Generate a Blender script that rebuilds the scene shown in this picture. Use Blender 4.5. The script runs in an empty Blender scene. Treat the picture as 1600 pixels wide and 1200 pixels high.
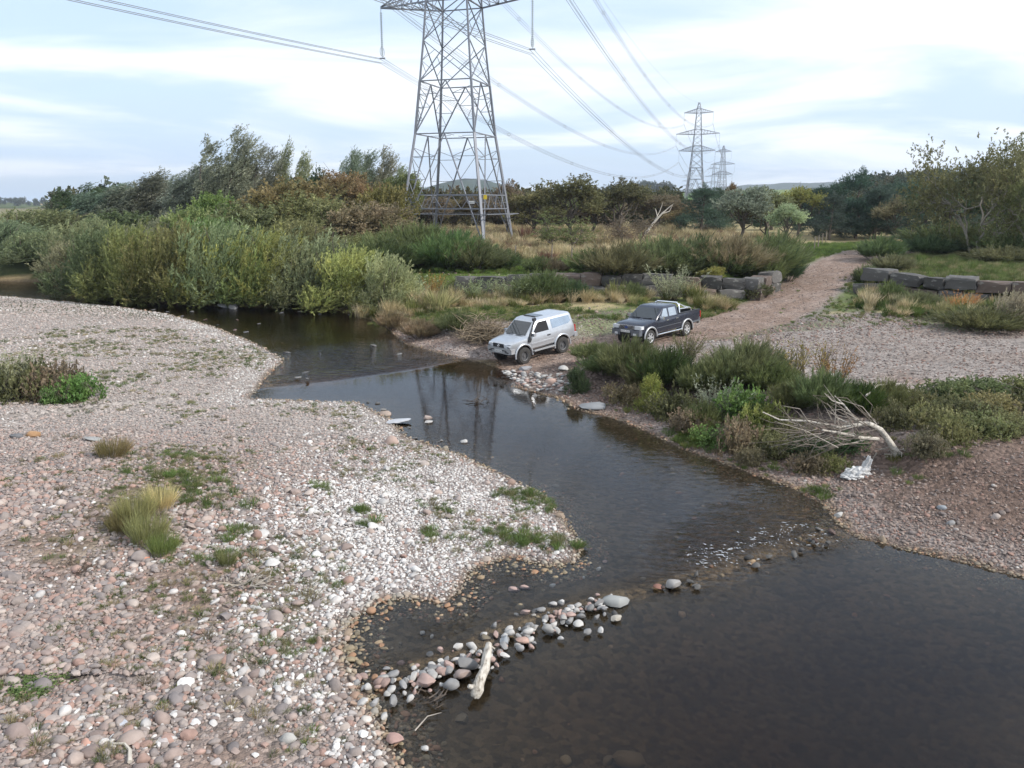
import bpy, math, random
import numpy as np
from mathutils import Vector, Matrix, Euler
from mathutils.bvhtree import BVHTree

R = math.radians
SC = bpy.context.scene
COL = SC.collection
rng = np.random.default_rng(7)

# ------------------------------------------------------------------ camera
CAM_Z = 7.3
FPX = 1250.0                                   # focal length in pixels of the 1600 px wide photograph
PITCH = math.atan(282 / FPX)
cam_data = bpy.data.cameras.new('camera')
cam_data.sensor_width = 36.0
cam_data.lens = 36.0 * FPX / 1600.0
cam_data.clip_start = 0.1
cam_data.clip_end = 20000.0
cam = bpy.data.objects.new('camera', cam_data)
COL.objects.link(cam)
cam.location = (0, 0, CAM_Z)
cam.rotation_euler = (math.pi / 2 - PITCH, 0, 0)
SC.camera = cam

# ------------------------------------------------------------------ world, sun, exposure
SUN_AZ, SUN_EL = R(112), R(36)                 # clockwise from the view direction (+Y); height
world = bpy.data.worlds.new('World')
SC.world = world
world.use_nodes = True


def build_sky():
    nt = world.node_tree
    nt.nodes.clear()
    N, L = nt.nodes.new, nt.links.new
    out = N('ShaderNodeOutputWorld')
    bg = N('ShaderNodeBackground')
    sky = N('ShaderNodeTexSky')
    sky.sky_type = 'NISHITA'
    sky.sun_disc = False
    sky.sun_elevation = SUN_EL
    sky.sun_rotation = SUN_AZ
    sky.altitude = 60
    sky.air_density = 1.0
    sky.dust_density = 1.6
    sky.ozone_density = 1.2
    bg.inputs['Strength'].default_value = 0.15
    # thin layered cloud: noise on a flat layer seen in perspective, the same over the whole dome
    tc = N('ShaderNodeTexCoord')
    sep = N('ShaderNodeSeparateXYZ')
    L(tc.outputs['Generated'], sep.inputs[0])
    zc = N('ShaderNodeMath'); zc.operation = 'ADD'; zc.inputs[1].default_value = 0.15
    za = N('ShaderNodeMath'); za.operation = 'ABSOLUTE'
    L(sep.outputs['Z'], za.inputs[0]); L(za.outputs[0], zc.inputs[0])
    dx = N('ShaderNodeMath'); dx.operation = 'DIVIDE'
    dy = N('ShaderNodeMath'); dy.operation = 'DIVIDE'
    L(sep.outputs['X'], dx.inputs[0]); L(zc.outputs[0], dx.inputs[1])
    L(sep.outputs['Y'], dy.inputs[0]); L(zc.outputs[0], dy.inputs[1])
    cmb = N('ShaderNodeCombineXYZ')
    L(dx.outputs[0], cmb.inputs[0]); L(dy.outputs[0], cmb.inputs[1])

    def layer(scale, sx, sy, rot, detail, lo, hi, dist=0.6, off=0.0):
        mp = N('ShaderNodeMapping')
        mp.inputs['Location'].default_value = (off, off * 0.7, 0)
        mp.inputs['Rotation'].default_value = (0, 0, R(rot))
        mp.inputs['Scale'].default_value = (sx, sy, 1)
        L(cmb.outputs[0], mp.inputs['Vector'])
        n = N('ShaderNodeTexNoise')
        n.inputs['Scale'].default_value = scale
        n.inputs['Detail'].default_value = detail
        n.inputs['Roughness'].default_value = 0.52
        n.inputs['Distortion'].default_value = dist
        L(mp.outputs[0], n.inputs['Vector'])
        mr = N('ShaderNodeMapRange')
        mr.interpolation_type = 'SMOOTHSTEP'
        mr.inputs['From Min'].default_value = lo
        mr.inputs['From Max'].default_value = hi
        L(n.outputs['Fac'], mr.inputs['Value'])
        return mr.outputs[0]
    veil = layer(0.5, 0.7, 1.0, 24, 5, 0.30, 0.66, off=3.1)
    bright = layer(0.80, 0.66, 1.0, 30, 7, 0.41, 0.63, 0.8, off=4.4)
    # grey-white veil over the blue, then brighter streaks
    m1 = N('ShaderNodeMix'); m1.data_type = 'RGBA'
    L(veil, m1.inputs['Factor'])
    L(sky.outputs[0], m1.inputs['A'])
    m1.inputs['B'].default_value = (3.3, 4.15, 5.3, 1)
    vm = N('ShaderNodeMath'); vm.operation = 'MULTIPLY_ADD'
    vm.inputs[1].default_value = 0.30; vm.inputs[2].default_value = 0.70
    L(veil, vm.inputs[0])
    nt.links.remove(m1.inputs['Factor'].links[0])
    L(vm.outputs[0], m1.inputs['Factor'])
    m2 = N('ShaderNodeMix'); m2.data_type = 'RGBA'
    bm = N('ShaderNodeMath'); bm.operation = 'MULTIPLY'; bm.inputs[1].default_value = 0.85
    L(bright, bm.inputs[0])
    L(bm.outputs[0], m2.inputs['Factor'])
    L(m1.outputs['Result'], m2.inputs['A'])
    m2.inputs['B'].default_value = (6.0, 6.15, 6.35, 1)
    L(m2.outputs['Result'], bg.inputs['Color'])
    L(bg.outputs[0], out.inputs['Surface'])


build_sky()
sun_data = bpy.data.lights.new('sun', 'SUN')
sun_data.energy = 3.3
sun_data.angle = R(2.5)
sun_data.color = (1.0, 0.95, 0.88)
sun = bpy.data.objects.new('sun', sun_data)
COL.objects.link(sun)
SUN_VEC = Vector((math.sin(SUN_AZ) * math.cos(SUN_EL), math.cos(SUN_AZ) * math.cos(SUN_EL), math.sin(SUN_EL)))
sun.rotation_euler = SUN_VEC.to_track_quat('Z', 'Y').to_euler()
sun.location = (40, -20, 60)
SC.view_settings.view_transform = 'Standard'
SC.view_settings.look = 'None'
SC.view_settings.gamma = 1.0
SC.view_settings.exposure = 0.56
SC.view_settings.use_curve_mapping = False
SC.cycles.use_denoising = True
SC.cycles.max_bounces = 7
SC.cycles.diffuse_bounces = 3
SC.cycles.glossy_bounces = 3
SC.cycles.transparent_max_bounces = 24
SC.cycles.volume_bounces = 0
SC.cycles.caustics_reflective = False
SC.cycles.caustics_refractive = False
SC.cycles.sample_clamp_indirect = 6.0

# ------------------------------------------------------------------ helpers
CP, SP = math.cos(PITCH), math.sin(PITCH)


def at_z(px, py, z=0.1):
    """The point of the place that the photograph shows at pixel (px, py), on the level z."""
    a, b = (px - 800) / FPX, (600 - py) / FPX
    d = Vector((a, CP + b * SP, -SP + b * CP))
    t = (z - CAM_Z) / d.z
    return Vector((d.x * t, d.y * t, z))


def at_y(px, py, y):
    """The point shown at pixel (px, py) that lies y metres ahead."""
    a, b = (px - 800) / FPX, (600 - py) / FPX
    d = Vector((a, CP + b * SP, -SP + b * CP))
    t = y / d.y
    return Vector((d.x * t, y, CAM_Z + d.z * t))


def line(pts, z=0.1):
    return np.array([at_z(px, py, z)[:2] for px, py in pts])


def smooth(a, b, x):
    t = np.clip((x - a) / (b - a), 0, 1)
    return t * t * (3 - 2 * t)


def seg_dist(P, A, closed=False):
    """Distance from points P (n,2) to polyline A, index of the nearest segment, position along it, side sign."""
    B = np.roll(A, -1, axis=0) if closed else A[1:]
    A0 = A if closed else A[:-1]
    best = np.full(len(P), 1e18); idx = np.zeros(len(P), int); par = np.zeros(len(P)); side = np.zeros(len(P))
    for i, (p, q) in enumerate(zip(A0, B)):
        v = q - p
        l2 = max(v @ v, 1e-12)
        w = P - p
        t = np.clip((w @ v) / l2, 0, 1)
        dd = ((w - t[:, None] * v) ** 2).sum(1)
        m = dd < best
        best[m] = dd[m]; idx[m] = i; par[m] = t[m]
        side[m] = (v[0] * w[m, 1] - v[1] * w[m, 0])
    return np.sqrt(best), idx, par, np.sign(side)


def inside(P, A):
    c = np.zeros(len(P), bool)
    x, y = P[:, 0], P[:, 1]
    n = len(A)
    for i in range(n):
        x1, y1 = A[i]; x2, y2 = A[(i + 1) % n]
        if y1 == y2:
            continue
        c ^= ((y1 > y) != (y2 > y)) & (x < (x2 - x1) * (y - y1) / (y2 - y1) + x1)
    return c


_tab = np.random.default_rng(3).random((256, 256))


def vnoise(x, y):
    xi, yi = np.floor(x).astype(int), np.floor(y).astype(int)
    fx, fy = x - xi, y - yi
    fx = fx * fx * (3 - 2 * fx); fy = fy * fy * (3 - 2 * fy)
    g = lambda i, j: _tab[i & 255, j & 255]
    return (g(xi, yi) * (1 - fx) + g(xi + 1, yi) * fx) * (1 - fy) + (g(xi, yi + 1) * (1 - fx) + g(xi + 1, yi + 1) * fx) * fy


def fbm(x, y, o=4):
    s = 0; a = 0.5; t = 0
    for k in range(o):
        s = s + a * vnoise(x * 2 ** k + 17.3 * k, y * 2 ** k + 5.1 * k); t += a; a *= 0.5
    return s / t


def tag(o, label=None, cat=None, group=None, kind=None):
    if label: o['label'] = label
    if cat: o['category'] = cat
    if group: o['group'] = group
    if kind: o['kind'] = kind
    return o


def empty(name, loc=(0, 0, 0), rot=(0, 0, 0)):
    o = bpy.data.objects.new(name, None)
    o.empty_display_size = 0.2
    COL.objects.link(o)
    o.location = loc; o.rotation_euler = rot
    return o


def link(name, me, mat=None, parent=None):
    o = bpy.data.objects.new(name, me)
    COL.objects.link(o)
    if mat is not None and not me.materials:
        me.materials.append(mat)
    if parent is not None:
        o.parent = parent
    return o


def mesh_np(name, V, F, smooth_=False, attrs=None):
    """Mesh from arrays: V (n,3); F a list of (m,k) index arrays."""
    me = bpy.data.meshes.new(name)
    V = np.asarray(V, dtype=np.float32)
    Fs = [np.asarray(f, dtype=np.int32) for f in (F if isinstance(F, (list, tuple)) else [F]) if len(f)]
    nl = sum(f.size for f in Fs); nf = sum(len(f) for f in Fs)
    me.vertices.add(len(V)); me.loops.add(nl); me.polygons.add(nf)
    me.vertices.foreach_set('co', V.ravel())
    li = np.concatenate([f.ravel() for f in Fs])
    ls = []; c = 0
    for f in Fs:
        k = f.shape[1]
        ls.append(c + np.arange(len(f)) * k); c += f.size
    me.loops.foreach_set('vertex_index', li)
    me.polygons.foreach_set('loop_start', np.concatenate(ls).astype(np.int32))
    if smooth_:
        me.polygons.foreach_set('use_smooth', np.ones(nf, bool))
    for k, (typ, dom, data) in (attrs or {}).items():
        a = me.attributes.new(k, typ, dom)
        d = np.asarray(data, dtype=np.int32 if typ == 'INT' else np.float32)
        a.data.foreach_set({'FLOAT_COLOR': 'color', 'FLOAT_VECTOR': 'vector'}.get(typ, 'value'), d.ravel())
    me.update()
    me.validate()
    return me


class MB:
    """Collects boxes, tubes, prisms and lathes and turns them into ONE mesh."""
    def __init__(self):
        self.v = []; self.f = []

    def add(self, vs, fs):
        b = len(self.v)
        self.v += [tuple(v) for v in vs]
        self.f += [tuple(b + i for i in f) for f in fs]
        return self

    def box(self, c, s, M=None):
        x, y, z = (k / 2 for k in s)
        vs = [Vector((sx * x, sy * y, sz * z)) for sz in (-1, 1) for sy in (-1, 1) for sx in (-1, 1)]
        if M is not None: vs = [M @ v for v in vs]
        vs = [v + Vector(c) for v in vs]
        return self.add(vs, [(0, 2, 3, 1), (4, 5, 7, 6), (0, 1, 5, 4), (2, 6, 7, 3), (0, 4, 6, 2), (1, 3, 7, 5)])

    def bar(self, a, b, w, h=None, up=Vector((0, 0, 1))):
        a, b = Vector(a), Vector(b); h = h or w
        d = (b - a); l = d.length
        if l < 1e-6: return self
        d /= l
        if abs(d.dot(up)) > 0.99: up = Vector((1, 0, 0))
        s = d.cross(up).normalized(); u = s.cross(d)
        vs = [p + s * (i * w / 2) + u * (j * h / 2) for p in (a, b) for j in (-1, 1) for i in (-1, 1)]
        return self.add(vs, [(0, 2, 3, 1), (4, 5, 7, 6), (0, 1, 5, 4), (2, 6, 7, 3), (0, 4, 6, 2), (1, 3, 7, 5)])

    def tube(self, pts, rad, n=6, cap=True):
        pts = [Vector(p) for p in pts]
        if not hasattr(rad, '__len__'): rad = [rad] * len(pts)
        b = len(self.v); u = None
        for i, p in enumerate(pts):
            d = (pts[min(i + 1, len(pts) - 1)] - pts[max(i - 1, 0)])
            d = d.normalized() if d.length > 1e-9 else Vector((0, 0, 1))
            if u is None:
                u = d.cross(Vector((0, 0, 1)) if abs(d.z) < 0.9 else Vector((1, 0, 0))).normalized()
            else:
                u = (u - d * u.dot(d)).normalized()
            w = d.cross(u)
            for k in range(n):
                a = 2 * math.pi * k / n
                self.v.append(tuple(p + (u * math.cos(a) + w * math.sin(a)) * rad[i]))
        for i in range(len(pts) - 1):
            for k in range(n):
                self.f.append((b + i * n + k, b + i * n + (k + 1) % n, b + (i + 1) * n + (k + 1) % n, b + (i + 1) * n + k))
        if cap:
            self.f.append(tuple(b + k for k in range(n))[::-1])
            self.f.append(tuple(b + (len(pts) - 1) * n + k for k in range(n)))
        return self

    def lathe(self, prof, n=20, M=None):
        """prof: (radius, height) along local Z; closed at both ends when the radius is 0."""
        b = len(self.v); M = M or Matrix()
        for r, h in prof:
            for k in range(n):
                a = 2 * math.pi * k / n
                self.v.append(tuple(M @ Vector((r * math.cos(a), r * math.sin(a), h))))
        for i in range(len(prof) - 1):
            for k in range(n):
                self.f.append((b + i * n + k, b + i * n + (k + 1) % n, b + (i + 1) * n + (k + 1) % n, b + (i + 1) * n + k))
        return self

    def poly(self, pts, t, axis):
        """Extrude a planar polygon by the vector axis*t."""
        n = len(pts); ex = Vector(axis) * t
        vs = [Vector(p) for p in pts] + [Vector(p) + ex for p in pts]
        return self.add(vs, [tuple(range(n))[::-1], tuple(range(n, 2 * n))] + [(i, (i + 1) % n, n + (i + 1) % n, n + i) for i in range(n)])

    def mesh(self, name, smooth_angle=None):
        me = bpy.data.meshes.new(name)
        me.from_pydata(self.v, [], self.f)
        import bmesh as _b
        bm = _b.new(); bm.from_mesh(me)
        _b.ops.recalc_face_normals(bm, faces=bm.faces)
        bm.to_mesh(me); bm.free()
        if smooth_angle is not None:
            me.polygons.foreach_set('use_smooth', np.ones(len(me.polygons), bool))
            me.set_sharp_from_angle(angle=R(smooth_angle))
        return me

    def build(self, name, mat, parent=None, smooth_angle=None):
        return link(name, self.mesh(name, smooth_angle), mat, parent)


# ------------------------------------------------------------------ materials
def new_mat(name):
    m = bpy.data.materials.new(name)
    m.use_nodes = True
    nt = m.node_tree
    return m, nt, nt.nodes.new, nt.links.new, nt.nodes['Principled BSDF']


def simple(name, col, rough=0.6, metal=0.0, var=0.12, scale=8.0, bump=0.0, spec=0.5, coat=0.0):
    m, nt, N, L, b = new_mat(name)
    tc = N('ShaderNodeTexCoord')
    n = N('ShaderNodeTexNoise'); n.inputs['Scale'].default_value = scale; n.inputs['Detail'].default_value = 5
    L(tc.outputs['Object'], n.inputs['Vector'])
    mx = N('ShaderNodeMix'); mx.data_type = 'RGBA'
    mx.inputs['A'].default_value = tuple(c * (1 - var) for c in col) + (1,)
    mx.inputs['B'].default_value = tuple(min(1, c * (1 + var)) for c in col) + (1,)
    L(n.outputs['Fac'], mx.inputs['Factor'])
    L(mx.outputs['Result'], b.inputs['Base Color'])
    b.inputs['Roughness'].default_value = rough
    b.inputs['Metallic'].default_value = metal
    b.inputs['Specular IOR Level'].default_value = spec
    b.inputs['Coat Weight'].default_value = coat
    if bump:
        bp = N('ShaderNodeBump'); bp.inputs['Strength'].default_value = bump; bp.inputs['Distance'].default_value = 0.02
        L(n.outputs['Fac'], bp.inputs['Height']); L(bp.outputs[0], b.inputs['Normal'])
    return m


def tinted(name, source, rough=0.8, trans=0.0, spread=0.5, scale=3.0, bump=0.0, spec=0.3):
    """A material whose colour comes from the object's own colour ('object') or the scattered piece's ('piece')."""
    m, nt, N, L, b = new_mat(name)
    if source == 'object':
        c = N('ShaderNodeObjectInfo').outputs['Color']
    else:
        a = N('ShaderNodeAttribute'); a.attribute_type = 'INSTANCER'; a.attribute_name = 'col'
        c = a.outputs['Color']
    tc = N('ShaderNodeTexCoord')
    if trans:
        v = N('ShaderNodeAttribute'); v.attribute_name = 'v'
        val = v.outputs['Fac']
    else:
        n = N('ShaderNodeTexNoise'); n.inputs['Scale'].default_value = scale; n.inputs['Detail'].default_value = 6
        L(tc.outputs['Object'], n.inputs['Vector'])
        val = n.outputs['Fac']
    mr = N('ShaderNodeMapRange')
    mr.inputs['To Min'].default_value = 1 - spread; mr.inputs['To Max'].default_value = 1 + spread
    L(val, mr.inputs['Value'])
    if trans:
        oi = N('ShaderNodeObjectInfo'); of = N('ShaderNodeVectorMath'); of.operation = 'ADD'
        L(tc.outputs['Object'], of.inputs[0]); L(oi.outputs['Random'], of.inputs[1])
        pn = N('ShaderNodeTexNoise'); pn.inputs['Scale'].default_value = 0.9; pn.inputs['Detail'].default_value = 3
        L(of.outputs[0], pn.inputs['Vector'])
        hs = N('ShaderNodeHueSaturation')
        hr = N('ShaderNodeMapRange'); hr.inputs['From Min'].default_value = 0.3; hr.inputs['From Max'].default_value = 0.7; hr.inputs['To Min'].default_value = 0.482; hr.inputs['To Max'].default_value = 0.522
        vr = N('ShaderNodeMapRange'); vr.inputs['From Min'].default_value = 0.3; vr.inputs['From Max'].default_value = 0.7; vr.inputs['To Min'].default_value = 1.25; vr.inputs['To Max'].default_value = 0.8
        L(pn.outputs['Fac'], hr.inputs['Value']); L(pn.outputs['Fac'], vr.inputs['Value'])
        L(hr.outputs[0], hs.inputs['Hue']); L(vr.outputs[0], hs.inputs['Value']); L(c, hs.inputs['Color'])
        c = hs.outputs[0]
    mul = N('ShaderNodeVectorMath'); mul.operation = 'SCALE'
    L(c, mul.inputs[0]); L(mr.outputs[0], mul.inputs['Scale'])
    L(mul.outputs[0], b.inputs['Base Color'])
    b.inputs['Roughness'].default_value = rough
    b.inputs['Specular IOR Level'].default_value = spec
    if bump:
        bp = N('ShaderNodeBump'); bp.inputs['Strength'].default_value = bump; bp.inputs['Distance'].default_value = 0.05
        L(val, bp.inputs['Height']); L(bp.outputs[0], b.inputs['Normal'])
    if trans:
        t = N('ShaderNodeBsdfTranslucent')
        L(mul.outputs[0], t.inputs['Color'])
        ms = N('ShaderNodeMixShader'); ms.inputs[0].default_value = trans
        L(b.outputs[0], ms.inputs[1]); L(t.outputs[0], ms.inputs[2])
        L(ms.outputs[0], nt.nodes['Material Output'].inputs['Surface'])
    return m


M_STONE_PIECE = tinted('stone_scattered', 'piece', 0.85, 0, 0.35, 2.2, 0.25)
M_STONE = tinted('stone_single', 'object', 0.85, 0, 0.35, 2.2, 0.25)
M_LEAF = tinted('leaf', 'object', 0.55, 0.45, 0.55)
M_BARK = tinted('bark', 'object', 0.9, 0, 0.4, 6.0, 0.4)
M_BLADE_PIECE = tinted('blade_scattered', 'piece', 0.6, 0.3, 0.4)

# ------------------------------------------------------------------ terrain shape (metres)
SH_L = line([(640, 1200), (612, 1140), (596, 1095), (572, 1062), (545, 1035), (540, 1005), (556, 968), (600, 938), (650, 938), (700, 945), (722, 925), (738, 890),
             (800, 872), (860, 888), (905, 878), (908, 845), (880, 805), (850, 772), (790, 742), (720, 708), (640, 682), (612, 655), (560, 627), (480, 626), (392, 622),
             (420, 592), (446, 566), (400, 540), (330, 512), (260, 493), (190, 483), (90, 473), (0, 465)])
SH_R = line([(0, 441), (80, 441), (120, 455), (170, 470), (280, 480), (400, 484), (510, 486), (560, 496), (600, 512), (632, 542), (700, 560), (775, 565),
             (778, 586), (800, 605), (868, 622), (905, 642), (960, 655), (1010, 675), (1060, 700), (1150, 732), (1240, 765), (1288, 790), (1302, 815), (1335, 832),
             (1400, 850), (1500, 872), (1600, 897)])
WATER = np.vstack([[(1.0, -12), (-0.3, 0), (-0.8, 5)], SH_L, [(-62, 72), (-110, 85), (-120, 100), (-64, 82)], SH_R, [(12.6, 13.4), (15.5, 11), (17.5, 6), (18.5, -12)]])
WEIR = line([(300, 1075), (560, 1062), (650, 1055), (740, 1022), (800, 990), (870, 962), (940, 945), (1050, 912), (1130, 892), (1210, 862), (1300, 832), (1420, 800)], 0.05)
RIFFLE = line([(300, 625), (400, 606), (530, 592), (640, 576), (700, 566), (800, 552)], 0.15)
TRACK = np.array([(-3.4, 33.4), (-0.5, 35.4), (2.5, 37.2), (6.0, 39.0), (9.5, 41.0), (13.2, 44.6), (16.6, 49.0), (20.0, 54.5), (24.2, 61.5), (29.0, 69.0), (34.0, 75.5), (42.0, 80.0), (56.0, 83.0), (80.0, 85.0)])
TRACK_Z = np.array([-0.25, 0.12, 0.48, 0.76, 0.86, 0.98, 1.25, 1.65, 2.2, 2.7, 2.9, 3.0, 3.05, 3.1])
TRACK_W = np.array([1.7, 1.6, 1.6, 1.9, 2.4, 2.4, 2.2, 2.0, 2.0, 2.1, 2.6, 2.4, 2.0, 1.8])
WALL_A = np.array([(-9.5, 56.8), (-3.5, 55.0), (4.0, 53.4), (9.0, 52.3), (15.4, 51.2), (17.2, 53.8), (21.0, 60.0)])
WALL_B = np.array([(27.5, 60.0), (23.4, 53.0), (25.6, 50.2), (29.1, 46.6), (34.5, 42.5), (46.0, 36.0)])
TERRACE = np.vstack([[(-60, 400), (-60, 84), (-30, 74), (-16, 66)], WALL_A, [(24, 64)], WALL_B, [(120, 10), (400, 10), (400, 400)]])


def levels(P):
    d, i, t, s = seg_dist(P, WEIR)
    a = 0.10 * smooth(-0.25, 0.5, d * s)
    d, i, t, s = seg_dist(P, RIFFLE)
    return a + 0.14 * smooth(-0.2, 1.6, d * s)


def track_frame(P):
    d, i, t, s = seg_dist(P, TRACK)
    return d, TRACK_Z[i] * (1 - t) + TRACK_Z[i + 1] * t, TRACK_W[i] * (1 - t) + TRACK_W[i + 1] * t


def height(P, info=False):
    P = np.asarray(P, float).reshape(-1, 2)
    x, y = P[:, 0], P[:, 1]
    d0, i, t, s = seg_dist(P, WATER, True)
    wet = inside(P, WATER)
    wob = (fbm(x * 0.9, y * 0.9, 3) - 0.5)
    d = np.where(wet, -d0, d0) + wob * 0.5 * smooth(0.0, 6.0, d0 + 2) * np.where(y > 34, 1, 0.5)
    wl = levels(P)
    # which bank: west of the river = the gravel bar
    k = len(SH_L) + 5
    bar = (i < k) & ~wet
    left_of = (i < k)
    bed = np.maximum(-0.75, d * np.where(y < 17, 0.12, 0.10)) - 0.03
    inl = smooth(1.9, 1.2, x) * smooth(11.3, 11.9, y) * smooth(16.2, 15.4, y)
    bed = bed * (1 - 0.55 * inl)
    dw, iw, tw, sw = seg_dist(P, WEIR)
    wtop = np.where(x < 2.2, -0.035, -0.09)
    bed = np.maximum(bed, wtop - 0.20 * np.maximum(0, dw - 0.22) - 0.06 * wob)
    gb = 0.075 * np.minimum(d, 9) + 0.02 * np.clip(d - 9, 0, 30) + 0.25 * (fbm(x * 0.16, y * 0.16, 3) - 0.5) * smooth(1, 6, d)
    # eastern bank: shelf of stones, then a scarp to the flat
    steep = smooth(10.5, 15, y) * (1 - smooth(30.5, 34, y + 0.35 * x))
    scarp = 0.13 * np.minimum(d, 3.0) + 0.62 * smooth(2.5 + wob * 1.6, 4.0 + wob * 1.6, d) + 0.012 * np.clip(d - 4, 0, 25)
    ramp = 0.20 * np.minimum(d, 4.0) + 0.04 * np.clip(d - 4, 0, 10)
    near_r = 0.22 * np.minimum(d, 7.5) + 0.02 * np.clip(d - 7.5, 0, 20)
    sel = smooth(17.5, 20.5, y + 0.1 * (x - 8))
    east = steep * (scarp * sel + near_r * (1 - sel)) + (1 - steep) * np.where(y < 25, near_r, ramp)
    far_w = 0.30 * np.minimum(d, 1.6) + 0.06 * np.clip(d - 1.6, 0, 20)
    fw = smooth(-9, -13, x) * smooth(44, 50, y)
    east = east * (1 - fw) + far_w * fw
    land = np.where(left_of, gb, east)
    z = wl + np.where(d > 0, land, bed)
    # upper terrace behind the block walls
    dt, it, tt, st = seg_dist(P, TERRACE, True)
    it_in = inside(P, TERRACE)
    sd = np.where(it_in, dt, -dt)
    upper = 2.42 + 0.5 * smooth(54, 84, y) + 0.40 * smooth(25, 33, x) * (1 - smooth(55, 70, y)) + 0.25 * (fbm(x * 0.05, y * 0.05, 3) - 0.5) + 0.006 * np.clip(y - 100, 0, 900)
    widew = smooth(-9.5, -18, x)
    up = smooth(-0.05 - 6 * widew, 0.55 + 6 * widew, sd)
    z = z * (1 - up) + np.maximum(z, upper) * up
    # the track
    dk, zk, wk = track_frame(P)
    tb = 1 - smooth(wk, wk + 2.4, dk)
    z = z * (1 - tb) + (zk + 0.05 * wob) * tb
    # small relief
    z = z + 0.05 * (fbm(x * 1.7, y * 1.7, 2) - 0.5) * smooth(0.2, 2.0, d) * (1 - tb)
    if info:
        return z, d, wl, left_of, sd, dk - wk, dw
    return z


def ground(px, py):
    """Where the ray through a pixel of the photograph meets the modelled ground."""
    a, b = (px - 800) / FPX, (600 - py) / FPX
    d = np.array([a, CP + b * SP, -SP + b * CP])
    t = np.concatenate([np.arange(6, 60, 0.1), np.arange(60, 700, 0.5)])
    Q = np.array([0, 0, CAM_Z]) + t[:, None] * d
    h = height(Q[:, :2])
    hit = np.nonzero(Q[:, 2] <= h)[0]
    k = hit[0] if len(hit) else len(t) - 1
    return Vector((Q[k, 0], Q[k, 1], h[k]))


def gz(x, y):
    return float(height([(x, y)])[0])


def ramp_col(c, fac):
    return np.asarray(c)[None, :] * fac[:, None]


def ground_colour(P, z, d, wl, left, sd, dk, dw):
    """Real colours: gravel, red soil, grass, dry grass, riverbed."""
    x, y = P[:, 0], P[:, 1]
    n1, n2, n3 = fbm(x * 0.35, y * 0.35), fbm(x * 1.3 + 40, y * 1.3), fbm(x * 0.12 + 9, y * 0.12)
    grav = np.array([0.245, 0.207, 0.188]); soil = np.array([0.112, 0.078, 0.062]); grass = np.array([0.085, 0.120, 0.030])
    dry = np.array([0.34, 0.275, 0.155]); bedc = np.array([0.125, 0.095, 0.058]); darkveg = np.array([0.045, 0.055, 0.022])
    def mix(a, b, f): return a * (1 - f[:, None]) + b * f[:, None]
    C = np.repeat(grav[None], len(P), 0)
    C = mix(C, np.array([0.19, 0.13, 0.10]), smooth(0.50, 0.66, n1) * 0.7)
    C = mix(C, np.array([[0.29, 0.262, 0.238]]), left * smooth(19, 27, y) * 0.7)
    C = mix(C, np.array([[0.225, 0.20, 0.18]]), (~left) * smooth(26, 30, y) * smooth(3, 6, d) * 0.6)
    east = ~left
    C = mix(C, soil[None], east * smooth(0.5, 1.5, d) * (1 - smooth(3.0, 5.0, d)) * 0.75 * (y < 36))
    C = mix(C, soil[None] * 1.05, east * (y < 22) * smooth(0.8, 2.0, d) * smooth(0.40, 0.60, fbm(x * 0.45 + 11, y * 0.45)) * 0.9)
    ew = east * smooth(4.5, 7, d) * smooth(0.44, 0.56, n3) * (y > 38)
    C = mix(C, grass[None], ew * 0.6)
    # strip of meadow between the river and the walls, terrace grass, field beyond
    strip = east * smooth(-8.5, -6.5, sd + 1.5 * (n1 - 0.5)) * smooth(42, 46, y + np.clip(x - 18, 0, 9))
    C = mix(C, mix(np.repeat(grass[None], len(P), 0), dry, smooth(0.35, 0.6, n2)), strip * smooth(0.5, 1.5, dk) * 0.9)
    ter = smooth(-0.5, 0.5, sd) * smooth(0.1, 1.0, dk)
    C = mix(C, mix(np.repeat(grass[None], len(P), 0), dry, smooth(70, 82, y + 0.25 * np.abs(x)) * 0.85), ter)
    C = mix(C, darkveg[None], smooth(-9, -14, x) * smooth(46, 52, y) * (d > 0.5))
    C = mix(C, np.array([[0.17, 0.15, 0.075]]), smooth(150, 230, y))
    vg = smooth(0.1, 0.6, dk) * (1 - smooth(3.0, 5.0, dk)) * smooth(44, 48, y) * (y < 100) * (0.5 + 0.5 * smooth(0.36, 0.52, n2))
    C = mix(C, grass[None], vg * 0.85)
    c1, c2 = at_z(270, 770, 0.5), at_z(430, 920, 0.4)
    wb = left * np.clip(np.exp(-((x - c1.x) / 1.7) ** 2 - ((y - c1.y) / 3.4) ** 2) + 0.8 * np.exp(-((x - c2.x) / 0.9) ** 2 - ((y - c2.y) / 2.4) ** 2), 0, 1) * smooth(0.38, 0.56, n2)
    C = mix(C, np.array([[0.12, 0.105, 0.055]]), wb * 0.9)
    trk = 1 - smooth(-0.4, 0.5, dk)
    C = mix(C, mix(np.repeat(np.array([[0.215, 0.155, 0.122]]), len(P), 0), grav * 1.05, smooth(0.45, 0.7, n2) * 0.35), trk * (d > 0))
    C = mix(C, bedc[None] * 0.9, (d < 0.05).astype(float))
    C = mix(C, C * np.array([0.5, 0.42, 0.36]), (1 - smooth(0.0, 0.5, np.abs(d))) * (d >= 0) * 0.9)
    C *= (0.82 + 0.36 * n2)[:, None]
    return np.clip(C, 0, 1)


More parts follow.
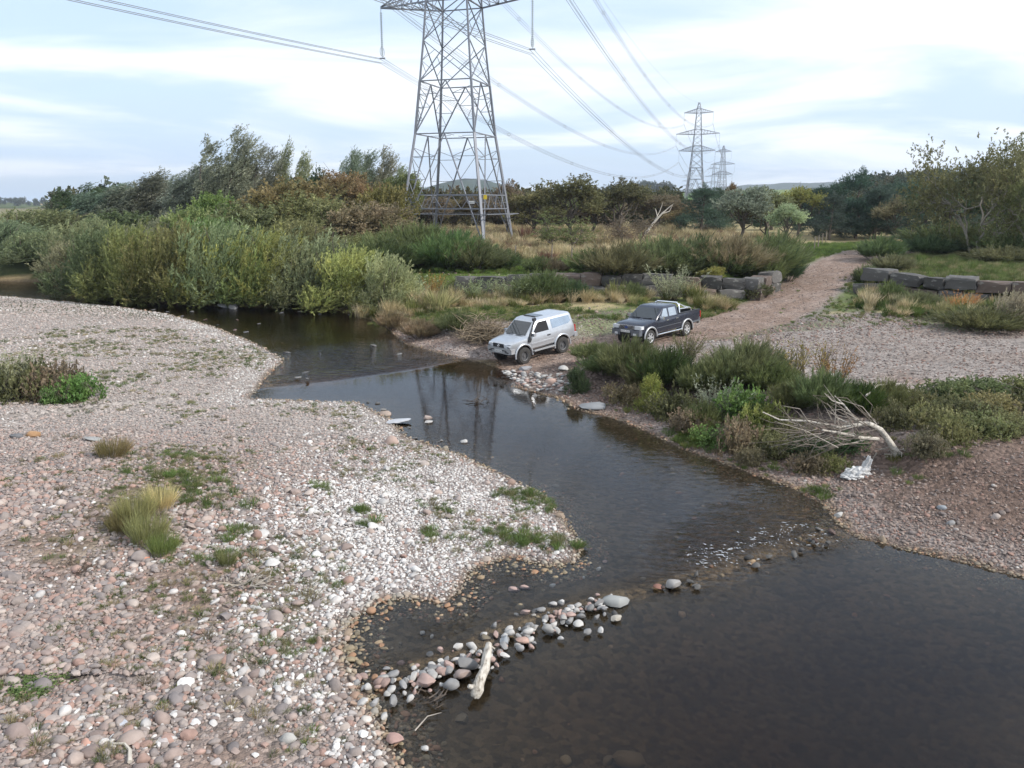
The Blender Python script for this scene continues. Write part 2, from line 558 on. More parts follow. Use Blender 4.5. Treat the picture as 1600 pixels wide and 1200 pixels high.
def terrain_material():
    m, nt, N, L, b = new_mat('terrain')
    a = N('ShaderNodeAttribute'); a.attribute_name = 'gcol'
    g = N('ShaderNodeAttribute'); g.attribute_name = 'grit'
    tc = N('ShaderNodeTexCoord')
    v = N('ShaderNodeTexVoronoi'); v.inputs['Scale'].default_value = 9.0; v.inputs['Randomness'].default_value = 1.0
    v2 = N('ShaderNodeTexVoronoi'); v2.inputs['Scale'].default_value = 26.0
    n = N('ShaderNodeTexNoise'); n.inputs['Scale'].default_value = 3.0; n.inputs['Detail'].default_value = 8
    for q in (v, v2, n): L(tc.outputs['Object'], q.inputs['Vector'])
    hsv = N('ShaderNodeSeparateColor'); L(v.outputs['Color'], hsv.inputs[0])
    mr = N('ShaderNodeMapRange'); mr.inputs['To Min'].default_value = 0.62; mr.inputs['To Max'].default_value = 1.45
    L(hsv.outputs[0], mr.inputs['Value'])
    mr2 = N('ShaderNodeMapRange'); mr2.inputs['To Min'].default_value = 0.7; mr2.inputs['To Max'].default_value = 1.3
    L(n.outputs['Fac'], mr2.inputs['Value'])
    pick = N('ShaderNodeMix'); pick.data_type = 'FLOAT'
    L(g.outputs['Fac'], pick.inputs['Factor']); L(mr2.outputs[0], pick.inputs['A']); L(mr.outputs[0], pick.inputs['B'])
    sc = N('ShaderNodeVectorMath'); sc.operation = 'SCALE'
    L(a.outputs['Color'], sc.inputs[0]); L(pick.outputs['Result'], sc.inputs['Scale'])
    L(sc.outputs[0], b.inputs['Base Color'])
    b.inputs['Roughness'].default_value = 0.95
    b.inputs['Specular IOR Level'].default_value = 0.15
    ad = N('ShaderNodeMath'); ad.operation = 'MULTIPLY_ADD'; ad.inputs[1].default_value = -1.0
    L(v.outputs['Distance'], ad.inputs[0]); L(n.outputs['Fac'], ad.inputs[2])
    ad2 = N('ShaderNodeMath'); ad2.operation = 'MULTIPLY_ADD'; ad2.inputs[1].default_value = -0.4
    L(v2.outputs['Distance'], ad2.inputs[0]); L(ad.outputs[0], ad2.inputs[2])
    bp = N('ShaderNodeBump'); bp.inputs['Strength'].default_value = 0.8; bp.inputs['Distance'].default_value = 0.06
    L(ad2.outputs[0], bp.inputs['Height']); L(bp.outputs[0], b.inputs['Normal'])
    return m


M_TERRAIN = terrain_material()


def build_terrain():
    nu, ys = 440, [0.5]
    while ys[-1] < 130: ys.append(ys[-1] + 0.14 + 0.0085 * max(0, ys[-1] - 8))
    while ys[-1] < 5000: ys.append(ys[-1] * 1.06)
    ys = np.array([-14, -8, -4, -2] + ys)
    u = np.linspace(-1.55, 1.55, nu)
    u = u * (0.62 + 0.38 * (u / 1.55) ** 2)
    X = u[None, :] * (ys[:, None] + 16); Y = np.repeat(ys[:, None], nu, 1)
    P = np.stack([X.ravel(), Y.ravel()], 1)
    z, d, wl, left, sd, dk, dw = height(P, True)
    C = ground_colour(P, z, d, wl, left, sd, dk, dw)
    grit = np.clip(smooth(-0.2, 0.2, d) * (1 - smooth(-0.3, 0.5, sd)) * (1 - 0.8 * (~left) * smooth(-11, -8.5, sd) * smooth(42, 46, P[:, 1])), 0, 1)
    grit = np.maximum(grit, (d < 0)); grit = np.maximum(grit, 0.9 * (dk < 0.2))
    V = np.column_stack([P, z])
    ny = len(ys)
    q = (np.arange(ny - 1)[:, None] * nu + np.arange(nu - 1)[None, :]).ravel()
    F = np.stack([q, q + 1, q + nu + 1, q + nu], 1)
    region = np.full(len(P), 2)                          # 0 bar, 1 bed, 2 bank, 3 field, 4 track
    region[(d > 0) & left] = 0
    region[(d > 0) & ~left] = 2
    region[(sd > 0.2)] = 3
    region[(P[:, 1] > 115)] = 3
    region[(dk < 0) & (d > 0)] = 4
    region[d <= 0] = 1
    fr = np.sort(region[F], axis=1)[:, 1]
    for k, nm in enumerate(['gravel_bar', 'riverbed', 'river_bank', 'field', 'track']):
        f = F[fr == k]
        used, inv = np.unique(f, return_inverse=True)
        me = mesh_np(nm, V[used], inv.reshape(f.shape), True,
                     {'gcol': ('FLOAT_COLOR', 'POINT', np.column_stack([C[used], np.ones(len(used))])), 'grit': ('FLOAT', 'POINT', grit[used])})
        o = link(nm, me, M_TERRAIN)
        GROUND[nm] = tag(o, kind='structure')
    tag(GROUND['gravel_bar'], 'broad pale gravel bar of rounded cobbles beside the river')
    tag(GROUND['riverbed'], 'brown stony riverbed under the shallow peaty water')
    tag(GROUND['river_bank'], 'eroded reddish stony river bank and flat gravel beside the vehicles')
    tag(GROUND['field'], 'grassy terrace and rough field behind the block walls')
    tag(GROUND['track'], 'reddish stony track climbing from the ford between the block walls')


GROUND = {}
build_terrain()


# ------------------------------------------------------------------ water
def water_material():
    m, nt, N, L, b = new_mat('river_water')
    nt.nodes.remove(b)
    out = nt.nodes['Material Output']
    tc = N('ShaderNodeTexCoord')
    rg = N('ShaderNodeAttribute'); rg.attribute_name = 'ripple'
    mp = N('ShaderNodeMapping'); mp.inputs['Rotation'].default_value = (0, 0, R(35)); mp.inputs['Scale'].default_value = (0.55, 1.25, 1)
    L(tc.outputs['Object'], mp.inputs[0])
    n1 = N('ShaderNodeTexNoise'); n1.inputs['Scale'].default_value = 4.6; n1.inputs['Detail'].default_value = 4; n1.inputs['Distortion'].default_value = 0.5
    n2 = N('ShaderNodeTexNoise'); n2.inputs['Scale'].default_value = 1.1; n2.inputs['Detail'].default_value = 2
    L(mp.outputs[0], n1.inputs['Vector']); L(mp.outputs[0], n2.inputs['Vector'])
    ad = N('ShaderNodeMath'); ad.operation = 'MULTIPLY_ADD'; ad.inputs[1].default_value = 0.8
    L(n2.outputs['Fac'], ad.inputs[0]); L(n1.outputs['Fac'], ad.inputs[2])
    ht = N('ShaderNodeMath'); ht.operation = 'MULTIPLY'
    L(ad.outputs[0], ht.inputs[0]); L(rg.outputs['Fac'], ht.inputs[1])
    bp = N('ShaderNodeBump'); bp.inputs['Strength'].default_value = 1.0; bp.inputs['Distance'].default_value = 0.11
    L(ht.outputs[0], bp.inputs['Height'])
    fr = N('ShaderNodeFresnel'); fr.inputs['IOR'].default_value = 1.33
    L(bp.outputs[0], fr.inputs['Normal'])
    gl = N('ShaderNodeBsdfGlossy'); gl.inputs['Roughness'].default_value = 0.03
    L(bp.outputs[0], gl.inputs['Normal'])
    tr = N('ShaderNodeBsdfTransparent')
    mx = N('ShaderNodeMixShader')
    L(fr.outputs[0], mx.inputs[0]); L(tr.outputs[0], mx.inputs[1]); L(gl.outputs[0], mx.inputs[2])
    L(mx.outputs[0], out.inputs['Surface'])
    ab = N('ShaderNodeVolumeAbsorption')
    ab.inputs['Color'].default_value = (0.68, 0.54, 0.36, 1)
    ab.inputs['Density'].default_value = 2.4
    L(ab.outputs[0], out.inputs['Volume'])
    return m


def build_water():
    xs = [np.arange(-16, 19.01, 0.2), np.arange(-122, -16, 1.0)]
    ys_near = np.arange(-12, 62.01, 0.2)
    X = np.concatenate([np.arange(-122, -16, 1.0), np.arange(-16, 19.01, 0.2)])
    Y = np.concatenate([np.arange(-12, 4, 1.0), np.arange(4, 62, 0.2), np.arange(62, 102, 1.0)])
    GX, GY = np.meshgrid(X, Y)
    P = np.stack([GX.ravel(), GY.ravel()], 1)
    z, d, wl, left, sd, dk, dw = height(P, True)
    zz = wl.copy()
    dr, i, t, s = seg_dist(P, RIFFLE)
    dwr, i, t, sw = seg_dist(P, WEIR)
    rip = 0.022 + 0.11 * smooth(0.0, 4.0, dwr * sw) * (1 - smooth(20, 27, P[:, 1])) * smooth(1.0, 5.0, P[:, 0] + 0.12 * (P[:, 1] - 16)) \
        + 0.75 * (1 - smooth(0.2, 2.0, np.abs(dwr * sw - 0.9))) * smooth(2.0, 4.0, P[:, 0]) \
        + 0.8 * smooth(-0.1, 0.7, dr * s) * (1 - smooth(3.0, 9.0, dr * s)) + 0.16 * smooth(6, 12, dr * s)
    inlet = (P[:, 0] < 1.2) & (P[:, 1] < 15.5)
    rip = np.where(inlet, 0.02, rip)
    nx = len(X)
    q = (np.arange(len(Y) - 1)[:, None] * nx + np.arange(nx - 1)[None, :]).ravel()
    F = np.stack([q, q + 1, q + nx + 1, q + nx], 1)
    keep = (z[F] < zz[F] + 0.03).any(1) & (d[F] < 2.5).any(1)
    F = F[keep]
    used, inv = np.unique(F, return_inverse=True)
    F = inv.reshape(F.shape)
    V = np.column_stack([P[used], zz[used]])
    n = len(V)
    VB = V.copy(); VB[:, 2] = -3.0
    E = np.concatenate([F[:, [0, 1]], F[:, [1, 2]], F[:, [2, 3]], F[:, [3, 0]]])
    key = np.sort(E, 1); k = key[:, 0].astype(np.int64) * n + key[:, 1]
    _, first, cnt = np.unique(k, return_index=True, return_counts=True)
    B = E[first[cnt == 1]]
    side = np.stack([B[:, 1], B[:, 0], B[:, 0] + n, B[:, 1] + n], 1)
    me = mesh_np('river', np.vstack([V, VB]), np.vstack([F, F[:, ::-1] + n, side]), True,
                 {'ripple': ('FLOAT', 'POINT', np.concatenate([rip[used], rip[used]]))})
    me.set_sharp_from_angle(angle=R(40))
    o = link('river', me, water_material())
    tag(o, 'dark peaty river flowing past the gravel bar', kind='structure')


build_water()


# ------------------------------------------------------------------ stones
def stone_mesh(name, seed, sub=2, angular=0.0, mat=None):
    import bmesh
    r = np.random.default_rng(seed)
    bm = bmesh.new()
    bmesh.ops.create_icosphere(bm, subdivisions=sub, radius=0.5)
    co = np.array([v.co[:] for v in bm.verts])
    for _ in range(5 + int(7 * angular)):
        nrm = r.normal(size=3); nrm /= np.linalg.norm(nrm)
        lim = 0.5 * r.uniform(0.62 - 0.12 * angular, 0.92)
        dd = co @ nrm
        over = np.clip(dd - lim, 0, None)
        co -= (over * (0.75 + 0.2 * angular))[:, None] * nrm
    ph = r.uniform(0, 6.3, (4, 3)); fr = r.normal(size=(4, 3)) * 4.5
    for k in range(4):
        co *= (1 + 0.035 * np.sin(co @ fr[k] + ph[k, 0]))[:, None]
    co *= np.array([1.0, r.uniform(0.62, 0.92), r.uniform(0.44, 0.68)])
    for v, c in zip(bm.verts, co): v.co = c
    me = bpy.data.meshes.new(name)
    bm.to_mesh(me); bm.free()
    me.polygons.foreach_set('use_smooth', np.ones(len(me.polygons), bool))
    if angular > 0.3: me.set_sharp_from_angle(angle=R(38))
    if mat: me.materials.append(mat)
    return me


def proto_collection(name, meshes):
    c = bpy.data.collections.new(name)
    for i, me in enumerate(meshes):
        c.objects.link(bpy.data.objects.new('%s_%02d' % (name, i), me))
    return c


def scatter_tree(coll):
    nt = bpy.data.node_groups.new('scatter_' + coll.name, 'GeometryNodeTree')
    nt.interface.new_socket('Geometry', in_out='INPUT', socket_type='NodeSocketGeometry')
    nt.interface.new_socket('Geometry', in_out='OUTPUT', socket_type='NodeSocketGeometry')
    N, L = nt.nodes.new, nt.links.new
    gi, go = N('NodeGroupInput'), N('NodeGroupOutput')
    ci = N('GeometryNodeCollectionInfo'); ci.inputs['Collection'].default_value = coll
    ci.inputs['Separate Children'].default_value = True; ci.inputs['Reset Children'].default_value = True
    ip = N('GeometryNodeInstanceOnPoints'); ip.inputs['Pick Instance'].default_value = True
    def att(nm, typ):
        a = N('GeometryNodeInputNamedAttribute'); a.data_type = typ; a.inputs['Name'].default_value = nm
        return a.outputs[0]
    L(gi.outputs[0], ip.inputs['Points']); L(ci.outputs[0], ip.inputs['Instance'])
    L(att('idx', 'INT'), ip.inputs['Instance Index'])
    L(att('rot', 'FLOAT_VECTOR'), ip.inputs['Rotation'])
    L(att('scl', 'FLOAT_VECTOR'), ip.inputs['Scale'])
    L(ip.outputs[0], go.inputs[0])
    return nt


def scatter(name, pos, rot, scl, idx, col, nt, parent=None):
    n = len(pos)
    me = bpy.data.meshes.new(name)
    me.vertices.add(n)
    me.vertices.foreach_set('co', np.asarray(pos, np.float32).ravel())
    for k, typ, data in (('rot', 'FLOAT_VECTOR', rot), ('scl', 'FLOAT_VECTOR', scl), ('idx', 'INT', idx), ('col', 'FLOAT_COLOR', np.column_stack([col, np.ones(n)]))):
        a = me.attributes.new(k, typ, 'POINT')
        a.data.foreach_set({'FLOAT_COLOR': 'color', 'FLOAT_VECTOR': 'vector'}.get(typ, 'value'), np.asarray(data, np.int32 if typ == 'INT' else np.float32).ravel())
    o = link(name, me, None, parent)
    md = o.modifiers.new('scatter', 'NODES'); md.node_group = nt
    tag(o, kind='stuff')
    return o


NST = 12
STONE_PIECES = [stone_mesh('stone_shape', 100 + i, 2, [0.25, 0.4, 0.7, 1.0][i % 4], M_STONE_PIECE) for i in range(NST)]
STONE_SINGLE = [stone_mesh('stone_shape', 100 + i, 2, [0.25, 0.4, 0.7, 1.0][i % 4], M_STONE) for i in range(NST)]
STONE_NT = scatter_tree(proto_collection('stone_source', STONE_PIECES))

PAL_PINK = np.array([(0.276, 0.215, 0.189), (0.244, 0.206, 0.187), (0.312, 0.209, 0.173), (0.203, 0.177, 0.167), (0.343, 0.276, 0.241), (0.172, 0.155, 0.153), (0.296, 0.189, 0.155), (0.260, 0.225, 0.206), (0.374, 0.320, 0.283), (0.224, 0.175, 0.158)])
PAL_WHITE = np.array([(0.53, 0.51, 0.485), (0.47, 0.45, 0.43), (0.57, 0.55, 0.525), (0.41, 0.39, 0.375), (0.50, 0.47, 0.445), (0.35, 0.31, 0.295)])
PAL_BED = np.array([(0.23, 0.185, 0.115), (0.18, 0.145, 0.095), (0.26, 0.185, 0.11), (0.27, 0.155, 0.09), (0.16, 0.135, 0.095)])


def jitter(x0, x1, y0, y1, s, r):
    gx, gy = np.meshgrid(np.arange(x0, x1, s), np.arange(y0, y1, s))
    P = np.stack([gx.ravel(), gy.ravel()], 1)
    return P + r.uniform(-0.5, 0.5, P.shape) * s


def in_view(P, m=1.2):
    return (np.abs(P[:, 0]) < (P[:, 1] + 2.5) * 0.66 * 1.0 + m) & (P[:, 1] > 6.0)


def build_stones():
    r = np.random.default_rng(21)
    layers = [(-16, 16, 6, 23, 0.072, 0.074), (-16, 16, 6, 19, 0.068, 0.045), (-24, 22, 23, 36, 0.096, 0.078), (-46, 34, 36, 66, 0.16, 0.100), (-16, 16, 6, 24, 0.19, 0.120), (-16, 16, 6, 23, 0.6, 0.19)]
    A = []
    for x0, x1, y0, y1, s, size in layers:
        P = jitter(x0, x1, y0, y1, s, r)
        P = P[in_view(P)]
        z, d, wl, left, sd, dk, dw = height(P, True)
        n = len(P); x, y = P[:, 0], P[:, 1]
        n1, n2 = fbm(x * 0.35, y * 0.35), fbm(x * 0.5 + 31, y * 0.5 + 3)
        # the bleached tongue of the bar, between the inlet and the ford
        wx = at_z(640, 800, 0.3)
        white = left * np.exp(-(((x - wx.x) / 2.7) ** 2 + ((y - wx.y) / 5.2) ** 2)) * 1.45
        white = np.maximum(white, left * (1 - smooth(0.5, 2.5, d)) * (d > 0) * 0.95 * np.where(y > 13.2, 0.65, 0.5) * np.where((y < 13.2) & (d > 1.2), 0, 1))
        white = np.clip(white + (n2 - 0.5) * 0.6, 0, 1) * (0.45 if size > 0.11 else 1.0)
        big = left * smooth(-0.5, -4.0, x + 0.0) * (1 - smooth(16, 21, y))
        keep = np.ones(n, bool)
        p = np.where(left, 1.0, 0.9)
        p = np.where((~left) & (d > 0), np.where(d < 1.7, 1.0, np.where(y < 20, 0.75, 0.30)), p)
        p = np.where((~left) & (y < 22) & (d > 1.0), p * (1 - 0.75 * smooth(0.42, 0.60, fbm(x * 0.45 + 11, y * 0.45))), p)
        p = np.where((~left) & (y > 36) & (d > 0), 0.62, p)
        soil = left * smooth(0.53, 0.62, n1) * (y < 18)
        bare = at_z(390, 1120, 0.4)
        soil = np.clip(soil + 1.1 * left * np.exp(-((x - bare.x) / 0.8) ** 2 - ((y - bare.y) / 1.3) ** 2), 0, 1)
        p = p * (1 - 0.8 * soil)
        p = np.where(d < 0, np.where(y < 24, 0.7, 0.12) * (d > -7), p)
        p = np.where((sd > -0.3), 0.0, p)
        p = np.where((~left) & (y > 44 - np.clip(x - 18, 0, 9)) & (sd > -7.5), 0.08, p)
        p = np.where((x < -9) & (y > 48) & ~left & (d > 1.0), 0.0, p)
        p = np.where(dk < 0.1, np.where(d > 0, 0.22, 0.3), p)
        c1, c2 = at_z(270, 770, 0.5), at_z(430, 920, 0.4)
        wb = left * np.clip(np.exp(-((x - c1.x) / 1.7) ** 2 - ((y - c1.y) / 3.4) ** 2) + 0.8 * np.exp(-((x - c2.x) / 0.9) ** 2 - ((y - c2.y) / 2.4) ** 2), 0, 1)
        p = p * (1 - 0.7 * wb * smooth(0.38, 0.56, fbm(x * 1.3 + 40, y * 1.3)))
        if size > 0.11: p = p * np.clip(0.09 + 0.5 * big, 0, 1) * (d > -3)
        if size < 0.08: p = p * 0.8 * (d > -0.6)
        keep = r.random(n) < p
        P, z, d, left, white, big, dk = P[keep], z[keep], d[keep], left[keep], white[keep], big[keep], dk[keep]
        n = len(P)
        sz = size * np.exp(r.normal(0, 0.34, n)) * (1 + 0.30 * big) * np.where(left, 1.0, 0.95)
        sz = np.where((white > 0.5) & (size < 0.11), sz * 0.85, sz)
        sz = np.where((d < 0) & (d > -1.2), sz * np.where((P[:, 0] < 1.6) & (P[:, 1] < 15.6), 1.1, 0.75), sz)
        sz = np.where((dk < 0.2), sz * 0.8, sz)
        sz = np.minimum(sz, 0.40)
        pal = PAL_PINK[r.integers(0, len(PAL_PINK), n)]
        palw = PAL_WHITE[r.integers(0, len(PAL_WHITE), n)]
        palb = PAL_BED[r.integers(0, len(PAL_BED), n)]
        wsel = (r.random(n) < white)[:, None]
        col = np.where(wsel, palw, pal)
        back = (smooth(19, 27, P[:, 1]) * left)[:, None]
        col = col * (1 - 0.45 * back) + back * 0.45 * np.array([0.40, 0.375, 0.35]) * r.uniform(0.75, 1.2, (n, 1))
        east = (~left)[:, None]
        col = np.where(east, col * np.array([0.74, 0.70, 0.67]), col)
        wet = smooth(0.42, -0.02, d + 0.25 * (vnoise(P[:, 0] * 2.2, P[:, 1] * 2.2) - 0.5))[:, None]
        col = col * (1 - wet) + palb * wet * 1.1
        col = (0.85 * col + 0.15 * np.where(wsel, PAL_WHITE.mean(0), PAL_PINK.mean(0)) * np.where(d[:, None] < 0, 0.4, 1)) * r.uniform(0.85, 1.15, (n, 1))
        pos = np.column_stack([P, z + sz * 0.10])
        rot = np.column_stack([r.normal(0, 0.22, n), r.normal(0, 0.22, n), r.uniform(0, 6.28, n)])
        scl = sz[:, None] * r.uniform(0.85, 1.2, (n, 3))
        A.append((pos, rot, scl, r.integers(0, NST, n), col, sz, d, left))
    pos, rot, scl, idx, col, sz, d, left = (np.concatenate([a[k] for a in A]) for k in range(8))
    depth = pos[:, 1] * CP + (CAM_Z - pos[:, 2]) * SP
    show = sz / depth * (np.abs(pos[:, 0]) < 0.64 * depth)
    single = np.zeros(len(pos), bool)
    for par, m in (('gravel_bar', left & (d > 0)), ('river_bank', ~left & (d > 0) & (pos[:, 1] < 30)), ('riverbed', (d <= 0))):
        c = np.nonzero(m)[0]
        c = c[np.argsort(-show[c])][:(290 if par != 'riverbed' else 120)]
        single[c] = True
        for k in c:
            o = link('stone', STONE_SINGLE[idx[k]], None, GROUND[par])
            o.location = pos[k]; o.rotation_euler = rot[k]; o.scale = scl[k]
            o.color = (*col[k], 1)
        rest = m & ~single
        scatter('loose_gravel', pos[rest], rot[rest], scl[rest], idx[rest], col[rest], STONE_NT, GROUND[par])
    rest = ~left & (d > 0) & (pos[:, 1] >= 30)
    scatter('loose_gravel', pos[rest], rot[rest], scl[rest], idx[rest], col[rest], STONE_NT, GROUND['track'])


build_stones()
# ------------------------------------------------------------------ distant land
def soft_mat(name, c1, c2, scale, c3=None):
    m, nt, N, L, b = new_mat(name)
    tc = N('ShaderNodeTexCoord')
    n = N('ShaderNodeTexNoise'); n.inputs['Scale'].default_value = scale; n.inputs['Detail'].default_value = 6
    L(tc.outputs['Object'], n.inputs['Vector'])
    cr = N('ShaderNodeValToRGB')
    cr.color_ramp.elements[0].position = 0.42; cr.color_ramp.elements[0].color = (*c1, 1)
    cr.color_ramp.elements[1].position = 0.58; cr.color_ramp.elements[1].color = (*c2, 1)
    if c3:
        v = N('ShaderNodeTexVoronoi'); v.inputs['Scale'].default_value = 0.006
        L(tc.outputs['Object'], v.inputs['Vector'])
        s = N('ShaderNodeSeparateColor'); L(v.outputs['Color'], s.inputs[0])
        gt = N('ShaderNodeMath'); gt.operation = 'GREATER_THAN'; gt.inputs[1].default_value = 0.55
        L(s.outputs[0], gt.inputs[0])
        mx = N('ShaderNodeMix'); mx.data_type = 'RGBA'
        L(gt.outputs[0], mx.inputs['Factor']); L(cr.outputs[0], mx.inputs['A']); mx.inputs['B'].default_value = (*c3, 1)
        L(mx.outputs['Result'], b.inputs['Base Color'])
    else:
        L(cr.outputs[0], b.inputs['Base Color'])
    L(n.outputs['Fac'], cr.inputs[0])
    b.inputs['Roughness'].default_value = 1.0
    b.inputs['Specular IOR Level'].default_value = 0.0
    return m


HILLS = []


def ridge(name, dist, tops, mat, label, depth=0.35, rough=0.06, seed=1):
    """A hill with its own crest line, front slope and back slope."""
    px = np.array([t[0] for t in tops], float); py = np.array([t[1] for t in tops], float)
    u = np.linspace(px[0], px[-1], 160)
    top = np.interp(u, px, py)
    rows = np.linspace(0, 1, 22)
    V = []
    x = (u - 800) / FPX * dist
    crest = np.array([at_y(a, b, dist).z for a, b in zip(u, top)])
    for s in rows:
        yy = dist * (1 - depth + depth * 2 * s)
        prof = math.sin(math.pi * s) ** 0.9 if 0 < s < 1 else 0.0
        z = 2.0 + (crest - 2.0) * prof * (1 + rough * 2 * (fbm(x * 0.012 + seed, np.full(len(u), yy * 0.012), 4) - 0.5))
        V.append(np.column_stack([x * (yy / dist * 0.5 + 0.5), np.full(len(u), yy), z]))
    V = np.vstack(V)
    n = len(u)
    q = (np.arange(len(rows) - 1)[:, None] * n + np.arange(n - 1)[None, :]).ravel()
    F = np.stack([q, q + 1, q + n + 1, q + n], 1)
    o = link(name, mesh_np(name, V, F, True), mat)
    HILLS.append(BVHTree.FromPolygons([Vector(v) for v in V], F.tolist()))
    return tag(o, label, kind='structure')


M_FIELD_GREEN = soft_mat('far_field_green', (0.085, 0.145, 0.04), (0.11, 0.165, 0.05), 0.02, (0.15, 0.19, 0.07))
M_FIELD_TAN = soft_mat('far_field_tan', (0.26, 0.21, 0.11), (0.22, 0.19, 0.10), 0.02, (0.08, 0.10, 0.045))
M_FAR_WOOD = soft_mat('far_wood_green', (0.030, 0.045, 0.028), (0.045, 0.06, 0.035), 0.05)
ridge('hill', 1500, [(-700, 310), (-300, 312), (0, 318), (60, 316), (120, 321), (250, 318), (420, 318), (600, 322)], M_FIELD_TAN, 'low tan stubble hill at the far edge of the valley', seed=2)
ridge('hill', 2500, [(480, 320), (600, 313), (650, 302), (695, 287), (730, 280), (762, 283), (830, 300), (900, 308), (1000, 318)], M_FAR_WOOD, 'rounded wooded hill showing through the nearest pylon', seed=3)
ridge('hill', 1300, [(860, 322), (930, 306), (1000, 296), (1060, 303), (1100, 299), (1200, 297), (1300, 300), (1500, 298), (1900, 292)], M_FIELD_GREEN, 'gentle bright green field slope under the far pylons', seed=4)
ridge('hill', 4200, [(900, 316), (1000, 300), (1080, 296), (1150, 290), (1220, 287), (1300, 285), (1400, 289), (1700, 286), (2100, 300)], M_FAR_WOOD, 'long dark forested ridge on the horizon', seed=5)
ridge('hill', 330, [(1200, 324), (1290, 316), (1350, 300), (1390, 291), (1440, 290), (1500, 288), (1600, 284), (1750, 282), (2000, 300)], M_FAR_WOOD, 'steep wooded knoll rising behind the pines', 0.3, seed=6)


# ------------------------------------------------------------------ plants
def unit(a):
    return a / np.maximum(np.linalg.norm(a, axis=1, keepdims=True), 1e-9)


class Plant:
    """Leaves as small folded blades on sprays; limbs as tapered tubes."""
    def __init__(self, seed):
        self.r = np.random.default_rng(seed)
        self.C = []; self.D = []; self.L = []; self.W = []; self.T = []
        self.wood = MB()

    def sprays(self, base, dirs, length, per, leaf, wid, angle=0.6, tint=None, droop=0.0, t0=0.15):
        r = self.r; n = len(base)
        t = r.uniform(t0, 1.0, (n, per))
        ln = length * r.uniform(0.6, 1.25, (n, 1))
        pos = base[:, None, :] + dirs[:, None, :] * (t * ln)[:, :, None]
        pos[:, :, 2] -= droop * (t * ln) ** 2
        D = dirs[:, None, :] + r.normal(0, angle, (n, per, 3))
        tv = (np.zeros(n) if tint is None else tint) + r.normal(0, 0.13, n)
        self.C.append(pos.reshape(-1, 3)); self.D.append(unit(D.reshape(-1, 3)))
        m = n * per
        self.L.append(leaf * r.uniform(0.65, 1.25, m)); self.W.append(wid * r.uniform(0.7, 1.2, m))
        self.T.append(np.repeat(tv, per) + r.normal(0, 0.10, m))

    def lobe(self, c, rad, n, length, per, leaf, wid, out=0.6, up=0.6, wind=0.0, angle=0.6, shell=0.45, tint=0.0, droop=0.0, floor=None):
        r = self.r
        d = unit(r.normal(size=(n, 3)))
        q = d * (shell + (1 - shell) * r.random((n, 1)) ** 0.6)
        q *= 1 + 0.16 * np.sin(5 * d[:, :1] + c[0] * 3) * np.cos(4 * d[:, 1:2] + c[1] * 5)
        base = np.asarray(c) + q * np.asarray(rad)
        dirs = unit(out * d + np.array([wind, 0, up]) + r.normal(0, 0.22, (n, 3)))
        base = base - dirs * length * 0.5
        if floor is not None:
            ok = base[:, 2] > floor
            base, dirs, d = base[ok], dirs[ok], d[ok]
        self.sprays(base, dirs, length, per, leaf, wid, angle, np.full(len(base), tint), droop)

    def limb(self, pts, r0, r1, n=5):
        k = len(pts)
        self.wood.tube(pts, [r0 + (r1 - r0) * i / (k - 1) for i in range(k)], n)

    def crooked(self, a, b, r0, r1, bend=0.12, k=5, n=5):
        a, b = np.asarray(a, float), np.asarray(b, float)
        l = np.linalg.norm(b - a)
        pts = [a + (b - a) * i / (k - 1) + (self.r.normal(0, bend * l * 0.35, 3) if 0 < i < k - 1 else 0) for i in range(k)]
        self.limb(pts, r0, r1, n)
        return pts

    def crown_mesh(self, name):
        C, D = np.concatenate(self.C), np.concatenate(self.D)
        L, W = np.concatenate(self.L)[:, None], np.concatenate(self.W)[:, None]
        T = np.clip(0.5 + np.concatenate(self.T), 0, 1)
        S = unit(np.cross(D, unit(self.r.normal(size=D.shape))))
        n = len(C)
        Nn = np.cross(D, S)
        V = np.stack([C, C + D * L * 0.45 + S * W * 0.5 + Nn * W * 0.12, C + D * L, C + D * L * 0.45 - S * W * 0.5 + Nn * W * 0.12], 1).reshape(-1, 3)
        F = np.arange(4 * n).reshape(n, 4)
        me = mesh_np(name, V, F, False, {'v': ('FLOAT', 'POINT', np.repeat(T, 4))})
        me.materials.append(M_LEAF)
        return me

    def finish(self, h, w, wood=True):
        A = np.concatenate(self.C) + np.concatenate(self.D) * np.concatenate(self.L)[:, None] * 0.5
        h = float(np.percentile(A[:, 2], 99.6)); w = float(np.percentile(A[:, 0], 99) - np.percentile(A[:, 0], 1))
        me = self.crown_mesh('crown')
        ws = None
        if self.wood.v:
            ws = self.wood.mesh('trunk', 60); ws.materials.append(M_BARK)
        return dict(crown=me, wood=ws, h=h, w=w)


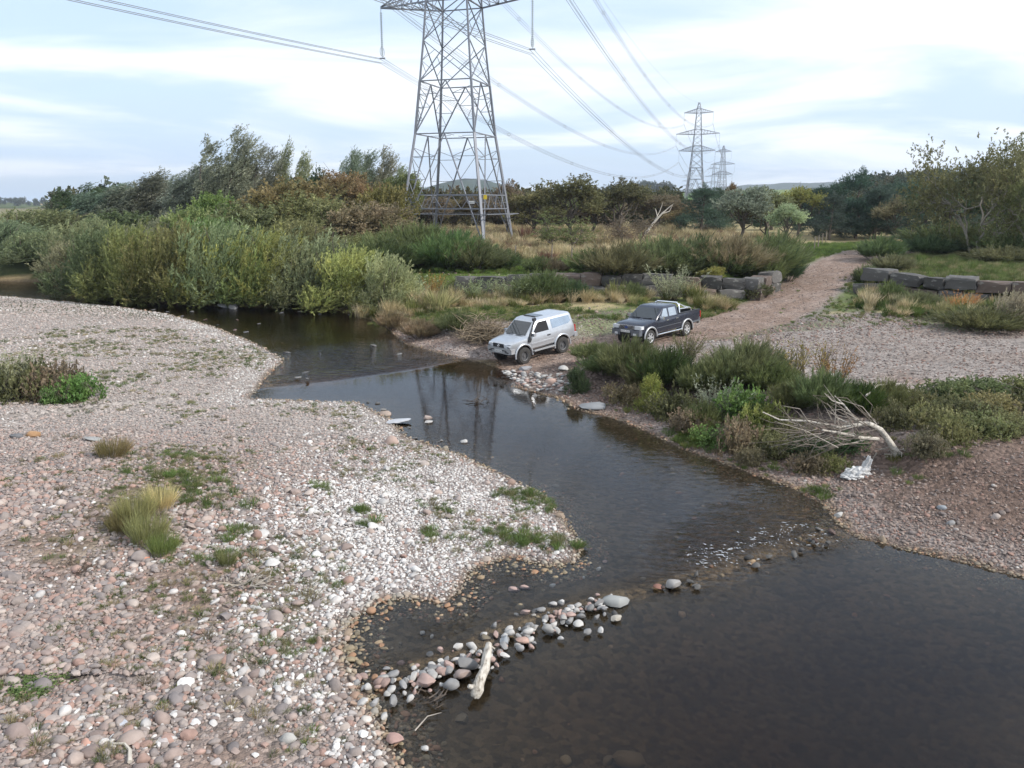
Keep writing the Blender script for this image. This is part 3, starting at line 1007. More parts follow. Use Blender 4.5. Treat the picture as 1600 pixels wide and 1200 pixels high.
def p_willow(seed):
    """Dense riverside willow: feathery upright shoots combed by the wind, leafy to the ground."""
    p = Plant(seed); r = p.r
    for k in range(9):
        a = r.uniform(0, 6.28); q = r.uniform(0, 1.5)
        c = (q * math.cos(a), q * math.sin(a) * 0.8, r.uniform(0.9, 2.5) - 0.35 * q)
        p.lobe(c, (1.25, 1.2, r.uniform(1.1, 1.6)), 140, 1.05, 21, 0.21, 0.046, 0.40, 0.80, 0.42, 0.32, 0.55, r.normal(0, 0.13), floor=0.05)
    for k in range(7):
        a = 0.9 * k + r.uniform(-0.3, 0.3)
        p.lobe((1.9 * math.cos(a), 1.7 * math.sin(a), r.uniform(0.45, 0.9)), (0.9, 0.9, 0.8), 70, 0.85, 19, 0.20, 0.046, 0.6, 0.55, 0.38, 0.4, 0.5, r.normal(-0.05, 0.12), floor=-0.2)
    for k in range(14):
        a = r.uniform(0, 6.28)
        p.crooked((0.25 * math.cos(a), 0.25 * math.sin(a), -0.3), (1.3 * math.cos(a) + 0.3, 1.2 * math.sin(a), r.uniform(2, 3.3)), 0.05, 0.012, 0.15)
    return p.finish(4.6, 5.2)


def p_bush(seed):
    """Rounded leafy bush with darker broad leaves."""
    p = Plant(seed); r = p.r
    for k in range(10):
        a = r.uniform(0, 6.28); q = r.uniform(0.2, 1.5)
        c = (q * math.cos(a), q * math.sin(a), r.uniform(0.8, 2.6) - 0.3 * q)
        p.lobe(c, (1.0, 1.0, 0.9), 120, 0.6, 12, 0.15, 0.085, 0.7, 0.4, 0.15, 0.8, 0.55, r.normal(0, 0.12), floor=0.0)
    for k in range(9):
        a = r.uniform(0, 6.28)
        p.crooked((0.2 * math.cos(a), 0.2 * math.sin(a), -0.3), (1.1 * math.cos(a), 1.1 * math.sin(a), r.uniform(1.6, 2.8)), 0.06, 0.015)
    return p.finish(3.9, 4.6)


def p_windtree(seed):
    """Tall white willow or poplar whose plumes all stream to one side."""
    p = Plant(seed); r = p.r
    top = []
    for k in range(6):
        x = r.uniform(-2.2, 1.6); y = r.uniform(-1.6, 1.6)
        hh = r.uniform(8.5, 13.0)
        top.append(hh)
        p.crooked((x * 0.15, y * 0.15, -0.4), (x + 1.2, y, hh * 0.86), 0.16, 0.03, 0.06, 6)
        z = 2.2
        while z < hh:
            f = z / hh
            lean = 1.7 * f ** 1.6
            rad = (1.25 * (1 - f) + 0.62) * r.uniform(0.8, 1.15)
            p.lobe((x * (0.35 + 0.65 * f) + lean + r.normal(0, 0.2), y * (0.4 + 0.6 * f), z), (rad, rad, 0.95), 46, 1.25, 12, 0.26, 0.07, 0.34, 0.9, 0.62, 0.42, 0.35, r.normal(0, 0.11))
            z += 0.95
    return p.finish(13.0, 7.0)


def p_tree(seed, dens=1.0):
    """Broad rounded deciduous tree with visible limbs and gaps."""
    p = Plant(seed); r = p.r
    p.crooked((0, 0, -0.4), (0.3, 0, 3.2), 0.17, 0.12, 0.08)
    for k in range(15):
        a = r.uniform(0, 6.28); e = r.uniform(0.1, 1.4)
        q = 2.5 * math.cos(e) * r.uniform(0.65, 1.05)
        c = np.array((q * math.cos(a) + 0.3, q * math.sin(a), 3.7 + 3.0 * math.sin(e) * r.uniform(0.6, 1.05) - 0.8 * (k % 4 == 0)))
        p.crooked((0.2, 0, r.uniform(1.2, 3.0)), c, 0.08, 0.02, 0.15)
        for j in range(3):
            p.crooked(c * 0.7 + np.array((0.06, 0, 0.9)), c + r.normal(0, 0.55, 3), 0.025, 0.008)
        rad = r.uniform(0.75, 1.25)
        p.lobe(c, (rad, rad, rad * 0.75), int(78 * dens), 0.6, 12, 0.17, 0.10, 0.6, 0.25, 0.2, 0.9, 0.35, r.normal(0, 0.13))
    return p.finish(7.2, 6.4)


def p_pine(seed):
    """Young dark pine, bushy to the ground, with tufted upturned shoots."""
    p = Plant(seed); r = p.r
    p.crooked((0, 0, -0.4), (0.1, 0, 7.4), 0.16, 0.03, 0.03, 6)
    for k in range(46):
        f = r.uniform(0.03, 0.98)
        z = 0.5 + 7.0 * f
        q = (2.35 * (1 - f) ** 0.62 + 0.15) * r.uniform(0.55, 1.0)
        a = r.uniform(0, 6.28)
        c = (q * math.cos(a), q * math.sin(a), z)
        p.crooked((0, 0, z - 0.4), c, 0.04, 0.012, 0.08, 4, 4)
        p.lobe(c, (0.72, 0.72, 0.5), 36, 0.5, 12, 0.22, 0.042, 0.6, 0.8, 0.05, 0.55, 0.2, r.normal(0, 0.12))
    p.lobe((0.1, 0, 7.6), (0.25, 0.25, 0.6), 24, 0.5, 12, 0.2, 0.04, 0.4, 1.2, 0, 0.5)
    return p.finish(8.2, 5.0)


def p_sparse(seed):
    """Thin-leaved autumn tree with long pale crooked limbs."""
    p = Plant(seed); r = p.r
    tips = []

    def grow(a, d, l, rad, lev):
        b = a + d * l
        pts = p.crooked(a, b, rad, rad * 0.62, 0.16, 5, 6 if lev < 2 else 4)
        if lev >= 4:
            tips.append((b, d)); return
        for k in range(3 if lev < 3 else 2):
            nd = unit((d + r.normal(0, 0.52, 3) + np.array([0.04, 0, 0.10]))[None])[0]
            s = pts[int(r.integers(2, 5))]
            grow(np.asarray(s), nd, l * r.uniform(0.6, 0.85), rad * 0.55, lev + 1)
        if lev >= 2: tips.append((b, d))
    for k in range(4):
        a = k * 1.57 + r.uniform(-0.4, 0.4)
        grow(np.array((0.2 * math.cos(a), 0.2 * math.sin(a), -0.4)), unit(np.array([[0.55 * math.cos(a), 0.55 * math.sin(a), 1.0]]))[0], r.uniform(2.6, 3.4), 0.13, 0)
    B = np.array([t[0] for t in tips]); D = np.array([t[1] for t in tips])
    k = r.integers(0, len(B), 3400)
    p.sprays(B[k] + r.normal(0, 0.42, (3400, 3)), unit(D[k] + r.normal(0, 0.6, (3400, 3))), 0.6, 11, 0.17, 0.09, 0.9)
    return p.finish(float(B[:, 2].max()), float(np.ptp(B[:, 0])) + 0.6)


def p_broom(seed):
    """Broom: a brush of fine green upright twigs."""
    p = Plant(seed); r = p.r
    n = 620
    a = r.uniform(0, 6.28, n); e = r.random(n) ** 0.75
    d = unit(np.stack([e * np.cos(a) * 0.95 + 0.10, e * np.sin(a) * 0.95, 1.0 - 0.55 * e], 1))
    b = np.stack([0.22 * np.cos(a) * e, 0.22 * np.sin(a) * e, np.zeros(n)], 1)
    ln = r.uniform(0.55, 1.15, n)
    base = b + d * ln[:, None] * r.uniform(0.3, 0.8, (n, 1))
    base[:, 2] = np.maximum(base[:, 2], 0.02)
    lob = 0.14 * np.sin(a * 3 + seed)
    p.sprays(base, unit(d + np.array([0.12, 0, 0.35])), 0.42, 16, 0.26, 0.018, 0.24, lob)
    p.sprays(b[:160] + d[:160] * 0.25, d[:160], 0.5, 8, 0.22, 0.02, 0.35, np.full(160, -0.25))
    for k in range(16):
        p.limb([b[k] - np.array((0, 0, 0.1)), b[k] + d[k] * 0.4, b[k] + d[k] * 0.85], 0.018, 0.006, 4)
    return p.finish(1.35, 2.1)


def p_thorn(seed):
    """Low twiggy thorn tree, nearly leafless, several grey stems."""
    p = Plant(seed); r = p.r
    T = []
    for k in range(7):
        a = r.uniform(0, 6.28)
        tip = (1.0 * math.cos(a), 1.0 * math.sin(a), r.uniform(1.8, 2.8))
        pts = p.crooked((0.35 * math.cos(a), 0.35 * math.sin(a), -0.2), tip, 0.06, 0.02, 0.2)
        for j in range(16):
            s = np.asarray(pts[int(r.integers(2, 5))]); t = s + unit(r.normal(size=(1, 3)) + np.array([[0.3 * math.cos(a), 0.3 * math.sin(a), 0.7]]))[0] * r.uniform(0.5, 1.3)
            p.crooked(s, t, 0.014, 0.005, 0.12, 3, 3); T.append((s + t) / 2); T.append(t)
    B = np.array(T); k = r.integers(0, len(B), 800)
    p.sprays(B[k] + r.normal(0, 0.22, (800, 3)), unit(r.normal(size=(800, 3)) + np.array([0.3, 0, 0.7])), 0.4, 9, 0.12, 0.045, 0.8)
    return p.finish(3.2, 3.6)


def p_bramble(seed):
    """Low sprawling bramble and nettle mound."""
    p = Plant(seed); r = p.r
    for k in range(9):
        a = r.uniform(0, 6.28); q = r.uniform(0, 0.75)
        p.lobe((q * math.cos(a), q * math.sin(a), r.uniform(0.05, 0.35)), (0.45, 0.45, 0.35), 70, 0.3, 9, 0.085, 0.055, 0.7, 0.5, 0.05, 0.9, 0.5, r.normal(0, 0.16), 0.3, floor=-0.08)
    for k in range(10):
        a = r.uniform(0, 6.28)
        p.limb([(0, 0, 0), (0.5 * math.cos(a), 0.5 * math.sin(a), 0.55), (1.05 * math.cos(a), 1.05 * math.sin(a), 0.3)], 0.008, 0.004, 3)
    return p.finish(0.8, 2.3)


def p_whips(seed):
    """Loose shrub of pale upright whips."""
    p = Plant(seed); r = p.r
    n = 70
    a = r.uniform(0, 6.28, n); e = r.uniform(0.05, 0.55, n)
    d = unit(np.stack([e * np.cos(a) + 0.12, e * np.sin(a), np.ones(n)], 1))
    b = np.stack([0.3 * np.cos(a) * r.random(n), 0.3 * np.sin(a) * r.random(n), np.zeros(n)], 1)
    p.sprays(b, d, 1.75, 40, 0.12, 0.028, 0.5, None, 0.0, 0.15)
    for k in range(26): p.limb([b[k], b[k] + d[k] * 0.9, b[k] + d[k] * 1.7], 0.010, 0.003, 3)
    return p.finish(2.0, 1.7)


def p_weed(seed):
    """Dry branching weed stalks."""
    p = Plant(seed); r = p.r
    n = 34
    a = r.uniform(0, 6.28, n); e = r.uniform(0.1, 0.8, n)
    d = unit(np.stack([e * np.cos(a), e * np.sin(a), np.ones(n)], 1))
    b = np.stack([0.15 * np.cos(a), 0.15 * np.sin(a), np.zeros(n)], 1)
    p.sprays(b, d, 0.75, 16, 0.07, 0.018, 0.7, None, 0.05, 0.35)
    for k in range(n): p.limb([b[k], b[k] + d[k] * 0.7], 0.006, 0.003, 3)
    return p.finish(0.8, 0.9)


def p_grass(seed, n=150, h=0.45, spread=0.5, rad=0.16, w=0.012):
    p = Plant(seed); r = p.r
    a = r.uniform(0, 6.28, n); e = r.random(n) * spread
    d = unit(np.stack([e * np.cos(a) + 0.12, e * np.sin(a), np.ones(n)], 1))
    q = rad * np.sqrt(r.random(n))
    b = np.stack([q * np.cos(a), q * np.sin(a), np.full(n, -0.02)], 1)
    p.sprays(b, d, 0.02, 1, h, w, 0.06)
    p.sprays(b + d * h * 0.3, unit(d + np.stack([0.5 * np.cos(a) + 0.2, 0.5 * np.sin(a), -0.1 * np.ones(n)], 1)), 0.02, 1, h * 0.75, w * 0.9, 0.1)
    return p.finish(h, 2 * rad + h * spread)


KINDS = {k: [f(s) for s in seeds] for k, f, seeds in (
    ('willow', p_willow, (11, 12, 13, 14, 15)), ('bush', p_bush, (21, 22, 23)), ('windtree', p_windtree, (31, 32, 33, 34)), ('tree', p_tree, (41, 42, 43, 44)),
    ('pine', p_pine, (51, 52, 53)), ('sparse', p_sparse, (61, 62)), ('broom', p_broom, (71, 72, 73, 74)), ('thorn', p_thorn, (81, 82)),
    ('bramble', p_bramble, (91, 92, 93)), ('whips', p_whips, (95, 96)), ('weed', p_weed, (97, 98)), ('tuft', lambda q: p_grass(q, 380, 0.5, 0.55, 0.36, 0.012), (101, 102, 103)))}
NAMES = dict(willow='willow_shrub', bush='leafy_bush', windtree='willow_tree', tree='deciduous_tree', pine='pine_tree', sparse='ash_tree', broom='broom_bush', thorn='thorn_tree',
             bramble='bramble', whips='whip_shrub', weed='dry_weed', tuft='grass_tuft')
CATS = dict(willow='shrub', bush='bush', windtree='tree', tree='tree', pine='tree', sparse='tree', broom='bush', thorn='tree', bramble='bramble', whips='shrub', weed='weed', tuft='grass tuft')
TINT = dict(sage=(0.247, 0.285, 0.161), green=(0.154, 0.229, 0.070), yellow=(0.304, 0.321, 0.093), olive=(0.201, 0.201, 0.086), rust=(0.235, 0.180, 0.095), grey=(0.236, 0.265, 0.196),
            dark=(0.087, 0.129, 0.060), pine=(0.068, 0.109, 0.074), bright=(0.173, 0.297, 0.069), broom=(0.125, 0.155, 0.062), brown=(0.225, 0.180, 0.112), straw=(0.553, 0.446, 0.249), pale=(0.342, 0.360, 0.227),
            orange=(0.425, 0.211, 0.075), moss=(0.140, 0.148, 0.066))
_pr = np.random.default_rng(77)


ORD = ['first', 'second', 'third', 'fourth', 'fifth', 'sixth', 'seventh', 'eighth', 'ninth', 'tenth', 'eleventh', 'twelfth', 'thirteenth', 'fourteenth', 'fifteenth', 'sixteenth', 'seventeenth', 'eighteenth', 'nineteenth', 'twentieth', 'twenty-first', 'twenty-second', 'twenty-third']


def plant(kind, px, top, y, wpx, tint, label, group=None, bark=(0.10, 0.085, 0.07), base=None, zoff=0.0):
    """One plant: centred on column px, its top at row `top`, standing y metres ahead (or with its foot at row y), wpx pixels wide."""
    if y > 200: y = ground(px, y).y
    v = KINDS[kind][int(_pr.integers(0, len(KINDS[kind])))]
    x = (px - 800) / FPX * (y * CP + (CAM_Z - 2) * SP)
    z = gz(x, y) + zoff
    h = max(0.15, at_y(px, top, y).z - z)
    w = wpx / FPX * y
    o = empty(NAMES[kind], (x, y, z - 0.03), (0, 0, _pr.uniform(-0.45, 0.45)))
    s = w / v['w']
    o.scale = (s, s, h / v['h'])
    tag(o, label, CATS[kind], group)
    c = link('crown', v['crown'], None, o)
    t = np.array(TINT[tint] if isinstance(tint, str) else tint) * _pr.uniform(0.85, 1.15) * (1 + _pr.normal(0, 0.05, 3))
    c.color = (*np.clip(t, 0, 1), 1)
    if v['wood'] is not None:
        t = link('trunk', v['wood'], None, o); t.color = (*bark, 1)
    return o


G_THICKET = 'willow shrubs along the far river bank'
G_WIND = 'windswept trees behind the thicket'
for px, top, y, w, t, lb in [
    (10, 345, 84, 110, 'grey', 'grey green willow shrub behind the far gravel beach'), (62, 362, 79.5, 100, 'sage', 'silvery green willow shrub beside the far gravel beach'),
    (158, 362, 63.2, 110, 'dark', 'dark green willow shrub at the bend of the river'), (215, 356, 60.0, 120, 'green', 'mid green willow shrub next to the darkest one at the bend'),
    (-60, 360, 88, 170, 'grey', 'grey green willow shrub far up the river bank'),
    (285, 354, 58.4, 125, 'moss', 'mossy green willow shrub drooping to the water in mid thicket'), (365, 352, 57.8, 130, 'sage', 'sage green willow shrub overhanging the dark water'),
    (430, 364, 57.4, 120, 'yellow', 'yellow green willow shrub overhanging the dark water'), (500, 368, 56.8, 115, 'sage', 'sage green willow shrub where the thicket meets the shallow riffle'),
    (555, 390, 53.6, 115, 'yellow', 'yellowing willow shrub at the downstream end of the thicket'), (605, 400, 51.6, 85, 'pale', 'pale narrow willow shrub ending the thicket by the meadow'),
    (250, 372, 58.2, 90, 'green', 'low green willow shrub wedged beside the mossy one'), (325, 378, 57.0, 90, 'yellow', 'low yellowish willow shrub dipping into the river'), (400, 385, 56.4, 90, 'green', 'low green willow shrub dipping into the river'), (470, 392, 56.0, 90, 'sage', 'low sage willow shrub beside the yellow green one'), (190, 392, 60.6, 80, 'moss', 'low mossy willow shrub at the river bend'), (118, 376, 72.5, 80, 'sage', 'sage willow shrub upstream of the dark one')]:
    plant('willow', px, top, y, w * 1.3, 0.65 * np.array(TINT[t]) + 0.55 * np.array((0.22, 0.232, 0.092)), lb, G_THICKET)
for px, top, y, w, t, lb in [
    (70, 328, 94, 150, 'olive', 'olive shrub rising behind the grey willows'), (150, 345, 78, 110, 'sage', 'small sage shrub in the second row of the thicket'),
    (260, 345, 72, 100, 'pale', 'pale feathery shrub in the second row of the thicket'), (330, 342, 70, 120, 'green', 'green shrub in the second row of the thicket'),
    (470, 345, 68, 130, 'olive', 'tall olive shrub standing over the yellow willow'), (580, 365, 66, 110, 'moss', 'mossy shrub between thicket and pylon')]:
    plant('willow', px, top, y, w * 1.25, 0.65 * np.array(TINT[t]) + 0.5 * np.array((0.19, 0.20, 0.09)), lb, 'second row of the thicket')
for px, top, y, w, t, lb in [
    (285, 325, 74, 80, 'green', 'round green bush between the thicket and windswept trees'), (350, 303, 80, 90, 'bright', 'bright green bush under the tallest windswept tree'),
    (440, 282, 80, 130, 'rust', 'large rusty topped bush beside the tallest windswept tree'), (500, 305, 76, 120, 'olive', 'olive bush beside the rusty topped one'),
    (560, 318, 74, 110, 'brown', 'brown autumn bush above the yellow willow'), (590, 290, 82, 80, (0.15, 0.125, 0.03), 'golden olive bush near the pylon'),
    (400, 320, 74, 110, 'moss', 'moss coloured bush filling the middle of the thicket'), (620, 345, 76, 90, 'green', 'green bush at the foot of the pylon'), (210, 330, 84, 100, 'dark', 'dark bush under the windswept trees')]:
    plant('bush', px, top, y, w * 1.2, 0.6 * np.array(TINT[t] if isinstance(t, str) else t) + 0.55 * np.array((0.165, 0.165, 0.075)), lb, 'bushes of the thicket')
for px, top, y, w, t, lb in [
    (348, 206, 92, 100, 'grey', 'tallest windswept grey willow tree, broad double plume'), (400, 232, 95, 70, 'grey', 'windswept grey tree close behind the tallest one'), (455, 226, 96, 55, 'pale', 'slender pale windswept tree with open crown'),
    (300, 260, 95, 125, 'grey', None), (250, 270, 98, 125, 'grey', None), (200, 278, 99, 125, 'grey', None), (150, 288, 100, 120, 'grey', None), (115, 290, 104, 100, 'dark', 'dark windswept tree ending the row upstream'),
    (548, 236, 100, 62, 'grey', 'windswept grey tree with the dark round tree beside it'), (582, 234, 102, 60, 'grey', 'windswept grey tree behind the rusty crowned tree'), (612, 262, 98, 50, 'sage', 'thin windswept tree next to the pylon')]:
    plant('windtree', px, top, y, w * 0.95, t, lb or 'grey windswept tree behind the thicket, %s upstream of the tallest one' % ORD[[300, 250, 200, 150].index(px)], G_WIND)
for px, top, y, w, t, lb in [
    (495, 263, 94, 55, 'dark', 'dark round tree between two windswept trees'), (540, 268, 88, 115, 'rust', 'rusty crowned tree behind the thicket'), (628, 272, 92, 70, 'olive', 'olive tree close behind the pylon leg'),
    (668, 308, 118, 80, 'brown', 'brown twiggy tree seen through the pylon base'), (708, 312, 122, 80, 'rust', 'reddish brown tree seen through the pylon base'), (750, 305, 122, 80, 'brown', 'dull brown tree behind the pylon sign'),
    (790, 282, 112, 45, 'brown', 'narrow brown conical tree just past the pylon'), (830, 296, 108, 90, 'olive', 'olive tree beside the narrow brown one'), (886, 274, 100, 95, 'moss', 'tall dark olive tree behind the leafless thorn'),
    (925, 300, 112, 80, 'olive', 'low olive tree between two taller ones'), (962, 278, 104, 100, 'moss', 'broad mossy tree behind the bleached dead trunk'), (1025, 304, 125, 100, 'brown', 'brown tree filling the gap before the dark pine'), (1062, 322, 118, 50, 'rust', 'small russet tree next to the dark pine'),
    (1155, 292, 88, 80, 'grey', 'small grey green field tree with a clear trunk'), (1192, 296, 90, 85, 'olive', 'small olive field tree with a clear trunk'), (1224, 318, 84, 55, 'pale', 'smallest pale field tree beside the track'),
    (1245, 292, 110, 75, 'yellow', 'yellowing tree in front of the pine wood'), (1140, 286, 132, 26, (0.2, 0.12, 0.05), 'narrow orange larch like tree beneath the second pylon'), (1392, 305, 98, 60, 'brown', 'brown tree among the pines at the bend of the track'),
    (1470, 285, 92, 120, 'dark', 'dark green tree beside the pale limbed ash')]:
    plant('tree', px, top, y, w, t, lb, 'trees on the terrace and in the field')
for px, top, y, w, lb in [
    (1095, 288, 112, 75, 'dark pine standing alone at the edge of the field'), (1120, 296, 118, 55, 'smaller dark pine close to the lone one'), (1205, 300, 130, 60, None), (1275, 292, 118, 75, None), (1312, 280, 110, 80, None), (1335, 264, 104, 85, 'tallest pine with spiky leaders above the track bend'),
    (1365, 288, 102, 80, None), (1415, 282, 104, 95, None), (1440, 292, 92, 85, None), (1500, 278, 105, 100, None), (1540, 285, 112, 100, None), (1590, 268, 110, 110, None), (1640, 270, 112, 120, None), (1295, 300, 100, 60, None), (1390, 280, 118, 80, None)]:
    plant('pine', px, top, y, w, 'pine', lb or 'dark pine at the bend of the track, %s of the wood counted from the field' % ORD[sorted([1205, 1275, 1312, 1365, 1415, 1440, 1500, 1540, 1590, 1640, 1295, 1390]).index(px)], 'pines of the wood')
plant('sparse', 1525, 205, 70, 190, (0.17, 0.18, 0.085), 'thin leaved ash with long pale crooked limbs reaching over the bushes', None, (0.24, 0.215, 0.18))
plant('sparse', 1610, 262, 66, 150, (0.165, 0.18, 0.08), 'lower thin leaved ash with pale limbs beside the taller one', None, (0.24, 0.215, 0.18))
plant('thorn', 880, 330, 77, 95, 'olive', 'low twiggy thorn tree standing in the dry field', None, (0.12, 0.10, 0.085))
plant('thorn', 985, 334, 80, 90, 'brown', 'twiggy thorn tree beside the bleached dead trunk', None, (0.14, 0.12, 0.10))
plant('thorn', 690, 345, 84, 90, 'brown', 'low twiggy thorn inside the pylon base', None, (0.12, 0.10, 0.085))
G_BROOM = 'broom bushes on the terrace'
for n_, (px, top, y, w, t) in enumerate(sorted([(600, 372, 425, 120, 'broom'), (655, 352, 418, 130, 'broom'), (705, 362, 422, 110, 'broom'), (745, 376, 424, 90, 'moss'), (780, 390, 422, 60, 'broom'), (862, 403, 428, 50, 'brown'), (838, 400, 428, 40, 'broom'), (925, 390, 430, 70, 'broom'), (965, 380, 434, 110, 'moss'),
                       (1030, 372, 430, 120, 'broom'), (1085, 370, 428, 120, 'broom'), (1140, 370, 430, 120, 'brown'), (1190, 372, 430, 110, 'broom'), (1215, 364, 426, 80, 'broom'), (1190, 396, 446, 60, 'broom'), (1228, 392, 440, 46, 'dark'), (1130, 390, 432, 90, 'broom'), (1060, 396, 432, 90, 'moss'), (990, 400, 432, 80, 'broom')])):
    plant('broom', px, top, y, w, t, 'dense broom bush on the terrace, %s along the wall from the thicket' % ORD[n_], G_BROOM)
for n_, (px, top, y, w, t) in enumerate(sorted([(1480, 348, 76, 130, 'broom'), (1545, 356, 72, 120, 'broom'), (1600, 362, 68, 120, 'broom'), (1450, 368, 72, 80, 'dark'), (1570, 385, 62, 110, 'moss')])):
    plant('broom', px, top, y, w, t, 'dark broom bush under the thin leaved ash, %s from the track' % ORD[n_], 'broom bushes under the ash')
plant('broom', 1372, 370, 408, 62, 'broom', 'round broom bush standing alone at the edge of the track')
plant('broom', 1392, 398, 424, 56, 'moss', 'low broom bush below the round one by the track')
plant('broom', 1352, 414, 446, 34, 'broom', 'small broom bush at the corner of the track side wall')
G_FOOT = 'bushes at the foot of the block walls'
for k, px, top, y, w, t, lb in [
    ('broom', 845, 424, 50.5, 80, 'broom', 'large broom bush hiding the wall behind the silver car'), ('broom', 893, 438, 50, 48, 'dark', 'dark broom bush beside the large one at the wall'), ('broom', 985, 442, 49.5, 44, 'broom', 'broom bush at the wall behind the pickup bonnet'),
    ('whips', 740, 432, 51.5, 60, 'sage', 'grey green whips against the wall'), ('whips', 708, 440, 52, 60, 'moss', 'mossy whips against the wall'), ('whips', 675, 425, 53, 34, 'orange', 'orange leaved upright shrub at the wall end'), ('whips', 800, 432, 50.5, 70, 'sage', 'sage whips beside the large broom at the wall'),
    ('whips', 1048, 415, 49.5, 60, 'pale', 'pale whips in front of the wall blocks above the pickup'), ('bush', 1108, 416, 52.8, 40, 'yellow', 'small yellow green bush on top of the wall'), ('bush', 1180, 440, 51.5, 50, 'moss', 'mossy bush covering the corner of the wall'), ('whips', 640, 430, 54, 70, 'pale', 'pale whip shrub at the downstream end of the thicket'),
    ('broom', 1392, 440, 48.5, 42, 'broom', 'narrow broom bush against the track side wall'), ('broom', 1435, 456, 46, 62, 'broom', 'broom bush in front of the track side wall'), ('broom', 1535, 480, 38.5, 125, 'moss', 'wide broom bush in front of the wall end'), ('willow', 1600, 455, 39, 80, 'pale', 'pale green willow shrub beside the wide broom'),
    ('whips', 1500, 455, 44, 46, 'orange', 'orange brown weeds in front of the track side wall'), ('bramble', 1465, 500, 42, 60, 'moss', 'low bramble under the track side wall'), ('bramble', 1410, 470, 46.5, 50, 'green', 'bramble between two broom bushes at the wall')]:
    plant(k, px, top, y, w, t, lb, G_FOOT)
G_BANK = 'broom bushes along the eroded bank'
for k, px, top, y, w, t, lb in [
    ('broom', 925, 535, 562, 66, 'broom', 'broom bush beside the silver car rear wheel'), ('broom', 985, 531, 592, 96, 'broom', 'wide broom bush hiding the pickup front wheel'), ('broom', 1042, 545, 606, 96, (0.065, 0.10, 0.03), 'lighter broom bush on the lip of the eroded bank'), ('broom', 1165, 535, 598, 114, 'moss', 'wide olive broom bush on the gravel flat'),
    ('broom', 1095, 565, 618, 70, 'broom', 'broom bush between the lighter and the olive one'), ('broom', 1285, 581, 642, 92, 'broom', 'broom bush behind the uprooted tree'), ('broom', 1345, 597, 648, 66, (0.06, 0.095, 0.025), 'upright broom bush above the uprooted tree roots'), ('broom', 1240, 597, 642, 61, 'moss', 'small olive broom bush behind the dead branches'),
    ('bush', 905, 574, 612, 40, 'dark', 'small dark bush at the foot of the stone spit'), ('bush', 1022, 586, 640, 46, 'yellow', 'yellowish shrub on the bank edge'), ('whips', 1125, 592, 656, 70, 'grey', 'grey green sage like clump on the bank'), ('bramble', 1165, 602, 646, 80, 'green', 'mid green weed clump on the bank'),
    ('bramble', 1060, 608, 652, 80, 'moss', 'mossy bramble trailing over the bank edge'), ('broom', 1100, 627, 672, 52, 'moss', 'dull broom bush sliding down the bank'), ('bramble', 1130, 664, 694, 80, 'green', 'green bramble low on the slumped bank'), ('bramble', 1200, 622, 668, 70, 'yellow', 'yellow green weeds beside the dead branches'),
    ('whips', 1180, 518, 580, 60, 'brown', 'grey brown dead stalks behind the olive broom'), ('whips', 1075, 518, 562, 50, 'moss', 'thin stalks beside the pickup rear wheel'), ('weed', 1265, 530, 602, 80, (0.27, 0.20, 0.06), 'yellow autumn weeds on the gravel flat'), ('weed', 1305, 535, 606, 70, (0.28, 0.14, 0.05), 'orange autumn weeds on the gravel flat'), ('broom', 945, 554, 585, 70, 'broom', 'low broom bush spilling over the bank near the stone spit'), ('broom', 1010, 559, 612, 70, 'moss', 'olive broom bush leaning over the red scarp'), ('broom', 1135, 554, 606, 79, 'broom', 'broom bush in front of the wide olive one'), ('broom', 1205, 564, 612, 79, (0.12, 0.15, 0.055), 'pale broom bush beside the autumn weeds'), ('bramble', 985, 596, 628, 70, 'brown', 'withered brown bramble hanging down the scarp'), ('bramble', 1090, 640, 676, 70, 'brown', 'withered bramble on the slumped soil'), ('bramble', 1160, 655, 702, 80, 'brown', 'brown dead weeds beside the red soil scar'),
    ('broom', 1390, 594, 640, 70, 'moss', 'olive broom bush at the head of the brambles'), ('weed', 1240, 530, 592, 60, (0.24, 0.22, 0.07), 'straw yellow weeds next to the orange ones')]:
    plant(k, px, top, y, w, t, lb, G_BANK)
G_BRAM = 'brambles around the uprooted tree'
BR = [(px + _pr.uniform(-14, 14), b - h, b, w, t) for px, b, h, w, t in [
    (1430, 640, 34, 80, 'moss'), (1490, 628, 32, 90, 'moss'), (1550, 622, 30, 90, 'moss'), (1610, 620, 30, 90, 'moss'), (1450, 668, 36, 80, 'olive'), (1505, 655, 36, 90, 'moss'), (1565, 650, 34, 90, 'olive'), (1625, 650, 34, 90, 'moss'),
    (1480, 690, 38, 80, 'moss'), (1535, 680, 36, 90, 'olive'), (1595, 676, 34, 90, 'moss'), (1445, 706, 32, 60, 'brown'), (1415, 668, 36, 60, 'moss'), (1380, 650, 32, 60, 'moss'), (1255, 690, 36, 70, 'moss'), (1230, 712, 34, 70, 'moss'), (1285, 712, 32, 70, 'dark'), (1262, 736, 30, 60, 'brown'), (1320, 732, 26, 56, 'olive'), (1205, 696, 30, 60, 'moss'), (1195, 726, 26, 50, 'brown'), (1345, 700, 26, 50, 'dark')]]
for n_, (px, top, y, w, t) in enumerate(sorted(BR)):
    plant('bramble', px, top, y, w, t, 'tangled bramble around the uprooted tree, %s along the bank going downstream' % ORD[n_], G_BRAM)
for px, top, y, w, t, lb in [(612, 486, 515, 50, 'brown', 'brown tussock at the upstream gravel point'), (655, 498, 528, 60, 'brown', 'larger brown tussock on the upstream bank'), (710, 488, 520, 60, 'moss', 'mossy tussock on the upstream bank')]:
    plant('broom', px, top, y, w, t, lb, 'tussocks on the upstream bank')
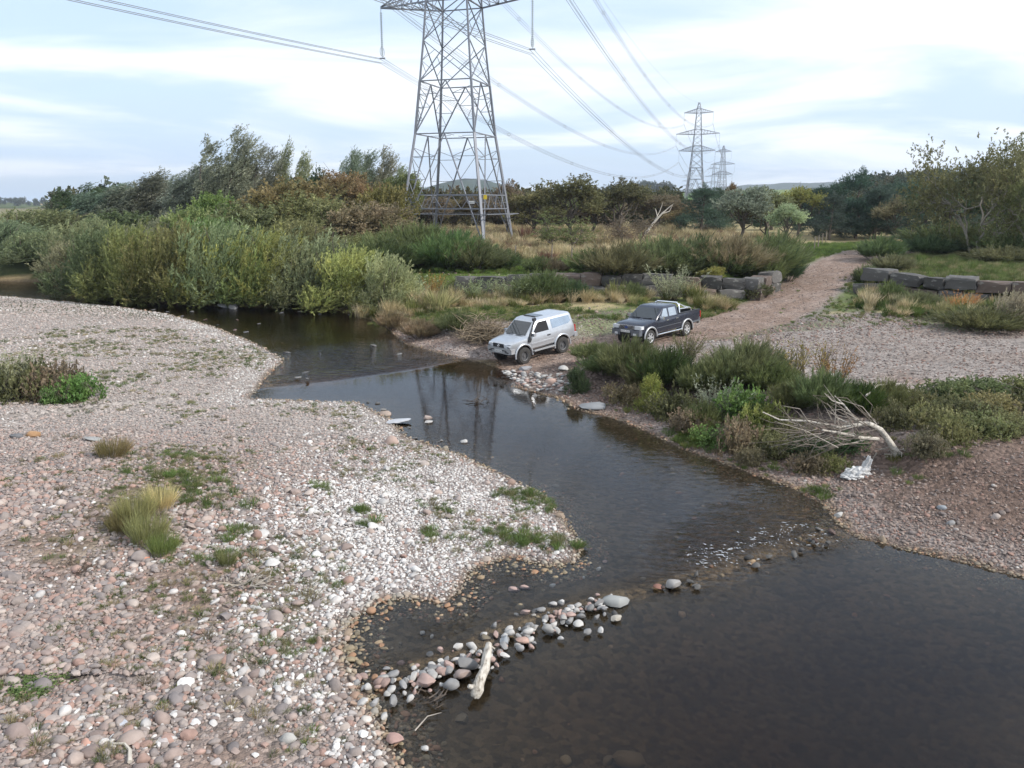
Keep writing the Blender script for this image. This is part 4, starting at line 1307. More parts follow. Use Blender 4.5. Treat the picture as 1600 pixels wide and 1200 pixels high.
for k, px, top, y, w, t, lb in [
    ('whips', -10, 545, 622, 100, 'pale', 'pale tall weeds at the edge of the gravel bar'), ('bramble', 25, 562, 622, 100, 'moss', 'low mossy weeds on the gravel bar'), ('bramble', 78, 568, 622, 90, 'brown', 'brownish weeds on the gravel bar'), ('bramble', 112, 586, 628, 70, 'green', 'green low weeds ending the patch on the gravel bar'), ('bramble', 78, 602, 630, 50, 'green', 'mid green weeds in front of the brownish ones on gravel'),
    ('weed', 110, 822, 16.2, 60, 'brown', 'dead brown stalks among the cobbles'), ('weed', 118, 645, 25.6, 46, 'dark', 'dark dead stalks on the gravel bar'), ('weed', 95, 690, 22.2, 50, 'rust', 'rusty weed among the cobbles'), ('weed', 35, 740, 19.6, 50, 'rust', 'thin rusty stalks among the cobbles'), ('weed', 95, 905, 14.0, 90, (0.17, 0.13, 0.09), 'grey dry weed patch with green base'), ('bramble', 30, 1070, 10.5, 110, 'green', 'broad leaved green weed among the largest cobbles')]:
    plant(k, px, top, y, w, t, lb, 'weeds on the gravel bar')
G_TUFT = 'grass tufts on the gravel bar'
for px, top, y, w, t, lb in [(200, 784, 822, 62, (0.33, 0.30, 0.14), 'tallest straw tipped grass tuft of the clump on the gravel bar'), (220, 814, 852, 66, (0.27, 0.265, 0.115), 'yellow green grass tuft in front of the tallest one'), (244, 842, 866, 50, (0.18, 0.215, 0.08), 'greenest grass tuft of the clump on the gravel bar'),
                         (242, 768, 796, 50, 'straw', 'dry straw coloured tuft behind the tall clump'), (178, 806, 832, 46, 'olive', 'dark olive tuft beside the tall clump'), (168, 692, 714, 54, (0.24, 0.21, 0.10), 'lone pale grass tuft near the flat grey slab'), (345, 866, 884, 30, 'olive', 'low olive tuft on the cobbles below the clump')]:
    plant('tuft', px, top, y, w, t, lb, G_TUFT)


# ------------------------------------------------------------------ grass and far woods (uncountable)
def piece_mesh(proto):
    me = proto['crown'].copy(); me.materials.clear(); me.materials.append(M_BLADE_PIECE)
    return me


TUFT_NT = scatter_tree(proto_collection('tuft_source', [piece_mesh(p_grass(s, 46, 0.42, 0.5, 0.14, 0.016)) for s in (201, 202, 203, 204)]))
TALL_NT = scatter_tree(proto_collection('tall_grass_source', [piece_mesh(p_grass(s, 60, 0.8, 0.3, 0.22, 0.03)) for s in (205, 206, 207)]))


def far_tree(seed):
    p = Plant(seed); r = p.r
    for k in range(9):
        a = r.uniform(0, 6.28); q = r.uniform(0, 2.2)
        p.lobe((q * math.cos(a), q * math.sin(a), r.uniform(1.5, 6.2)), (1.6, 1.6, 1.5), 26, 1.0, 6, 0.75, 0.45, 0.7, 0.4, 0.1, 0.9, 0.5, r.normal(0, 0.13))
    return p.finish(8, 6)


WOOD_NT = scatter_tree(proto_collection('far_tree_source', [piece_mesh(far_tree(s)) for s in (301, 302, 303)]))


def poly_points(corners, spacing, r, world=False):
    A = np.array(corners) if world else np.array([ground(*c)[:2] for c in corners])
    lo, hi = A.min(0), A.max(0)
    P = jitter(lo[0], hi[0], lo[1], hi[1], spacing, r)
    return P[inside(P, A)]


def grass_patch(name, P, size, cols, nt, label, r, thin=None, sq=1.0):
    if thin is not None: P = P[thin(P)]
    n = len(P)
    z = height(P)
    s = size * np.exp(r.normal(0, 0.3, n))
    c = np.array(cols)[r.integers(0, len(cols), n)] * r.uniform(0.75, 1.25, (n, 1))
    rot = np.column_stack([np.zeros((n, 2)), r.uniform(-0.8, 0.8, n)])
    o = scatter(name, np.column_stack([P, z]), rot, np.column_stack([s, s, s * r.uniform(0.7, 1.2, n) * sq]), r.integers(0, 3, n), c, nt)
    return tag(o, label, kind='stuff')


def build_grass():
    r = np.random.default_rng(55)
    GR = [(0.085, 0.125, 0.03), (0.10, 0.14, 0.035), (0.13, 0.15, 0.045), (0.075, 0.11, 0.03)]
    DRY = [(0.46, 0.38, 0.23), (0.40, 0.32, 0.18), (0.52, 0.44, 0.28), (0.26, 0.245, 0.11)]
    # strip of dry grass in front of the walls
    A = poly_points([(-10, 50.5), (-5, 52), (4, 51), (14, 49.2), (13, 47), (3, 47.5), (-6, 47.5)], 0.42, r, True)
    grass_patch('grass', A, 0.75, DRY + [(0.16, 0.17, 0.05)], TALL_NT, 'tall dry straw coloured grass below the block wall', r, lambda P: fbm(P[:, 0] * .5, P[:, 1] * .5) > 0.36)
    A = poly_points([(-9, 48), (13.5, 47.5), (9.5, 43.5), (2, 42.5), (-4, 43)], 0.25, r, True)
    grass_patch('grass', A, 0.5, GR + DRY[3:], TUFT_NT, 'short green grass behind the silver car', r, lambda P: fbm(P[:, 0] * .4, P[:, 1] * .4) > 0.42)
    A = poly_points([(19.5, 46.5), (22.6, 51.5), (25, 49.2), (28.4, 45.6), (40, 38), (36, 33), (25, 39.5), (20, 43)], 0.36, r, True)
    grass_patch('grass', A, 0.62, DRY + GR, TALL_NT, 'mixed dry and green grass below the track side wall', r, lambda P: fbm(P[:, 0] * .5 + 7, P[:, 1] * .5) > 0.40)
    # terrace grass, field
    A = poly_points([(-9, 57.5), (15, 52), (20, 60), (22, 66), (-12, 66)], 0.42, r, True)
    grass_patch('grass', A, 0.55, [(0.09, 0.145, 0.03), (0.11, 0.17, 0.035), (0.13, 0.16, 0.05)], TUFT_NT, 'lush green grass on the terrace above the block wall', r)
    A = poly_points([(24, 54), (30, 47.5), (36, 43), (52, 40), (56, 62), (42, 76), (32, 68)], 0.34, r, True)
    grass_patch('grass', A, 0.62, [(0.11, 0.15, 0.04), (0.13, 0.165, 0.05), (0.17, 0.18, 0.075), (0.26, 0.23, 0.12), (0.10, 0.13, 0.04)], TUFT_NT, 'bright green grass above the track side wall', r, lambda P: track_frame(P)[0] > 2.2)
    A = poly_points([(18, 55), (22, 63), (28, 72), (34, 79.5), (52, 86), (52, 95), (20, 84), (13, 62), (15.6, 50.4)], 0.36, r, True)
    grass_patch('grass', A, 0.55, [(0.125, 0.19, 0.045), (0.145, 0.205, 0.05), (0.11, 0.165, 0.045)], TUFT_NT, 'green verge along the far side of the track', r, lambda P: track_frame(P)[0] > 1.8)
    A = poly_points([(-16, 67), (24, 68), (34, 100), (30, 130), (-20, 130), (-30, 100)], 0.8, r, True)
    grass_patch('grass', A, 0.85, DRY[:3] + [(0.36, 0.30, 0.17), (0.28, 0.24, 0.13), (0.16, 0.085, 0.06)], TALL_NT, 'pale rough field grass around the pylon', r, lambda P: fbm(P[:, 0] * .3, P[:, 1] * .3) > 0.33)
    # sparse tufts on the gravel
    P = jitter(-24, 4, 8, 44, 0.27, r); P = P[in_view(P)]
    z, d, wl, left, sd, dk, dw = height(P, True)
    n1 = fbm(P[:, 0] * 0.30 + 3, P[:, 1] * 0.30); n2 = fbm(P[:, 0] * 1.4, P[:, 1] * 1.4 + 8)
    c = at_z(270, 760, 0.5); c2 = at_z(420, 900, 0.4)
    belt = np.exp(-((P[:, 0] - c.x) / 1.6) ** 2 - ((P[:, 1] - c.y) / 3.2) ** 2) + 0.8 * np.exp(-((P[:, 0] - c2.x) / 0.9) ** 2 - ((P[:, 1] - c2.y) / 2.5) ** 2)
    score = 0.72 * n1 + 0.55 * n2 + 0.55 * np.clip(belt, 0, 1) + 0.06 * (P[:, 1] > 24)
    ok = left & (d > 0.5) & (score > 0.745)
    grass_patch('grass', P[ok], 0.30, GR + [(0.22, 0.20, 0.10), (0.16, 0.14, 0.075), (0.28, 0.24, 0.13)], TUFT_NT, 'thin weeds and grass between the cobbles of the gravel bar', r, None, 0.6)
    # bright tufts at the tip of the bar
    Q = []
    for px, py, n, rad in [(820, 775, 60, 0.45), (845, 790, 24, 0.3), (815, 845, 30, 0.22), (865, 850, 30, 0.25), (560, 803, 14, 0.12), (672, 835, 14, 0.14), (690, 800, 8, 0.12), (570, 822, 8, 0.1), (500, 765, 10, 0.15), (790, 835, 30, 0.35), (345, 868, 24, 0.25), (380, 838, 20, 0.25), (290, 712, 30, 0.4), (255, 740, 40, 0.5), (300, 760, 40, 0.5), (330, 790, 30, 0.4), (480, 1010, 14, 0.3), (145, 600, 40, 0.7), (190, 590, 30, 0.9), (700, 650, 6, 0.1)]:
        g = ground(px, py)
        Q.append(np.array(g[:2]) + r.normal(0, rad, (n, 2)) * np.array([1.0, 0.8]))
    Q = np.vstack(Q); Q = Q[height(Q, True)[1] > 0.02]
    grass_patch('grass', Q, 0.36, [(0.11, 0.165, 0.045), (0.13, 0.175, 0.055), (0.10, 0.14, 0.045), (0.17, 0.17, 0.075)], TUFT_NT, 'bright green tufts on the pale tip of the gravel bar', r, None, 0.75)
    # bank tufts on the right
    Q = []
    for px, py, n, rad in [(1090, 690, 120, 0.55), (1075, 680, 50, 0.5), (1170, 735, 40, 0.5), (1270, 775, 20, 0.25), (1440, 700, 40, 0.5), (1150, 640, 60, 0.5), (1000, 645, 20, 0.5), (1240, 500, 60, 2.0), (1300, 490, 60, 2.2), (1380, 500, 60, 2.2), (1200, 600, 60, 0.8), (1170, 470, 160, 0.9), (1330, 450, 160, 1.3), (1200, 455, 120, 0.8), (1225, 440, 120, 0.8), (1255, 420, 120, 0.9), (1290, 400, 120, 1.2), (1310, 435, 90, 0.9), (1400, 470, 90, 1.2), (1340, 480, 120, 1.5)]:
        g = ground(px, py)
        Q.append(np.array(g[:2]) + r.normal(0, rad, (n, 2)))
    Q = np.vstack(Q); Q = Q[height(Q, True)[1] > 0.1]
    tf = track_frame(Q); Q = Q[(tf[0] > tf[2] + 0.1) | (np.random.default_rng(2).random(len(Q)) < 0.04)]
    grass_patch('grass', Q, 0.42, GR + [(0.16, 0.16, 0.05), (0.11, 0.16, 0.035)], TUFT_NT, 'green grass tufts along the eroded bank and the track', r, None, 0.8)
    # far woods
    def wood(pts, y0, y1, n, size, label, col):
        P = np.column_stack([r.uniform(0, 1, n), r.uniform(y0, y1, n)])
        px = pts[0] + (pts[1] - pts[0]) * P[:, 0]
        xy = np.column_stack([(px - 800) / FPX * P[:, 1], P[:, 1]])
        z = height(xy)
        for k, (x, y) in enumerate(xy):
            for b in HILLS:
                h = b.ray_cast(Vector((x, y, 600)), Vector((0, 0, -1)))[0]
                if h is not None: z[k] = max(z[k], h.z)
        s = size * r.uniform(0.7, 1.3, n)
        o = scatter('distant_wood', np.column_stack([xy, np.array(z) - 0.5]), np.column_stack([np.zeros((n, 2)), r.uniform(0, 6.28, n)]), np.column_stack([s, s, s]), r.integers(0, 3, n), np.array(col)[r.integers(0, len(col), n)], WOOD_NT)
        tag(o, label, kind='stuff')
    DK = [(0.05, 0.07, 0.042), (0.065, 0.08, 0.042), (0.055, 0.075, 0.048), (0.085, 0.085, 0.042)]
    wood((1290, 1900), 250, 345, 420, 0.85, 'dark wood covering the knoll behind the pines', DK)
    wood((880, 1050), 1080, 1180, 70, 1.6, 'small dark wood on the green slope', DK)
    wood((-300, 200), 1200, 1450, 130, 1.5, 'hedges and woods along the tan hill', DK)
    wood((105, 640), 116, 175, 190, 0.92, 'wooded strip behind the windswept trees', [(0.10, 0.11, 0.07), (0.08, 0.095, 0.055), (0.11, 0.095, 0.05), (0.09, 0.11, 0.08)])
    wood((640, 1060), 135, 240, 150, 0.8, 'brown scrub at the back of the rough field', [(0.10, 0.075, 0.04), (0.07, 0.075, 0.035), (0.09, 0.085, 0.04)])
    wood((1060, 1320), 150, 260, 90, 0.75, 'trees along the back of the field', DK)


build_grass()
# ------------------------------------------------------------------ block walls
def rock_block(seed, mat):
    """Rough quarried block of unit size: chipped corners, uneven faces."""
    import bmesh
    r = np.random.default_rng(seed)
    bm = bmesh.new()
    bmesh.ops.create_cube(bm, size=1.0)
    bmesh.ops.subdivide_edges(bm, edges=bm.edges[:], cuts=3, use_grid_fill=True)
    co = np.array([v.co[:] for v in bm.verts])
    for _ in range(11):
        n = unit(r.normal(size=(1, 3)) * np.array([1, 1, 0.8]))[0]
        lim = 0.5 * np.abs(n).sum() * r.uniform(0.78, 0.94)
        co -= np.clip(co @ n - lim, 0, None)[:, None] * n
    co += r.normal(0, 0.022, co.shape)
    co *= 1 + 0.05 * np.sin(co @ r.normal(size=3) * 5 + r.uniform(0, 6))[:, None]
    for v, c in zip(bm.verts, co): v.co = c
    me = bpy.data.meshes.new('block'); bm.to_mesh(me); bm.free()
    me.polygons.foreach_set('use_smooth', np.ones(len(me.polygons), bool)); me.set_sharp_from_angle(angle=R(25))
    me.materials.append(mat)
    return me


def block_material():
    m, nt, N, L, b = new_mat('wall_block')
    c = N('ShaderNodeObjectInfo').outputs['Color']
    tc = N('ShaderNodeTexCoord')
    n = N('ShaderNodeTexNoise'); n.inputs['Scale'].default_value = 3.5; n.inputs['Detail'].default_value = 9; n.inputs['Roughness'].default_value = 0.65
    L(tc.outputs['Object'], n.inputs['Vector'])
    li = N('ShaderNodeMapRange'); li.inputs['From Min'].default_value = 0.56; li.inputs['From Max'].default_value = 0.68
    L(n.outputs['Fac'], li.inputs['Value'])
    mx = N('ShaderNodeMix'); mx.data_type = 'RGBA'; mx.inputs['B'].default_value = (0.27, 0.26, 0.235, 1)
    fm = N('ShaderNodeMath'); fm.operation = 'MULTIPLY'; fm.inputs[1].default_value = 0.7
    L(li.outputs[0], fm.inputs[0]); L(fm.outputs[0], mx.inputs['Factor']); L(c, mx.inputs['A'])
    L(mx.outputs['Result'], b.inputs['Base Color'])
    b.inputs['Roughness'].default_value = 0.9
    bp = N('ShaderNodeBump'); bp.inputs['Strength'].default_value = 0.6; bp.inputs['Distance'].default_value = 0.08
    L(n.outputs['Fac'], bp.inputs['Height']); L(bp.outputs[0], b.inputs['Normal'])
    return m


M_BLOCK = block_material()
BLOCKS = [rock_block(400 + i, M_BLOCK) for i in range(7)]


def block_wall(label, pts, r, lift=0.0):
    """Two courses of big quarry blocks along a line, each block an object of its own."""
    root = empty('block_wall', (pts[0][0], pts[0][1], gz(*pts[0])))
    tag(root, label, 'wall', 'block walls beside the track')
    seg = np.diff(pts, axis=0); ln = np.linalg.norm(seg, axis=1); cum = np.concatenate([[0], np.cumsum(ln)])
    for course in range(2):
        s = r.uniform(-0.5, 0.3)
        while s < cum[-1] - 0.6:
            w = r.uniform(1.1, 2.1)
            m = min(max(s + w / 2, 0), cum[-1] - 1e-3)
            k = int(np.searchsorted(cum, m) - 1); k = max(0, min(k, len(seg) - 1))
            d = seg[k] / ln[k]
            p = pts[k] + d * (m - cum[k])
            nrm = np.array([d[1], -d[0]])                      # towards the river
            p = p + nrm * (0.22 - 0.22 * course + r.normal(0, 0.06))
            low = float(np.mean([gz(*(p + nrm * 0.9 + d * q)) for q in (-3, -1.5, 0, 1.5, 3)])) - 0.02
            hgt = r.uniform(0.64, 0.74)
            o = link('block', BLOCKS[int(r.integers(0, 7))], None, root)
            o.location = Vector((p[0], p[1], low + lift * (0.4 + 0.6 * course) + hgt * (0.42 + 0.86 * course) + r.normal(0, 0.02))) - root.location
            o.rotation_euler = (r.normal(0, 0.04), r.normal(0, 0.03), math.atan2(d[1], d[0]) + r.normal(0, 0.06) + (math.pi if r.random() < 0.5 else 0))
            o.scale = (w * 1.02, r.uniform(0.9, 1.1), hgt * 1.06)
            g = r.uniform(0.055, 0.10)
            o.color = (g * 1.06, g, g * 0.94, 1) if r.random() > 0.25 else (g * 1.5, g * 1.1, g * 0.9, 1)
            s += w + r.uniform(0.0, 0.06)


_wr = np.random.default_rng(91)
block_wall('long dark quarry block wall behind the two vehicles', WALL_A[1:6], _wr, 0.12)
block_wall('quarry block wall on the other side of the track, under bright grass', WALL_B[1:6], _wr, 0.38)


# ------------------------------------------------------------------ boulders and the stone weir
def put_stone(px, py, wpx, col, parent=None, name='stone', squash=0.7, ang=0.5, z=None, rz=None, seed=None, tilt=0.15, sink=0.15, ratio=0.75):
    r = np.random.default_rng(int(px * 7 + py * 13))
    g = at_z(px, py, z) if z is not None else ground(px, py)
    w = wpx / FPX * (g.y * CP + (CAM_Z - g.z) * SP)
    sh = [i for i in range(NST) if (i % 4 >= 2) == (ang > 0.3)]
    o = link(name, STONE_SINGLE[sh[int(r.integers(0, len(sh)))]], None, parent)
    o.location = (g.x, g.y, g.z + w * squash * (0.30 - sink))
    o.rotation_euler = (r.normal(0, tilt), r.normal(0, tilt), r.uniform(-0.5, 0.5) if rz is None else rz)
    o.scale = (w * 1.05, w * ratio * 1.2, w * squash * 1.5)
    o.color = (*col, 1)
    return o


GREY, PALE, PINK, RED, BLUE = (0.23, 0.225, 0.222), (0.40, 0.385, 0.365), (0.33, 0.235, 0.205), (0.34, 0.16, 0.11), (0.24, 0.255, 0.27)
for px, py, w, c, lb, kw in [
    (962, 942, 50, (0.285, 0.29, 0.28), 'big pale greenish boulder at the end of the stone weir', dict(squash=0.62, ang=0.6, z=0.03)),
    (964, 968, 22, (0.36, 0.33, 0.28), 'pointed buff stone standing in the pool beside the pale boulder', dict(squash=0.8, z=0.02)),
    (1052, 915, 26, (0.30, 0.285, 0.27), 'pale cone shaped boulder at the lip of the riffle', dict(squash=0.75, z=0.05)),
    (1030, 918, 20, (0.20, 0.105, 0.08), 'wet red stone next to the cone shaped boulder', dict(squash=0.5, z=0.05)),
    (626, 664, 48, (0.40, 0.41, 0.43), 'flat pale slab resting on stones at the water edge', dict(squash=0.16, ang=0.9, tilt=0.06, sink=-0.5, ratio=0.6)),
    (611, 694, 26, (0.36, 0.27, 0.23), 'brown rounded boulder on the tip of the gravel bar', dict(squash=0.8, ang=0.1)),
    (604, 650, 24, (0.30, 0.24, 0.20), 'brown boulder behind the flat slab', dict(squash=0.7)),
    (668, 655, 18, (0.32, 0.26, 0.23), 'brown stone standing in the ford pool', dict(squash=0.75, z=0.12)),
    (671, 660, 16, PALE, 'pale stone leaning on the brown one in the ford pool', dict(squash=0.45, z=0.12)),
    (726, 690, 14, PALE, 'pointed pale stone alone in the ford pool', dict(squash=0.5, z=0.12)),
    (930, 636, 52, (0.22, 0.225, 0.23), 'broad flat grey slab on the shore below the bank', dict(squash=0.30, ang=0.9, tilt=0.08)),
    (905, 606, 20, (0.30, 0.27, 0.25), 'squared grey block under the dark bush', dict(squash=0.7, ang=0.9)),
    (862, 600, 20, (0.42, 0.30, 0.25), 'upright pinkish stone on the stone spit', dict(squash=1.0, ang=0.1)),
    (820, 578, 26, (0.24, 0.24, 0.25), 'dark grey rock at the ford end of the stone spit', dict(squash=0.5)),
    (882, 578, 20, PALE, 'whitish boulder at the top of the stone spit', dict(squash=0.7)),
    (1310, 808, 20, (0.33, 0.32, 0.305), 'pale boulder where the riffle meets the shore', dict(squash=0.7, ang=0.6)),
    (1470, 797, 16, BLUE, 'bluish boulder on the gravel shore', dict(squash=0.6, ang=0.1)),
    (1485, 820, 15, GREY, 'grey boulder just below the bluish one', dict(squash=0.7, ang=0.1)),
    (1555, 812, 16, (0.34, 0.29, 0.26), 'buff boulder on the red soil of the shore', dict(squash=0.7, ang=0.1)),
    (1186, 672, 13, PALE, 'round pale stone on the red soil scar', dict(squash=0.8, ang=0.1)),
    (226, 876, 22, (0.42, 0.20, 0.14), 'rounded red sandstone cobble on the gravel bar', dict(squash=0.75, ang=0.1)),
    (52, 682, 26, (0.36, 0.22, 0.12), 'orange brown boulder on the gravel bar', dict(squash=0.7)),
    (28, 684, 24, (0.12, 0.12, 0.125), 'dark boulder beside the orange brown one', dict(squash=0.6)),
    (150, 688, 34, (0.27, 0.27, 0.265), 'flat grey slab lying in the weeds of the gravel bar', dict(squash=0.3, ang=0.9)),
    (450, 1162, 30, (0.34, 0.33, 0.31), 'large pale grey cobble on the bare gravel', dict(squash=0.7, ang=0.1)),
    (136, 1166, 26, (0.46, 0.27, 0.21), 'salmon pink cobble among the largest stones', dict(squash=0.6)),
    (190, 1138, 22, (0.40, 0.41, 0.44), 'angular bluish white stone among the cobbles', dict(squash=0.6, ang=0.9)),
    (617, 1156, 30, (0.33, 0.215, 0.185), 'flat pink stone at the edge of the lower pool', dict(squash=0.45, z=0.05)),
    (665, 1170, 15, PALE, 'small white stone standing in the lower pool', dict(squash=0.8, z=0.02)),
    (980, 1188, 56, (0.13, 0.09, 0.05), 'drowned brown boulder in the lower pool', dict(squash=0.4, ang=0.1, z=-0.28)),
    (350, 480, 24, (0.24, 0.24, 0.25), 'grey rock in the shallows under the thicket', dict(squash=0.5, z=0.28)),
    (366, 481, 20, (0.28, 0.27, 0.27), 'second grey rock in the shallows under the thicket', dict(squash=0.5, z=0.28))]:
    tag(put_stone(px, py, w, c, None, 'boulder', **kw), lb, 'boulder', 'boulders along the river')

weir = tag(empty('stone_weir', (0, 0, 0)), 'ridge of loose cobbles dividing the two pools', kind='structure')
_sr = np.random.default_rng(17)
for px, py, w, c in [(665, 1068, 46, PINK), (648, 1082, 14, PINK), (705, 1072, 26, GREY), (730, 1040, 44, (0.22, 0.215, 0.21)), (722, 1056, 30, (0.33, 0.26, 0.23)), (703, 1043, 24, PINK), (688, 1050, 22, PINK), (716, 1012, 20, PALE), (737, 1012, 20, PALE), (672, 1022, 14, GREY), (689, 1017, 15, PINK), (795, 985, 18, PALE),
                     (772, 979, 16, GREY), (775, 993, 20, PINK), (788, 1004, 22, BLUE), (822, 958, 20, PINK), (846, 954, 18, GREY), (865, 945, 18, PALE), (893, 950, 16, PALE), (835, 982, 18, PALE), (818, 1002, 26, (0.33, 0.22, 0.18)), (812, 1014, 16, GREY), (790, 1026, 20, PALE), (776, 1040, 14, PINK), (780, 1022, 16, PINK), (766, 1030, 20, PINK),
                     (870, 986, 16, PALE), (876, 999, 14, PALE), (905, 975, 20, PALE), (890, 972, 18, GREY), (918, 988, 16, GREY), (938, 986, 14, PALE), (932, 966, 14, GREY), (860, 966, 16, PINK), (875, 958, 16, PINK), (880, 965, 18, PALE), (852, 968, 18, GREY), (802, 922, 22, PINK), (820, 920, 20, PINK), (863, 916, 12, PALE), (660, 990, 10, PALE), (675, 995, 8, PALE),
                     (630, 1070, 22, GREY), (612, 1080, 22, PALE), (596, 1066, 24, PALE), (615, 1098, 26, GREY), (640, 1094, 18, PALE), (575, 1075, 24, PALE), (560, 1060, 24, PINK), (936, 890, 10, PALE), (945, 878, 10, PINK), (912, 903, 10, PALE), (600, 1120, 22, PALE), (585, 1100, 22, GREY), (566, 1098, 20, PALE)]:
    put_stone(px, py, w, np.array(c) * _sr.uniform(0.85, 1.15), weir, 'stone', _sr.uniform(0.55, 0.85), _sr.random(), 0.05, tilt=0.3, rz=_sr.uniform(-3, 3), ratio=_sr.uniform(0.6, 0.95))
for k in range(130):                                          # the smaller cobbles of the ridge and the wet lip of the riffle
    t = _sr.random()
    px = np.interp(t, [0, 0.82, 1], [560, 950, 1310]); py = np.interp(px, [560, 650, 740, 800, 870, 940, 1050, 1130, 1210, 1310], [1066, 1060, 1030, 998, 966, 948, 914, 894, 866, 832])
    px += _sr.normal(0, 16); py += _sr.normal(0, 11) * (1.0 if px < 950 else 0.9)
    wet = px > 960
    c = np.array([GREY, PALE, PINK, PALE][int(_sr.integers(0, 4))]) * (0.26 if wet else 1) * _sr.uniform(0.8, 1.15)
    put_stone(px, py, _sr.uniform(6, 17) * (1.1 if wet else 1), c, weir, 'stone', 0.7, _sr.random(), 0.03 if not wet else 0.06 + 0.04 * _sr.random(), tilt=0.3, sink=0.15 if not wet else 0.45, rz=_sr.uniform(-3, 3), ratio=_sr.uniform(0.6, 0.95))
for k in range(90):
    px = _sr.uniform(585, 945); py = np.interp(px, [560, 650, 740, 800, 870, 940], [1066, 1060, 1030, 998, 966, 948]) + _sr.normal(0, 6)
    put_stone(px, py, _sr.uniform(8, 22), np.array([GREY, PALE, PINK, GREY][int(_sr.integers(0, 4))]) * _sr.uniform(0.7, 1.1), weir, 'stone', _sr.uniform(0.5, 0.75), _sr.random(), 0.06, tilt=0.35, sink=0.05, rz=_sr.uniform(-3, 3), ratio=_sr.uniform(0.6, 0.95))
spit = tag(empty('stone_spit', (0, 0, 0)), 'heap of pale cobbles beside the ford', kind='structure')
for k in range(130):
    px, py = _sr.uniform(785, 892), 0
    py = np.interp(px, [785, 840, 892], [584, 594, 596]) + _sr.uniform(-9, 18) * np.interp(px, [785, 840, 892], [0.5, 1, 1])
    put_stone(px, py, _sr.uniform(5, 11), np.array([PALE, PALE, GREY, PINK][int(_sr.integers(0, 4))]) * _sr.uniform(0.8, 1.1), spit, 'stone', 0.6, _sr.random(), tilt=0.25, sink=-0.2 * _sr.random())
shoals = tag(empty('shallows', (0, 0, 0)), 'stones breaking the surface of the upstream shallows', kind='structure')
for px, py, w in [(385, 519, 12), (367, 516, 8), (388, 533, 6), (415, 553, 16), (448, 551, 12), (584, 540, 12), (500, 552, 6), (625, 553, 12), (478, 582, 14), (465, 590, 12), (480, 592, 10), (440, 575, 10), (240, 484, 10), (262, 488, 12), (210, 482, 8), (285, 494, 8), (320, 500, 10), (340, 508, 8), (600, 498, 14), (545, 492, 8), (470, 487, 12), (440, 489, 10), (500, 491, 9), (370, 500, 7), (405, 506, 7), (300, 487, 9), (620, 680, 8), (648, 685, 12), (660, 690, 10), (685, 690, 8), (640, 668, 10), (630, 676, 16), (690, 688, 9), (575, 628, 9), (590, 630, 10), (560, 634, 10), (600, 640, 12), (545, 630, 9)]:
    put_stone(px, py, w, np.array([PALE, GREY, GREY, PINK][int(_sr.integers(0, 4))]) * 0.42, shoals, 'stone', 0.30, _sr.random(), 0.235 if py < 600 else 0.12, sink=0.25, rz=_sr.uniform(-3, 3))

# ------------------------------------------------------------------ driftwood, uprooted tree, sack, debris
M_DRIFT = simple('bleached_wood', (0.46, 0.42, 0.36), 0.85, 0, 0.35, 9.0, 0.6)
M_DEAD = simple('dead_wood', (0.30, 0.265, 0.225), 0.9, 0, 0.35, 7.0, 0.5)
M_TWIG = simple('grey_twig', (0.15, 0.125, 0.10), 0.9, 0, 0.3, 7.0)
M_DARKWOOD = simple('wet_wood', (0.085, 0.065, 0.05), 0.8, 0, 0.3, 7.0, 0.4)
M_SACK = simple('white_plastic', (0.46, 0.455, 0.45), 0.5, 0, 0.10, 4.0, 0.2)


def log_material():
    m, nt, N, L, b = new_mat('driftwood')
    tc = N('ShaderNodeTexCoord'); mp = N('ShaderNodeMapping'); mp.inputs['Scale'].default_value = (26, 5, 26)
    n = N('ShaderNodeTexNoise'); n.inputs['Scale'].default_value = 1.0; n.inputs['Detail'].default_value = 7; n.inputs['Roughness'].default_value = 0.65
    n2 = N('ShaderNodeTexNoise'); n2.inputs['Scale'].default_value = 7.0; n2.inputs['Detail'].default_value = 4
    L(tc.outputs['Object'], mp.inputs[0]); L(mp.outputs[0], n.inputs['Vector']); L(tc.outputs['Object'], n2.inputs['Vector'])
    cr = N('ShaderNodeValToRGB'); e = cr.color_ramp.elements
    e[0].position = 0.36; e[0].color = (0.11, 0.085, 0.06, 1); e[1].position = 0.60; e[1].color = (0.50, 0.46, 0.40, 1)
    ad = N('ShaderNodeMath'); ad.operation = 'MULTIPLY_ADD'; ad.inputs[1].default_value = 0.45
    sb = N('ShaderNodeMath'); sb.operation = 'MULTIPLY'; sb.inputs[1].default_value = 0.62
    L(n.outputs['Fac'], sb.inputs[0]); L(n2.outputs['Fac'], ad.inputs[0]); L(sb.outputs[0], ad.inputs[2])
    L(ad.outputs[0], cr.inputs[0]); L(cr.outputs[0], b.inputs['Base Color']); b.inputs['Roughness'].default_value = 0.85
    bp = N('ShaderNodeBump'); bp.inputs['Strength'].default_value = 0.8; bp.inputs['Distance'].default_value = 0.02
    L(n.outputs['Fac'], bp.inputs['Height']); L(bp.outputs[0], b.inputs['Normal'])
    return m


